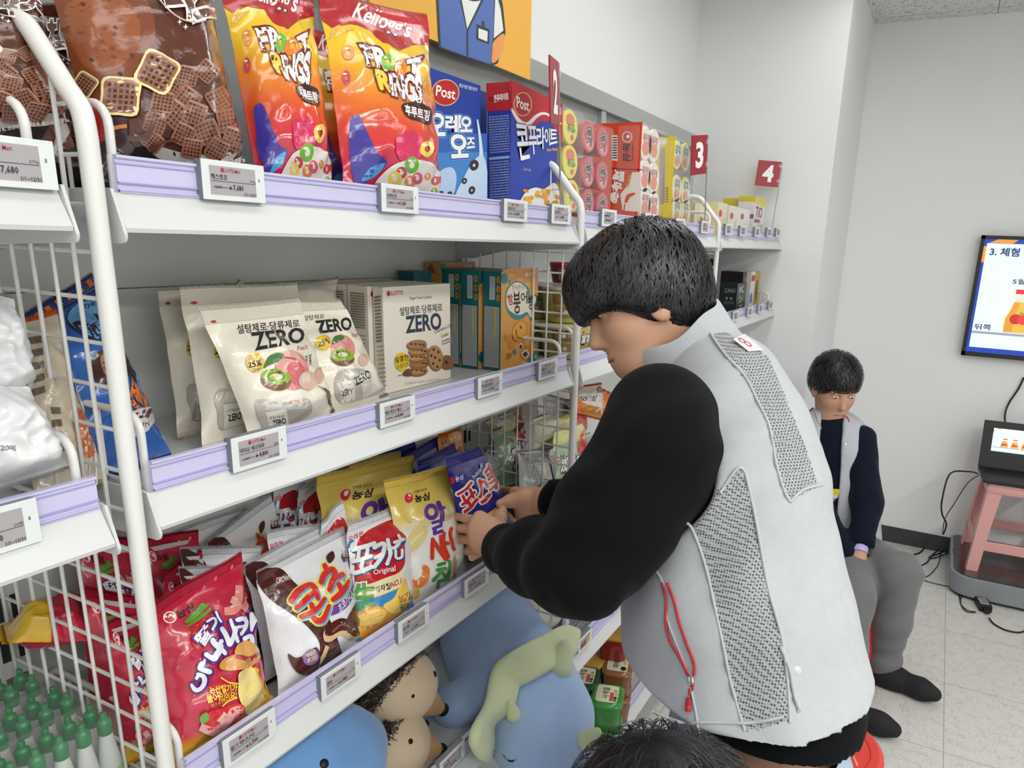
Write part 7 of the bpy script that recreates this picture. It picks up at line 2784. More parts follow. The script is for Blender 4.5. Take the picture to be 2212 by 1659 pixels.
# ------------------------------------------------------------------ the bending man
HC = D_(1386, 662, 1.22)
F0, U0, V0 = -RC[0], -RC[1], RC[2]
pt_ = math.radians(24)
HF = F0 * math.cos(pt_) - U0 * math.sin(pt_) - V0 * .12
HU = U0 * math.cos(pt_) + F0 * math.sin(pt_)
NB, CH, MI, WA, HP = D_(1492, 800, 1.25), D_(1556, 930, 1.21), D_(1588, 1120, 1.18), D_(1602, 1350, 1.15), D_(1640, 1600, 1.13)
LAT = np.array([.87, .43, 0.0])
LAT /= np.linalg.norm(LAT)
SL, EL, WL = D_(1420, 985, 1.04), D_(1255, 1222, 1.03), at(1100, 1188, y=.592)
SR_, ER, WR = D_(1492, 930, 1.38), D_(1345, 1085, 1.40), at(1212, 1088, y=.585)
man = thing('person', 'man in grey mesh vest over black sweatshirt bending to the snack shelf', 'person', (float(HP[0]), float(HP[1]), 0))

# skin: head, neck, trunk, arms down to the fingers, legs
hf, hq, HM = head_field(HC, HF, HU, .0042)
hf.cone(hq(-.03, 0, -.05), NB * .8 + hq(-.03, 0, -.05) * .2, .060, .062, .03)
gb = G()
V, F = hf.mesh()
V = net(V, F, 1)
gb.add(V, F.tolist(), SKIN)
face_extras(gb, hq, HM)
bf = field(np.minimum.reduce([HP, EL, NB, WR, SR_, WL]) - .25, np.maximum.reduce([HP, EL, NB, WR, SR_, WL]) + .22, .012)
bf.chain([NB, CH, MI, WA, HP], [.055, .09, .095, .10, .11], .04)
for a_ in (-1, 1):
    bf.chain([CH + LAT * .07 * a_, MI + LAT * .05 * a_, HP + LAT * .05 * a_], [.07, .08, .09], .04)
bf.chain([NB, SL, EL, WL], [.05, .05, .04, .029], .03)
bf.chain([NB, SR_, ER, WR], [.05, .05, .04, .029], .03)
V, F = bf.mesh()
gb.add(V, F.tolist(), SKIN)
FEET = [np.array([.90, .02, 0]), np.array([1.08, -.08, 0])]
lf = field((.68, -.28, .0), (1.30, .28, HP[2] + .02), .014)
for fx, a_ in zip(FEET, (-1, 1)):
    hp = HP + LAT * .085 * a_
    lf.chain([hp, hp * .5 + fx * .5 + np.array([.01, .03, 0]), fx + np.array([0, -.01, .07])], [.085, .055, .038], .02)
V, F = lf.mesh()
gb.add(V, F.tolist(), SKIN)


def bow(v):
    return [np.asarray(v, float)] * 4


# near hand: back of the hand to the room, fingers round the bag's left side
fl = field(np.array([.86, .56, .99]), np.array([1.10, .84, 1.16]), .0019)
wl = at(1084, 1176, y=.622)
kn = [at(1036, 1117, y=.672), at(1027, 1137, y=.672), at(1027, 1158, y=.670), at(1033, 1178, y=.664)]
tp = [at(970, 1112, y=.765), at(964, 1134, y=.775), at(966, 1159, y=.775), at(980, 1186, y=.765)]
fl.cone(WL, wl, .033, .030, .01)
fingers(fl, wl, kn, tp, rw=.034, bow=bow((-.008, -.030, .002)), kr=.0088)
fl.ell(at(1058, 1152, y=.650), (.028, .024, .026), .02)
fl.chain([at(1070, 1158, y=.638), at(1076, 1136, y=.652), at(1080, 1117, y=.668), at(1086, 1100, y=.690)], [.0165, .0125, .0112, .0085], .012)
V, F = fl.mesh()
V = net(V, F, 2)
gb.add(V, F.tolist(), SKIN)
# far hand: thumb in front of the bag, fingers behind it
fr2 = field(np.array([.98, .54, 1.0]), np.array([1.26, .86, 1.20]), .0019)
wr = at(1188, 1086, y=.615)
kn = [at(1112, 1064, y=.715), at(1116, 1078, y=.722), at(1120, 1095, y=.722), at(1124, 1110, y=.712)]
tp = [at(1070, 1066, y=.805), at(1072, 1086, y=.81), at(1078, 1104, y=.805), at(1086, 1120, y=.795)]
fr2.cone(WR, wr, .031, .028, .01)
fingers(fr2, wr, kn, tp, rw=.036, bow=bow((.012, .004, 0)))
fr2.ell(at(1142, 1090, y=.668), (.028, .03, .03), .02)
fr2.chain([at(1158, 1084, y=.650), at(1128, 1076, y=.672), at(1104, 1082, y=.690), at(1080, 1088, y=.706)], [.0185, .0135, .0115, .0085], .012)
V, F = fr2.mesh()
V = net(V, F, 2)
gb.add(V, F.tolist(), SKIN)
for q, fdx in (((1084, 1089), fr2), ((1086, 1102), fl)):
    p = hit(fdx, *q, off=.0003)
    pebble(gb, p, gradn(fdx, p)[0], (.0045, .0055), NAIL, .18)
body = gb.build('body', man, smooth=180)

# hair
hh_ = field(HC - .21, HC + .21, .0042)
hh_.ell(hq(-.016, 0, .046), (.112, .092, .092), .02, HM)
hh_.ell(hq(-.050, 0, -.005), (.070, .080, .075), .03, HM)
hh_.ell(hq(.052, 0, .062), (.052, .074, .048), .03, HM)
hh_.ell(hq(.082, -.004, .040), (.022, .060, .036), .02, HM)
for r in (-1, 1):
    hh_.ell(hq(.012, r * .070, .028), (.034, .018, .040), .02, HM)
hh_.ell(hq(.085, 0, -.060), (.080, .16, .078), .012, HM, True)
hh_.ell(hq(.0, 0, -.125), (.2, .2, .062), .012, HM, True)
gh = G()
V, F = hh_.mesh()
V = net(V, F, 1)
nn = vnormals(V, F)
V = V + nn * (.0012 * wav(V @ HM.T * np.array([1, 1, .35]), 5, 6, 20, 90))[:, None]
gh.add(V, F.tolist(), HAIR)
crown = hq(-.035, .02, .14)
strands(hh_, crown, 5200, 3, (.035, .085), up=HU, lift=.007, sweep=HF * .35, g=gh)
gh.build('hair', man, smooth=180, fixn=False)

# black sweatshirt: sleeves, and the hem under the vest
sw = field(np.minimum.reduce([HP, EL, WL, WR]) - .24, np.maximum.reduce([CH, SR_, WR, SL, NB]) + .18, .0065)
sw.chain([SL + np.array([.05, .02, .04]), SL, SL * .5 + EL * .5, EL, EL * .45 + WL * .55, WL], [.085, .088, .086, .072, .062, .043], .03)
sw.ell(SL * .3 + EL * .7, (.075, .075, .075), .03)
sw.chain([SR_, ER, WR], [.08, .07, .046], .03)
for a_ in (-.075, 0, .075):
    sw.chain([CH + LAT * a_, WA + LAT * a_, HP + LAT * a_ - np.array([0, 0, -.03])], [.085, .12, .135 if a_ else .145], .05)
sw.cone(NB, CH, .045, .09, .03)
c0_, c1_ = D_(1600, 1668, .92), D_(1862, 1580, 1.0)
cn = np.cross(c1_ - c0_, LAT)
cn /= np.linalg.norm(cn)
cn = -cn if cn[2] > 0 else cn
X_, Y_, Z_ = np.meshgrid(*sw.ax, indexing='ij', sparse=True)
farm = np.sqrt((X_ - HP[0]) ** 2 + (Y_ - HP[1]) ** 2 + 0 * Z_)
pl0 = (X_ - c0_[0]) * cn[0] + (Y_ - c0_[1]) * cn[1] + (Z_ - c0_[2]) * cn[2]
sw.D = np.where((farm < .30), np.maximum(sw.D, pl0), sw.D).astype(np.float32)


def folds(V):
    d = np.zeros(len(V))
    ax = (EL - SL) / np.linalg.norm(EL - SL)
    fx = (WL - EL) / np.linalg.norm(WL - EL)
    e = np.exp(-np.linalg.norm(V - EL, axis=1) ** 2 / (2 * .075 ** 2))
    d += .0065 * e * np.sin((V - EL) @ (ax - fx) * 75 + 2 * wav(V, 4, 3, 2, 6))
    e2 = np.exp(-np.linalg.norm(V - SL, axis=1) ** 2 / (2 * .08 ** 2))
    d += .004 * e2 * np.sin((V - SL) @ np.array([.3, .8, .5]) * 70 + 1.5 * wav(V, 9, 3, 2, 6))
    d += .0025 * wav(V, 6, 5, 3, 14)
    return d


soft(sw, 'sweatshirt', man, BLK, 2, folds)
for w0, w1, r in ((EL, WL, .043), (ER, WR, .045)):
    d = (w1 - w0) / np.linalg.norm(w1 - w0)
    g = G()
    g.lathe([(r * .80, .020), (r * .98, .022), (r * 1.03, .016), (r * 1.04, -.008), (r * 1.0, -.02), (r * .8, -.022)], w1, BLK, seg=28, ax=d)
    g.build('cuff', man, smooth=60)

# vest
ve = field(np.minimum.reduce([HP, WA, CH, NB]) - .30, np.maximum.reduce([CH, NB, WA]) + .24, .0042)
prof = [(D_(1500, 770, 1.25), .060, .05), (D_(1545, 850, 1.23), .098, .085), (D_(1560, 960, 1.205), .124, .085), (D_(1568, 1100, 1.185), .140, .08), (D_(1578, 1300, 1.16), .160, .07), (D_(1598, 1500, 1.14), .176, .065), (D_(1606, 1580, 1.135), .178, .062)]
for a_ in (-1, -.5, 0, .5, 1):
    ve.chain([p + LAT * l * a_ for p, r, l in prof], [r for p, r, l in prof], .03)
# hem: lower edge of the cloth, rising towards the back
h0, h1_, h2_ = D_(1400, 1572, .95), D_(1690, 1560, .95), D_(1850, 1440, 1.08)
hn = np.cross(h1_ - h0, LAT)
hn /= np.linalg.norm(hn)
if hn[2] > 0:
    hn = -hn
X_, Y_, Z_ = np.meshgrid(*ve.ax, indexing='ij', sparse=True)
pl1 = (X_ - h0[0]) * hn[0] + (Y_ - h0[1]) * hn[1] + (Z_ - h0[2]) * hn[2]
hm = np.cross(h2_ - h1_, LAT)
hm /= np.linalg.norm(hm)
if hm[2] > 0:
    hm = -hm
pl2 = (X_ - h1_[0]) * hm[0] + (Y_ - h1_[1]) * hm[1] + (Z_ - h1_[2]) * hm[2]
ve.D = np.maximum(ve.D, np.maximum(pl1, pl2)).astype(np.float32)
VESTF = Field(*ve.ax)
VESTF.D = ve.D.copy()
# arm holes
for S__, E__, r in ((SL, EL, .098), (SR_, ER, .09)):
    ve.ell(S__ + (E__ - S__) * .12 + np.array([-.01, 0, .0]), (r, r, r * 1.02), .012, sub=True)


def vfold(V):
    p = pix(V)
    d = .0022 * wav(V, 12, 6, 2.5, 14)
    # drag lines from the shoulder blade down to the waist
    s_ = (p[:, 0] - 1500) * .82 + (p[:, 1] - 800) * .57
    t_ = (p[:, 0] - 1500) * -.57 + (p[:, 1] - 800) * .82
    d += .0035 * np.sin(s_ / 26 + 1.6 * np.sin(t_ / 120)) * np.exp(-((p[:, 1] - 1000) / 330) ** 2)
    d += .0030 * np.sin((p[:, 0] - .22 * p[:, 1]) / 30) * np.exp(-((p[:, 1] - 1480) / 180) ** 2)
    return d


PAN_MESH = [(1520, 690), (1600, 735), (1660, 770), (1702, 870), (1738, 960), (1768, 1050), (1710, 1080), (1692, 1060), (1672, 970), (1650, 900), (1618, 830), (1570, 775)]
PAN_SIDE = [(1550, 1060), (1600, 1010), (1625, 1080), (1655, 1250), (1690, 1400), (1705, 1560), (1610, 1580), (1580, 1480), (1560, 1380), (1530, 1250), (1500, 1150), (1482, 1128)]
PAN_FRONT = [(1320, 1250), (1410, 1225), (1440, 1265), (1450, 1340), (1490, 1450), (1505, 1530), (1510, 1590), (1330, 1590)]


def vmats(V, F):
    c = V[F].mean(1)
    n = np.cross(V[F[:, 2]] - V[F[:, 0]], V[F[:, 3]] - V[F[:, 1]])
    p = pix(c)
    face = ((c - np.array([0, 0, EYE])) * n).sum(1) * 1.0
    vis = face < 0
    if vis.mean() < .2 or np.mean(face[np.argsort(c @ RC[2])[:500]]) > 0:
        vis = ~vis
    o = np.zeros(len(F), int)
    o[vis & inpoly(p, PAN_MESH)] = 1
    o[vis & inpoly(p, PAN_SIDE)] = 1
    o[vis & inpoly(p, PAN_FRONT)] = 2
    mm = (VG, MESHC, VS)
    return [mm[i] for i in o]


vest = soft(ve, 'vest', man, VG, 2, vfold, mats=vmats)


def on_vest(pts, off=.0035, n=6):
    return [hit(VESTF, x, y, off=off) for x, y in (spline(pts, n) if len(pts) > 2 else pts)]


def seam(name, pts, r, m, off=.0025, flat=1.0):
    g = G()
    P = np.array(on_vest(pts, off))
    P[:, :] = P + gradn(VESTF, P) * vfold(P)[:, None]
    g.tube(P, r, m, seg=8)
    return g.build(name, vest, smooth=60)


seam('seam', [(1530, 712), (1570, 775), (1618, 830), (1650, 900), (1672, 970), (1692, 1060), (1705, 1085)], .0022, PIPE)
seam('seam', [(1705, 1085), (1730, 1060), (1770, 1048)], .0022, PIPE)
seam('seam', [(1555, 1065), (1600, 1010), (1625, 1080), (1655, 1250), (1690, 1400), (1705, 1560)], .0022, PIPE)
seam('seam', [(1482, 1128), (1500, 1150), (1530, 1250), (1560, 1380), (1580, 1480), (1608, 1578)], .0022, PIPE)
seam('seam', [(1412, 1225), (1438, 1262), (1450, 1340), (1490, 1450), (1505, 1530), (1512, 1580)], .0018, PIPE)
seam('hem', [(1400, 1550), (1440, 1557), (1520, 1560), (1620, 1562), (1692, 1548)], .0022, PIPE)
seam('zip_piping', [(1437, 1262), (1447, 1300), (1447, 1345), (1456, 1385), (1476, 1420), (1494, 1458)], .0019, REDP, .004)
seam('zip_piping', [(1448, 1262), (1463, 1300), (1475, 1345), (1490, 1390), (1505, 1430), (1505, 1458)], .0019, REDP, .004)
zp = on_vest([(1499, 1462), (1500, 1475)], .006)
g = G().tube(zp, .0028, mat('#a9abad', rough=.3, metal=.9, fam='zip_metal'), seg=8)
zz_ = g.build('zip_slider', vest, smooth=60)
g = G()
g.tube(on_vest([(1499, 1478), (1494, 1490), (1496, 1502)], .007), .0014, REDP, seg=6)
g.tube(on_vest([(1502, 1478), (1500, 1490), (1497, 1502)], .007), .0014, REDP, seg=6)
g.tube(on_vest([(1494, 1506), (1493, 1522), (1492, 1536)], .008), [.0032, .0042, .0036], REDP, seg=8, flat=.6)
g.build('zip_pull', vest, smooth=60)
for q in ((1718, 1448),):
    g = G()
    p = on_vest([q, q], .004)[0]
    pebble(g, p, gradn(VESTF, p)[0], .0065, mat('#c9c9c2', rough=.3, coat=.3, fam='snap_button'), .4)
    g.build('snap_button', vest, smooth=180)
seam('placket', [(1682, 1395), (1700, 1440), (1712, 1500), (1724, 1535)], .0025, PIPE, .004)
# collar: a standing band round the neck, higher at the nape
nv = (hq(-.03, 0, -.05) - NB)
nv /= np.linalg.norm(nv)
e1 = np.cross(nv, LAT)
e1 /= np.linalg.norm(e1)
e2 = np.cross(nv, e1)
V, F = [], []
n = 40
for k in range(n + 1):
    a = -2.55 + 5.1 * k / n
    bk = .5 + .5 * math.cos(a)
    for j, (r, h) in enumerate(((.094, -.022), (.088, .022), (.084, .046 + .014 * bk), (.088, .052 + .014 * bk), (.093, .045 + .012 * bk), (.099, .010), (.108, -.030))):
        V.append(NB + nv * (h + .030 + .004 * math.sin(5 * a)) + r * (math.cos(a) * (F0 * -1 - nv * (F0 * -1 @ nv)) / np.linalg.norm(F0 * -1 - nv * (F0 * -1 @ nv)) + math.sin(a) * np.cross(nv, (F0 * -1 - nv * (F0 * -1 @ nv)) / np.linalg.norm(F0 * -1 - nv * (F0 * -1 @ nv)))))
m_ = 7
F = [(k * m_ + j, (k + 1) * m_ + j, (k + 1) * m_ + j + 1, k * m_ + j + 1) for k in range(n) for j in range(m_ - 1)]
G().add(V, F, VG).build('collar', vest, smooth=50, fixn=True)
# cloth label on the upper back
lp = on_vest([(1580, 740), (1606, 728), (1646, 762), (1614, 765)], .005, 1)
lp = [hit(VESTF, x, y, off=.006) for x, y in ((1582, 741), (1606, 730), (1645, 764), (1614, 767))]
g = G().slab(lp, gradn(VESTF, lp[0])[0] * .001, mat('#d5d6d6', rough=.8, fam='label_cloth'))
pf = flat_patch(lp[0], lp[1], lp[2], lp[3])
a = Art()
for q in ((.35, .72), (.45, .45)):
    a.oval(q, .16, .2, plain('#b52a3a'), hole=.6)
a.onto(g, pf, lift=.0016)
g.build('label', vest)

# jeans and shoes
je = field((.66, -.30, .03), (1.32, .32, HP[2] + .06), .009)
for fx, a_ in zip(FEET, (-1, 1)):
    hp = HP + LAT * .075 * a_ - np.array([0, 0, .02])
    je.chain([hp, hp * .5 + fx * .5 + np.array([.01, .03, 0]), fx + np.array([0, -.01, .09])], [.125, .085, .065], .03)
je.ell(HP - np.array([0, 0, .03]), (.15, .13, .09), .04)
soft(je, 'jeans', man, JEAN, 2, lambda V: .003 * wav(V, 15, 5, 3, 14))
g = G()
pk = [hit(je, x, y, off=.003) for x, y in ((1800, 1640), (1845, 1622), (1852, 1654))]
g.tube(pk, .0012, mat('#c9b98a', rough=.8, fam='stitch'), seg=6)
g.build('pocket_stitch', man)
for fx in FEET:
    g = G()
    g.ell(fx + np.array([-.02, .06, .045]), (.045, .13, .044), SHOE, fn=lambda V: V * np.array([1, 1, 1]) * np.where(V[:, 2:] < 0, [[1, 1, .95]], [[1, 1, 1]]))
    g.box(fx + np.array([-.062, -.06, 0]), fx + np.array([.022, .185, .018]), mat('#d8d8d4', rough=.6, fam='sole'), bev=.015)
    g.build('shoe', man, smooth=60)

# ------------------------------------------------------------------ the seated man
K2 = 2.78
pm = thing('person', 'person in grey vest and grey trousers seated on a red stool', 'person', at(1830, 1400, z=0))
H2 = D_(1803, 838, 2.92)
f2, q2, M2 = head_field(H2, np.array([-.80, -.52, -.36]), np.array([-.3, -.18, .92]), .007, 1.08)
N2 = D_(1795, 925, 2.95)
f2.cone(q2(-.03, 0, -.04), N2, .056, .058, .03)
gb = G()
V, F = f2.mesh()
V = net(V, F, 1)
gb.add(V, F.tolist(), SKIN)
face_extras(gb, q2, M2)
SA, SB = D_(1728, 945, 2.98), D_(1858, 952, 2.90)
EB, WB = D_(1874, 1080, 2.80), D_(1858, 1178, 2.72)
EA, WA2 = D_(1760, 1090, 2.84), D_(1822, 1190, 2.72)
TB_, LB = D_(1800, 960, 2.97), D_(1825, 1190, 2.96)
KB, KA = D_(1938, 1240, 2.66), D_(1835, 1290, 2.58)
AB, AA = at(1905, 1430, z=.085), at(1810, 1500, z=.085)
b2 = field(np.minimum.reduce([SA, LB, KA, AA, AB]) - .3, np.maximum.reduce([SA, SB, LB, KB, TB_]) + .25, .013)
b2.chain([TB_, LB], [.10, .11], .04)
b2.chain([SA, EA, WA2], [.05, .04, .028], .03)
b2.chain([SB, EB, WB], [.05, .04, .028], .03)
for k_, a_ in ((KB, AB), (KA, AA)):
    b2.chain([LB, k_, a_], [.09, .055, .038], .03)
V, F = b2.mesh()
gb.add(V, F.tolist(), SKIN)
fh = field(np.minimum(WB, WA2) - .16, np.maximum(WB, WA2) + .10, .0035)
fh.cone(WB + (EB - WB) * .22, WB, .028, .026, .01)
hx = D_(1848, 1255, 2.70)
kn = [D_(1838, 1218, 2.70), D_(1846, 1222, 2.695), D_(1856, 1222, 2.69), D_(1864, 1216, 2.69)]
tp = [D_(1838, 1252, 2.70), D_(1846, 1260, 2.695), D_(1855, 1258, 2.69), D_(1863, 1246, 2.69)]
fingers(fh, WB, kn, tp, rw=.034, bow=bow((-.004, -.006, 0)))
fh.chain([WB + np.array([-.01, .02, -.03]), D_(1834, 1212, 2.72), D_(1832, 1232, 2.71)], [.015, .012, .009], .01)
fh.cone(WA2 + (EA - WA2) * .18, WA2, .026, .026, .01)
kn2 = [D_(1828, 1225, 2.73), D_(1832, 1232, 2.735), D_(1836, 1236, 2.74), D_(1838, 1240, 2.745)]
tp2 = [D_(1840, 1250, 2.73), D_(1842, 1255, 2.735), D_(1844, 1258, 2.74), D_(1846, 1260, 2.745)]
fingers(fh, WA2, kn2, tp2, rw=.03)
V, F = fh.mesh()
V = net(V, F, 1)
gb.add(V, F.tolist(), SKIN)
gb.build('body', pm, smooth=180)
hr = field(H2 - .2, H2 + .2, .007)
hr.ell(q2(-.016, 0, .046), (.113, .095, .095), .02, M2)
hr.ell(q2(-.05, 0, -.0), (.070, .084, .076), .03, M2)
hr.ell(q2(.090, 0, -.045), (.075, .16, .085), .012, M2, True)
hr.ell(q2(.0, 0, -.13), (.2, .2, .07), .012, M2, True)
gh = G()
V, F = hr.mesh()
gh.add(net(V, F, 1), F.tolist(), HAIR)
strands(hr, q2(-.03, 0, .13), 1500, 8, (.03, .06), up=M2[2], lift=.006, wd=.0016, g=gh)
gh.build('hair', pm, smooth=180, fixn=False)
s2 = field(np.minimum.reduce([SA, LB, WB, WA2]) - .16, np.maximum.reduce([SA, SB, LB, TB_]) + .14, .0085)
s2.chain([D_(1797, 930, 2.95), TB_, LB], [.07, .115, .125], .04)
s2.chain([SA, EA, WA2], [.07, .06, .043], .03)
s2.chain([SB, EB, WB + (EB - WB) * .12], [.062, .056, .045], .03)
soft(s2, 'sweater', pm, NAVY, 2, lambda V: .003 * wav(V, 21, 5, 4, 16))
g = G()
d = (WB - EB) / np.linalg.norm(WB - EB)
g.lathe([(.040, -.03), (.050, -.028), (.051, .015), (.046, .02), (.038, .021)], WB + (EB - WB) * .10, NAVY, seg=24, ax=d)
g.build('cuff', pm, smooth=60)
# open vest: the trunk's outer shell without its middle
v2 = field(np.minimum.reduce([SA, LB]) - .22, np.maximum.reduce([SA, SB, TB_]) + .16, .0075)
Lx = SB - SA
Lx /= np.linalg.norm(Lx)
for k_ in (-.05, 0, .05):
    v2.chain([D_(1790, 925, 2.96) + Lx * k_ * .6, TB_ + Lx * (k_ - .02), LB + Lx * (k_ * .8 - .035) + np.array([0, 0, .02])], [.078, .124, .134], .03)
v2.cone(SB + Lx * .03, EB + Lx * .035, .060, .062, .01, sub=True)
v2.ell(SA + (EA - SA) * .2, (.075, .075, .09), .01, sub=True)
fwd = np.cross(np.array([0, 0, 1.0]), Lx)
fwd = -fwd if fwd @ (np.array([0, 0, EYE]) - TB_) < 0 else fwd
cA, cB = D_(1797, 905, 2.85), D_(1795, 1180, 2.80)
X_, Y_, Z_ = np.meshgrid(*v2.ax, indexing='ij', sparse=True)
Pc = D_(1792, 1000, 2.86)
u_ = (X_ - Pc[0]) * Lx[0] + (Y_ - Pc[1]) * Lx[1] + (Z_ - Pc[2]) * Lx[2]
f_ = (X_ - TB_[0]) * fwd[0] + (Y_ - TB_[1]) * fwd[1]
wopen = .040 - .0 * Z_
slot = np.maximum(np.abs(u_) - (wopen + .02 * np.clip(Z_ - Pc[2], -1, 1)), -(f_ - .02))
v2.D = np.maximum(v2.D, -slot).astype(np.float32)
v2o = soft(v2, 'vest', pm, VS, 2, lambda V: .002 * wav(V, 23, 5, 4, 14))
for pts in ([(1752, 868), (1748, 890), (1740, 908)], [(1823, 893), (1829, 903), (1834, 913)]):
    g = G().tube([hit(v2, x, y, off=.003) for x, y in pts], .0042, REDP, seg=8, flat=.6)
    g.build('collar_stripe', v2o, smooth=60)
for pts in ([(1762, 890), (1772, 930), (1776, 980), (1776, 1050), (1778, 1130)], [(1805, 890), (1797, 940), (1794, 1000), (1800, 1080), (1812, 1140)]):
    g = G().tube([hit(v2, x, y, off=.003) for x, y in spline(pts, 5)], .0035, VG, seg=8)
    g.build('front_edge', v2o, smooth=60)
g = G()
p = hit(v2, 1826, 960, off=.002)
pebble(g, p, gradn(v2, p)[0], .006, mat('#e2e2e0', rough=.3, fam='snap_button'), .5)
g.build('snap_button', v2o, smooth=180)
# trousers
tr_ = field(np.minimum.reduce([LB, KA, AA, AB]) - .2, np.maximum.reduce([LB, KB]) + .2, .009)
for k_, a_ in ((KB, AB), (KA, AA)):
    hp = LB - np.array([0, 0, .02])
    tr_.chain([hp, hp * .4 + k_ * .6, k_, k_ * .5 + a_ * .5, a_ + np.array([0, 0, .0])], [.125, .100, .082, .075, .066], .03)
Xk = np.array(KB)


def tfold(V):
    e = np.exp(-np.linalg.norm(V - KB, axis=1) ** 2 / (2 * .10 ** 2))
    e2 = np.exp(-np.linalg.norm(V - AB, axis=1) ** 2 / (2 * .08 ** 2))
    return .003 * wav(V, 31, 5, 3, 12) + .005 * e * np.sin(V @ np.array([60, 40, 50.])) + .008 * e2 * np.sin(V[:, 2] * 75)


soft(tr_, 'trousers', pm, TROU, 2, tfold)
for a_, toe in ((AB, at(1985, 1492, z=.03)), (AA, at(1850, 1548, z=.03))):
    d = toe - a_
    d[2] = 0
    ln_ = np.linalg.norm(d)
    d /= ln_
    sh = field(np.minimum(a_, toe) - .2, np.maximum(a_, toe) + .2, .006)
    heel = np.array([a_[0], a_[1], .04]) - d * .05
    sh.chain([heel, heel + d * .10, heel + d * .20, heel + d * .245], [.042, .044, .036, .026], .03)
    sh.cone(np.array([a_[0], a_[1], .04]), np.array([a_[0], a_[1], .10]), .045, .045, .03)
    Zs = sh.ax[2][None, None, :]
    sh.D = np.maximum(sh.D, .004 - Zs).astype(np.float32)
    soft(sh, 'shoe', pm, SHOE, 2)
# name badge on a yellow lanyard, watch
g = G()
YEL = mat('#d9cf2a', rough=.6, fam='lanyard')
for pts in ([(1768, 960), (1776, 1000), (1783, 1050), (1790, 1066)],):
    g.tube([hit(s2, x, y, off=.012) for x, y in spline(pts, 5)], .0045, YEL, seg=6, flat=.3)
bc = hit(s2, 1800, 1062, off=.020)
fx_ = np.array([RC[0][0], RC[0][1], 0])
fx_ /= np.linalg.norm(fx_)
g.box((-.045, -.004, -.010), (.035, .004, .012), YEL, frame=(bc, fx_, np.cross([0, 0, 1.0], fx_), (0, 0, 1)))
g.build('lanyard', pm)
bc2 = bc - np.array([0, 0, .065])
g = G().box((-.043, -.002, -.055), (.033, .002, .055), mat('#dcdfe2', rough=.3, coat=.3, fam='badge'), bev=.002, frame=(bc2, fx_, np.cross([0, 0, 1.0], fx_), (0, 0, 1)))
ey_ = np.cross([0, 0, 1.0], fx_)
if ey_ @ RC[2] > 0:
    ey_ = -ey_
f = lambda u, v: bc2 + fx_ * u + np.array([0, 0, v]) + ey_ * .0021
pf = flat_patch(f(-.043, .055), f(.033, .055), f(.033, -.055), f(-.043, -.055))
a = Art()
a.text('지현', [(.35, .62), (.9, .62), (.9, .40), (.35, .40)], INK, off=.03)
a.rows([(.15, .85), (.85, .85), (.85, .74), (.15, .74)], 2, INK, seed=5)
a.rows([(.3, .16), (.9, .16), (.9, .08), (.3, .08)], 1, INK, seed=6)
a.onto(g, pf, lift=.0004)
g.build('name_badge', pm)
g = G()
d = (WB - EB) / np.linalg.norm(WB - EB)
wc = WB + d * .018
g.lathe([(.026, -.012), (.0315, -.011), (.0315, .011), (.026, .012)], wc, mat('#b9aee0', rough=.5, fam='watch_strap'), seg=24, ax=d)
g.build('watch_strap', pm, smooth=60)
g = G()
sd_ = RC[0] - d * (RC[0] @ d)
sd_ /= np.linalg.norm(sd_)
up_ = np.cross(d, sd_)
g.box((-.018, -.005, -.018), (.018, .006, .018), mat('#17181c', rough=.15, coat=.5, fam='watch_glass'), bev=.005, frame=(wc + sd_ * .033, d, sd_, up_))
g.build('watch_case', pm, smooth=60)

# ------------------------------------------------------------------ the crouching person whose hair rises into the picture
H3 = D_(1428, 1885, .72)
pt3 = thing('person', 'crouching person, only the top of dark hair showing at the bottom edge', 'person', (H3[0], H3[1], 0))
f3, q3, M3 = head_field(H3, np.array([.5, .75, -.35]), np.array([.2, .25, .95]), .007)
N3 = q3(-.06, 0, -.16)
f3.cone(q3(-.03, 0, -.04), N3, .056, .058, .03)
gb = G()
V, F = f3.mesh()
gb.add(net(V, F, 1), F.tolist(), SKIN)
face_extras(gb, q3, M3)
B3_ = N3 + np.array([-.05, -.12, -.32])
b3 = field((H3[0] - .5, H3[1] - .55, 0), (H3[0] + .5, H3[1] + .45, N3[2] + .1), .014)
b3.chain([N3, B3_], [.09, .12], .04)
rt = np.array([.83, -.55, 0])
for a_ in (-1, 1):
    kne = B3_ + rt * .13 * a_ + np.array([.16, .24, -.02])
    b3.chain([B3_ + rt * .07 * a_, kne, B3_ * np.array([1, 1, 0]) + rt * .13 * a_ + np.array([.02, .05, .08])], [.09, .06, .04], .03)
    b3.chain([N3 + rt * .15 * a_ - np.array([0, 0, .05]), N3 + rt * .18 * a_ + np.array([.05, .06, -.26]), kne + np.array([.0, .0, .07])], [.05, .042, .035], .03)
V, F = b3.mesh()
gb.add(V, F.tolist(), SKIN)
gb.build('body', pt3, smooth=180)
h3 = field(H3 - .21, H3 + .21, .006)
h3.ell(q3(-.016, 0, .046), (.112, .092, .092), .02, M3)
h3.ell(q3(-.05, 0, -.03), (.07, .085, .10), .03, M3)
h3.ell(q3(.09, 0, -.06), (.08, .16, .085), .012, M3, True)
gh = G()
V, F = h3.mesh()
gh.add(net(V, F, 1), F.tolist(), HAIR)
strands(h3, q3(-.02, 0, .14), 3200, 18, (.04, .09), up=M3[2], lift=.010, wd=.0007, g=gh)
gh.build('hair', pt3, smooth=180, fixn=False)
c3 = field((H3[0] - .5, H3[1] - .55, 0.02), (H3[0] + .5, H3[1] + .45, N3[2] + .1), .012)
c3.chain([N3 - np.array([0, 0, .03]), B3_], [.11, .15], .05)
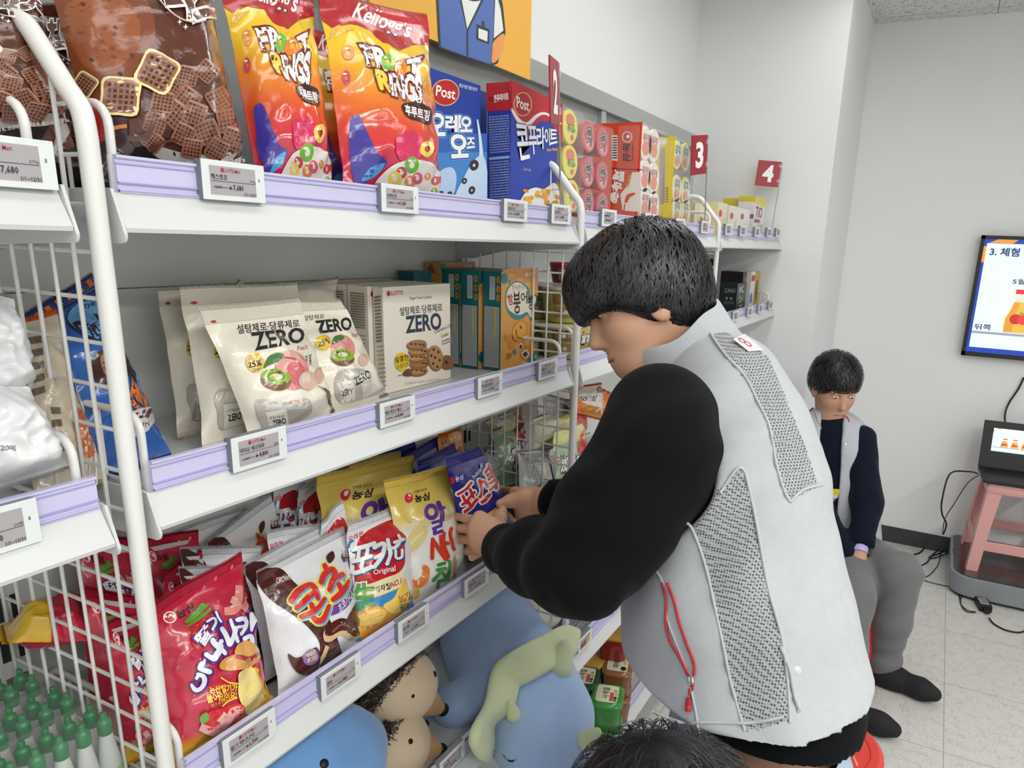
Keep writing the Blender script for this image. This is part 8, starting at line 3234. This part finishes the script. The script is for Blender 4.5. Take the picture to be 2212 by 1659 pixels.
for a_ in (-1, 1):
    kne = B3_ + rt * .13 * a_ + np.array([.16, .24, -.02])
    c3.chain([B3_ + rt * .07 * a_, kne, B3_ * np.array([1, 1, 0]) + rt * .13 * a_ + np.array([.02, .05, .09])], [.12, .085, .065], .03)
    c3.chain([N3 + rt * .13 * a_ - np.array([0, 0, .06]), N3 + rt * .18 * a_ + np.array([.05, .06, -.26])], [.08, .065], .03)
soft(c3, 'clothes', pt3, mat('#2b2d33', rough=.95, fam='dark_cloth'), 2)
for a_ in (-1, 1):
    fo = B3_ * np.array([1, 1, 0]) + rt * .13 * a_ + np.array([.02, .05, 0])
    g = G()
    g.ell(fo + np.array([.05, .07, .04]), (.05, .05, .04), SHOE)
    g.ell(fo + np.array([.0, .0, .045]), (.05, .05, .045), SHOE)
    g.build('shoe', pt3, smooth=60)
# ================================================================== screen, laptop, stools, cables at the far wall
tl, bl = at(2120.6, 508, x=XR - .05), at(2075.7, 766.7, x=XR - .05)
y0 = (tl[1] + bl[1]) / 2
zt, zb = tl[2], bl[2]
WD = 1.06
t = thing('television', 'wall mounted television showing a slide of juice bottles', 'television', (XR - .03, y0 - WD / 2, zb))
BZ = mat('#17181b', rough=.35, coat=.2, fam='black_plastic')
x = XR - .05
b = .022
g = G()
g.box((x, y0 - WD, zb), (XR - .008, y0, zt), BZ, bev=.004)
g.build('housing', t)
g = G()
g.box((x - .004, y0 - WD, zb), (x, y0, zb + b), BZ).box((x - .004, y0 - WD, zt - b * .8), (x, y0, zt), BZ).box((x - .004, y0 - b * .8, zb), (x, y0, zt), BZ).box((x - .004, y0 - WD, zb), (x, y0 - WD + b * .8, zt), BZ)
g.build('bezel', t)


def scr(c, e=.8):
    return mat(c, rough=.3, emit=e, fam='screen')


sy0, sy1, sz0, sz1 = y0 - b * .8, y0 - WD + b * .8, zb + b, zt - b * .8
g = G().box((x - .0015, sy1, sz0), (x - .0005, sy0, sz1), scr('#1c3f9e'))
pf = flat_patch((x - .0015, sy0, sz1), (x - .0015, sy1, sz1), (x - .0015, sy1, sz0), (x - .0015, sy0, sz0))


def slide(a, s_, big=True):
    pale = s_('#cdd6ea')
    a.poly([(.012, .045), (.988, .045), (.988, .965), (.012, .965)], pale)
    a.poly([(.02, .968), (.055, 1), (.14, 1), (.12, .968)], s_('#e08a35'))
    a.poly([(0, .80), (.012, .80), (.012, .94), (0, .94)], s_('#e08a35'))
    if big:
        a.text('3. 체험 진행', [(.03, .93), (.25, .93), (.25, .86), (.03, .86)], s_('#2c3a66'), off=.03)
        a.text('5월5일', [(.148, .67), (.255, .67), (.255, .625), (.148, .625)], s_('#30343c'), off=.02)
        a.text('뒤쪽', [(.02, .255), (.092, .255), (.092, .205), (.02, .205)], s_('#30343c'), off=.02)
    a.poly([(.012, .170), (.988, .170), (.988, .192), (.012, .192)], s_('#8a93a0'))
    for i in range(5):
        c = .205 + .165 * i
        h = lambda u, v: (c + u, .195 + v)
        a.poly([h(-.067, 0), h(.067, 0), h(.067, .13), h(.052, .20), h(.032, .34), h(-.032, .34), h(-.052, .20), h(-.067, .13)], s_('#d9cdb8'))
        a.poly([h(-.060, .006), h(.060, .006), h(.060, .13), h(.046, .19), h(.034, .275), h(-.034, .275), h(-.046, .19), h(-.060, .13)], s_('#d9a443'))
        a.poly([h(-.060, .006), h(-.022, .006), h(-.022, .15), h(-.010, .275), h(-.034, .275), h(-.046, .19), h(-.060, .13)], s_('#c98d33'))
        a.poly([h(-.036, .345), h(.036, .345), h(.036, .385), h(-.036, .385)], s_('#c93434'))
        a.oval(h(-.016, .125), .026, .045, s_('#b32c30'))
        a.oval(h(.016, .125), .026, .045, s_('#cf3a3a'))
        a.oval(h(.004, .178), .010, .012, s_('#6a9a3a'))


a = Art()
slide(a, scr)
a.onto(g, pf, lift=.0006, step=.00006)
g.build('screen', t)

# pink plastic stool on a low grey appliance, laptop on top
PINK = mat('#d9a09c', rough=.4, coat=.15, fam='pink_plastic')


def stool(name, label, c, s, h, m, top=.30, yaw=0.0, group=None, panel=True):
    """square plastic stool: top with a rim, four splayed legs, a low brace all round"""
    t = thing(name, label, 'stool', c)
    c = np.array(c, float)
    R_ = np.array([[math.cos(yaw), -math.sin(yaw), 0], [math.sin(yaw), math.cos(yaw), 0], [0, 0, 1]])
    fr = (c, R_[:, 0], R_[:, 1], R_[:, 2])
    a_, b_ = top / 2, s / 2
    g = G().box((-a_, -a_, h - .018), (a_, a_, h), m, bev=.012, frame=fr, seg=3)
    g.box((-a_ - .004, -a_ - .004, h - .05), (a_ + .004, a_ + .004, h - .012), m, bev=.012, frame=fr)
    g.build('seat', t, smooth=50)
    for sx in (-1, 1):
        for sy in (-1, 1):
            g = G()
            V = []
            for z, k, w_ in ((h - .03, a_ - .003, .062), (h * .5, (a_ + b_) / 2, .055), (.0, b_, .05)):
                o = [(k, k), (k - w_, k), (k - w_, k - .008), (k - .008, k - .008), (k - .008, k - w_), (k, k - w_)]
                V += [fr[0] + fr[1] * sx * p + fr[2] * sy * q + fr[3] * z for p, q in o]
            F = [(i * 6 + j, i * 6 + (j + 1) % 6, (i + 1) * 6 + (j + 1) % 6, (i + 1) * 6 + j) for i in range(2) for j in range(6)]
            F += [tuple(range(6)), tuple(range(12, 18))]
            g.add(V, F, m)
            g.build('leg', t)
    g = G()
    k = a_ + (b_ - a_) * .62
    z = h * .30
    for q in range(4):
        an = yaw + q * PI / 2
        ex, ey = np.array([math.cos(an), math.sin(an), 0]), np.array([-math.sin(an), math.cos(an), 0])
        g.box((-k + .02, k - .008, z - .025), (k - .02, k, z + .025), m, bev=.004, frame=(c, ex, ey, (0, 0, 1)))
    g.build('brace', t)
    return t


# appliance: rounded grey slab with a glossy black top
ap0 = at(2062, 1262, z=.0)
ax0, ay0 = 3.25, -.20
pA = at(2050, 1285, z=0.0)
t = thing('floor_platform', 'low grey rounded platform with a glossy black top under the pink stool', 'platform', (pA[0] + .3, pA[1] - .45, 0))
GREY = mat('#8f9499', rough=.4, metal=.2, fam='grey_plastic')
x0, y1_ = pA[0] - .02, pA[1] + .01
L_, D2_ = .62, .95
h_ = .115
fr = ((x0, y1_, 0), (0, -1, 0), (1, 0, 0), (0, 0, 1))


def rrect(w_, d_, r, z, inset=0.0, n=6):
    o = []
    for cx, cy, a0 in ((w_ - r, d_ - r, 0), (r, d_ - r, PI / 2), (r, r, PI), (w_ - r, r, 1.5 * PI)):
        for a in np.linspace(a0, a0 + PI / 2, n):
            o.append((x0 + cy + (r - inset) * math.sin(a), y1_ - cx - (r - inset) * math.cos(a), z))
    return o


def ringloft(secs, m, g, cap=True):
    n = len(secs[0])
    V = [p for s_ in secs for p in s_]
    F = [(i * n + j, i * n + (j + 1) % n, (i + 1) * n + (j + 1) % n, (i + 1) * n + j) for i in range(len(secs) - 1) for j in range(n)]
    if cap:
        F += [tuple(range(n - 1, -1, -1)), tuple((len(secs) - 1) * n + j for j in range(n))]
    g.add(V, F, m)


g = G()
ringloft([rrect(D2_, L_, .10, .012, .012), rrect(D2_, L_, .10, .02, .004), rrect(D2_, L_, .10, h_ - .004, 0), rrect(D2_, L_, .10, h_, .006)], GREY, g)
g.build('housing', t, smooth=40)
g = G()
ringloft([rrect(D2_, L_, .10, 0.0, .03), rrect(D2_, L_, .10, .013, .008)], mat('#1b1b1d', rough=.6, fam='rubber'), g)
g.build('foot', t, smooth=40)
g = G()
ringloft([rrect(D2_, L_, .10, h_ + .0005, .010), rrect(D2_, L_, .10, h_ + .003, .014)], mat('#151316', rough=.08, coat=.8, fam='black_glass'), g)
g.build('glass_top', t, smooth=30)
sc = at(2075, 1252, z=h_)
ST_H = .44
sx_, sy_ = x0 + .30, y1_ - .255
ps = stool('pink_stool', 'pink plastic stool carrying the laptop', (sx_, sy_, h_ + .004), .40, ST_H, PINK, top=.34, yaw=.05)
PTOP = h_ + .004 + ST_H
# laptop, lid to the wall, facing the room
lc = np.array([sx_ - .06, sy_ + .015, PTOP + .001])
t = thing('laptop', 'black laptop on the pink stool showing the bottle slide', 'laptop', lc)
LB_ = mat('#1d1f22', rough=.5, fam='laptop_black')
yw = math.radians(4)
ex, ey, ez = np.array([math.sin(yw), -math.cos(yw), 0]), np.array([math.cos(yw), math.sin(yw), 0]), np.array([0, 0, 1.0])
fr = (lc, ex, ey, ez)
lw, ld_ = .36, .245
g = G().box((-lw / 2, -ld_ / 2, 0), (lw / 2, ld_ / 2, .018), LB_, bev=.004, frame=fr)
g.build('base', t)
g = G()
KEY = mat('#0f1012', rough=.45, fam='key')
for r_ in range(5):
    for k in range(14):
        g.box((-lw / 2 + .024 + k * .0225, ld_ / 2 - .045 - r_ * .021, .018), (-lw / 2 + .042 + k * .0225, ld_ / 2 - .028 - r_ * .021, .0195), KEY, frame=fr)
g.build('keyboard', t)
hinge = lc + ey * (ld_ / 2) + ez * .016
an = math.radians(104)
lu = -ey * math.cos(an) + ez * math.sin(an)
ln_ = np.cross(ex, lu)
if ln_ @ ey > 0:
    ln_ = -ln_
lh = .235
fr2 = (hinge, ex, ln_, lu)
g = G().box((-lw / 2, -.004, 0), (lw / 2, .004, lh), LB_, bev=.003, frame=fr2)
lid = g.build('lid', t)
f = lambda u, v: hinge + ex * u + lu * v + ln_ * .0046
cs = [f(-lw / 2 + .045, lh - .035), f(lw / 2 - .045, lh - .035), f(lw / 2 - .045, .085), f(-lw / 2 + .045, .085)]
g = G().slab(cs, ln_ * .0003, scr('#cfe0d8', .7))
a = Art()
slide(a, lambda c: scr(c, .7), False)
pf = flat_patch(*cs)
a.onto(g, pf, lift=.0007, step=.00003)
g.build('screen', lid)
pl = hinge + ln_ * .0045

# cables and the power brick
CAB = mat('#141416', rough=.5, fam='cable_black')


def cable(label, pts, r=.0032, name='cable', smooth=8):
    P = spline(pts, smooth)
    P[:, 2] = np.maximum(P[:, 2], r + .0005)
    return tag(G().tube(P, r, CAB, seg=8).build(name, smooth=60), label, 'cable')


w_ = lambda px, py, x_: at(px, py, x=x_)
fl_ = lambda px, py, z=.004: at(px, py, z=z)
cable('black cable hanging from the television down behind the laptop', [w_(2212, 815, XR - .012), w_(2200, 840, XR - .012), w_(2180, 870, XR - .014), w_(2171, 895, XR - .03), w_(2172, 925, XR - .06), w_(2174, 960, XR - .10)], .0045)
port = lc - ex * (lw / 2) + ez * .009
cable('thick black video cable looping from the laptop side to the floor', [port - ex * .01, port - ex * .05 + ez * .004, port - ex * .13 - ez * .02, w_(2035, 1080, 3.75), w_(2035, 1110, 3.85), w_(2044, 1135, 3.95), fl_(2030, 1165), fl_(2000, 1182), fl_(1985, 1195), fl_(1966, 1198)], .004)
cable('thin black power cable from the laptop to the brick on the floor', [port - ex * .008 - ey * .02, port - ex * .05 - ey * .02 - ez * .05, w_(2060, 1090, 3.75), w_(2040, 1125, 3.85), fl_(2035, 1170), fl_(2028, 1215), fl_(2010, 1240), fl_(1996, 1248), fl_(2000, 1255), fl_(2045, 1266), fl_(2065, 1268), fl_(2072, 1285), fl_(2076, 1305), fl_(2090, 1318), fl_(2108, 1322), fl_(2090, 1322), fl_(2078, 1310), fl_(2076, 1292), fl_(2092, 1282), fl_(2108, 1290), fl_(2114, 1298, .02)], .0022)
cable('tangled black cable on the floor beside the platform', [fl_(1988, 1222), fl_(2002, 1215), fl_(2015, 1198), fl_(2040, 1178, .02), fl_(2064, 1162, .06), fl_(2074, 1159, .05), fl_(2064, 1170, .03), fl_(2030, 1195), fl_(2008, 1203), fl_(2015, 1206), fl_(2050, 1195, .02), fl_(2072, 1190, .05), fl_(2068, 1175, .08), fl_(2062, 1168, .05)], .0035)
cable('black mains cable leaving the power brick along the floor', [fl_(2136, 1335, .012), fl_(2150, 1350), fl_(2175, 1362), fl_(2205, 1366), fl_(2225, 1355)], .0038)
bk0, bk1 = fl_(2116, 1300, .001), fl_(2134, 1332, .001)
d = bk1 - bk0
d[2] = 0
ln2 = np.linalg.norm(d)
d /= ln2
sdv = np.array([-d[1], d[0], 0])
t = thing('power_brick', 'black laptop power brick on the floor before the grey platform', 'power adapter', bk0)
G().box((0, -.027, 0), (.105, .027, .03), CAB, bev=.004, frame=(bk0, d, sdv, (0, 0, 1))).build('body', t)
g = G().box((.02, -.018, .03), (.085, .018, .0304), mat('#b9bbbd', rough=.5, fam='sticker'), frame=(bk0, d, sdv, (0, 0, 1)))
pf = flat_patch(*[bk0 + d * u + sdv * v + np.array([0, 0, .0304]) for u, v in ((.02, .018), (.085, .018), (.085, -.018), (.02, -.018))])
a = Art()
a.rows([(.1, .9), (.9, .9), (.9, .1), (.1, .1)], 6, INK, seed=4)
a.onto(g, pf)
g.build('label', t)
G().box((.105, -.012, .006), (.135, .012, .024), CAB, bev=.004, frame=(bk0, d, sdv, (0, 0, 1))).build('plug', t)

# red plastic stools
RED_ = mat('#d63a30', rough=.4, coat=.15, fam='red_plastic')


def round_stool(label, c, h, r=.15):
    t = thing('red_stool', label, 'stool', c)
    c = np.array(c, float)
    g = G()
    g.lathe([(0, h - .004), (r * .78, h - .004), (r * .80, h - .001), (r * .92, h), (r, h - .010), (r * 1.03, h - .07), (r * 1.0, h - .072), (r * .97, h - .02), (0, h - .02)], c, RED_, seg=40)
    g.build('seat', t, smooth=40)
    for k in range(4):
        a0 = PI / 4 + k * PI / 2
        g = G()
        V = []
        for z, rr, hw in ((h - .06, r * 1.0, .36), (0, r * 1.22, .26)):
            for a in np.linspace(-hw, hw, 6):
                V.append(c + np.array([rr * math.cos(a0 + a), rr * math.sin(a0 + a), z]))
            for a in np.linspace(hw, -hw, 6):
                V.append(c + np.array([(rr - .008) * math.cos(a0 + a), (rr - .008) * math.sin(a0 + a), z]))
        F = [(j, (j + 1) % 12, 12 + (j + 1) % 12, 12 + j) for j in range(12)] + [tuple(range(12)), tuple(range(12, 24))]
        g.add(V, F, RED_)
        g.build('leg', t, smooth=40)
    g = G()
    g.lathe([(r * 1.10, .14), (r * 1.14, .14), (r * 1.12, .165), (r * 1.08, .165)], c, RED_, seg=32)
    g.build('brace', t, smooth=40)
    return t


q = at(1845, 1590, z=.44)
round_stool('red plastic stool behind the bending man\'s jeans', (q[0] - .06, q[1] + .075, 0), .44, .15)
q = at(1828, 1262, z=.40)
round_stool('red plastic stool under the seated person', (q[0] + .10, q[1] + .02, 0), .42, .14)
bpy.data.objects.remove(_to)
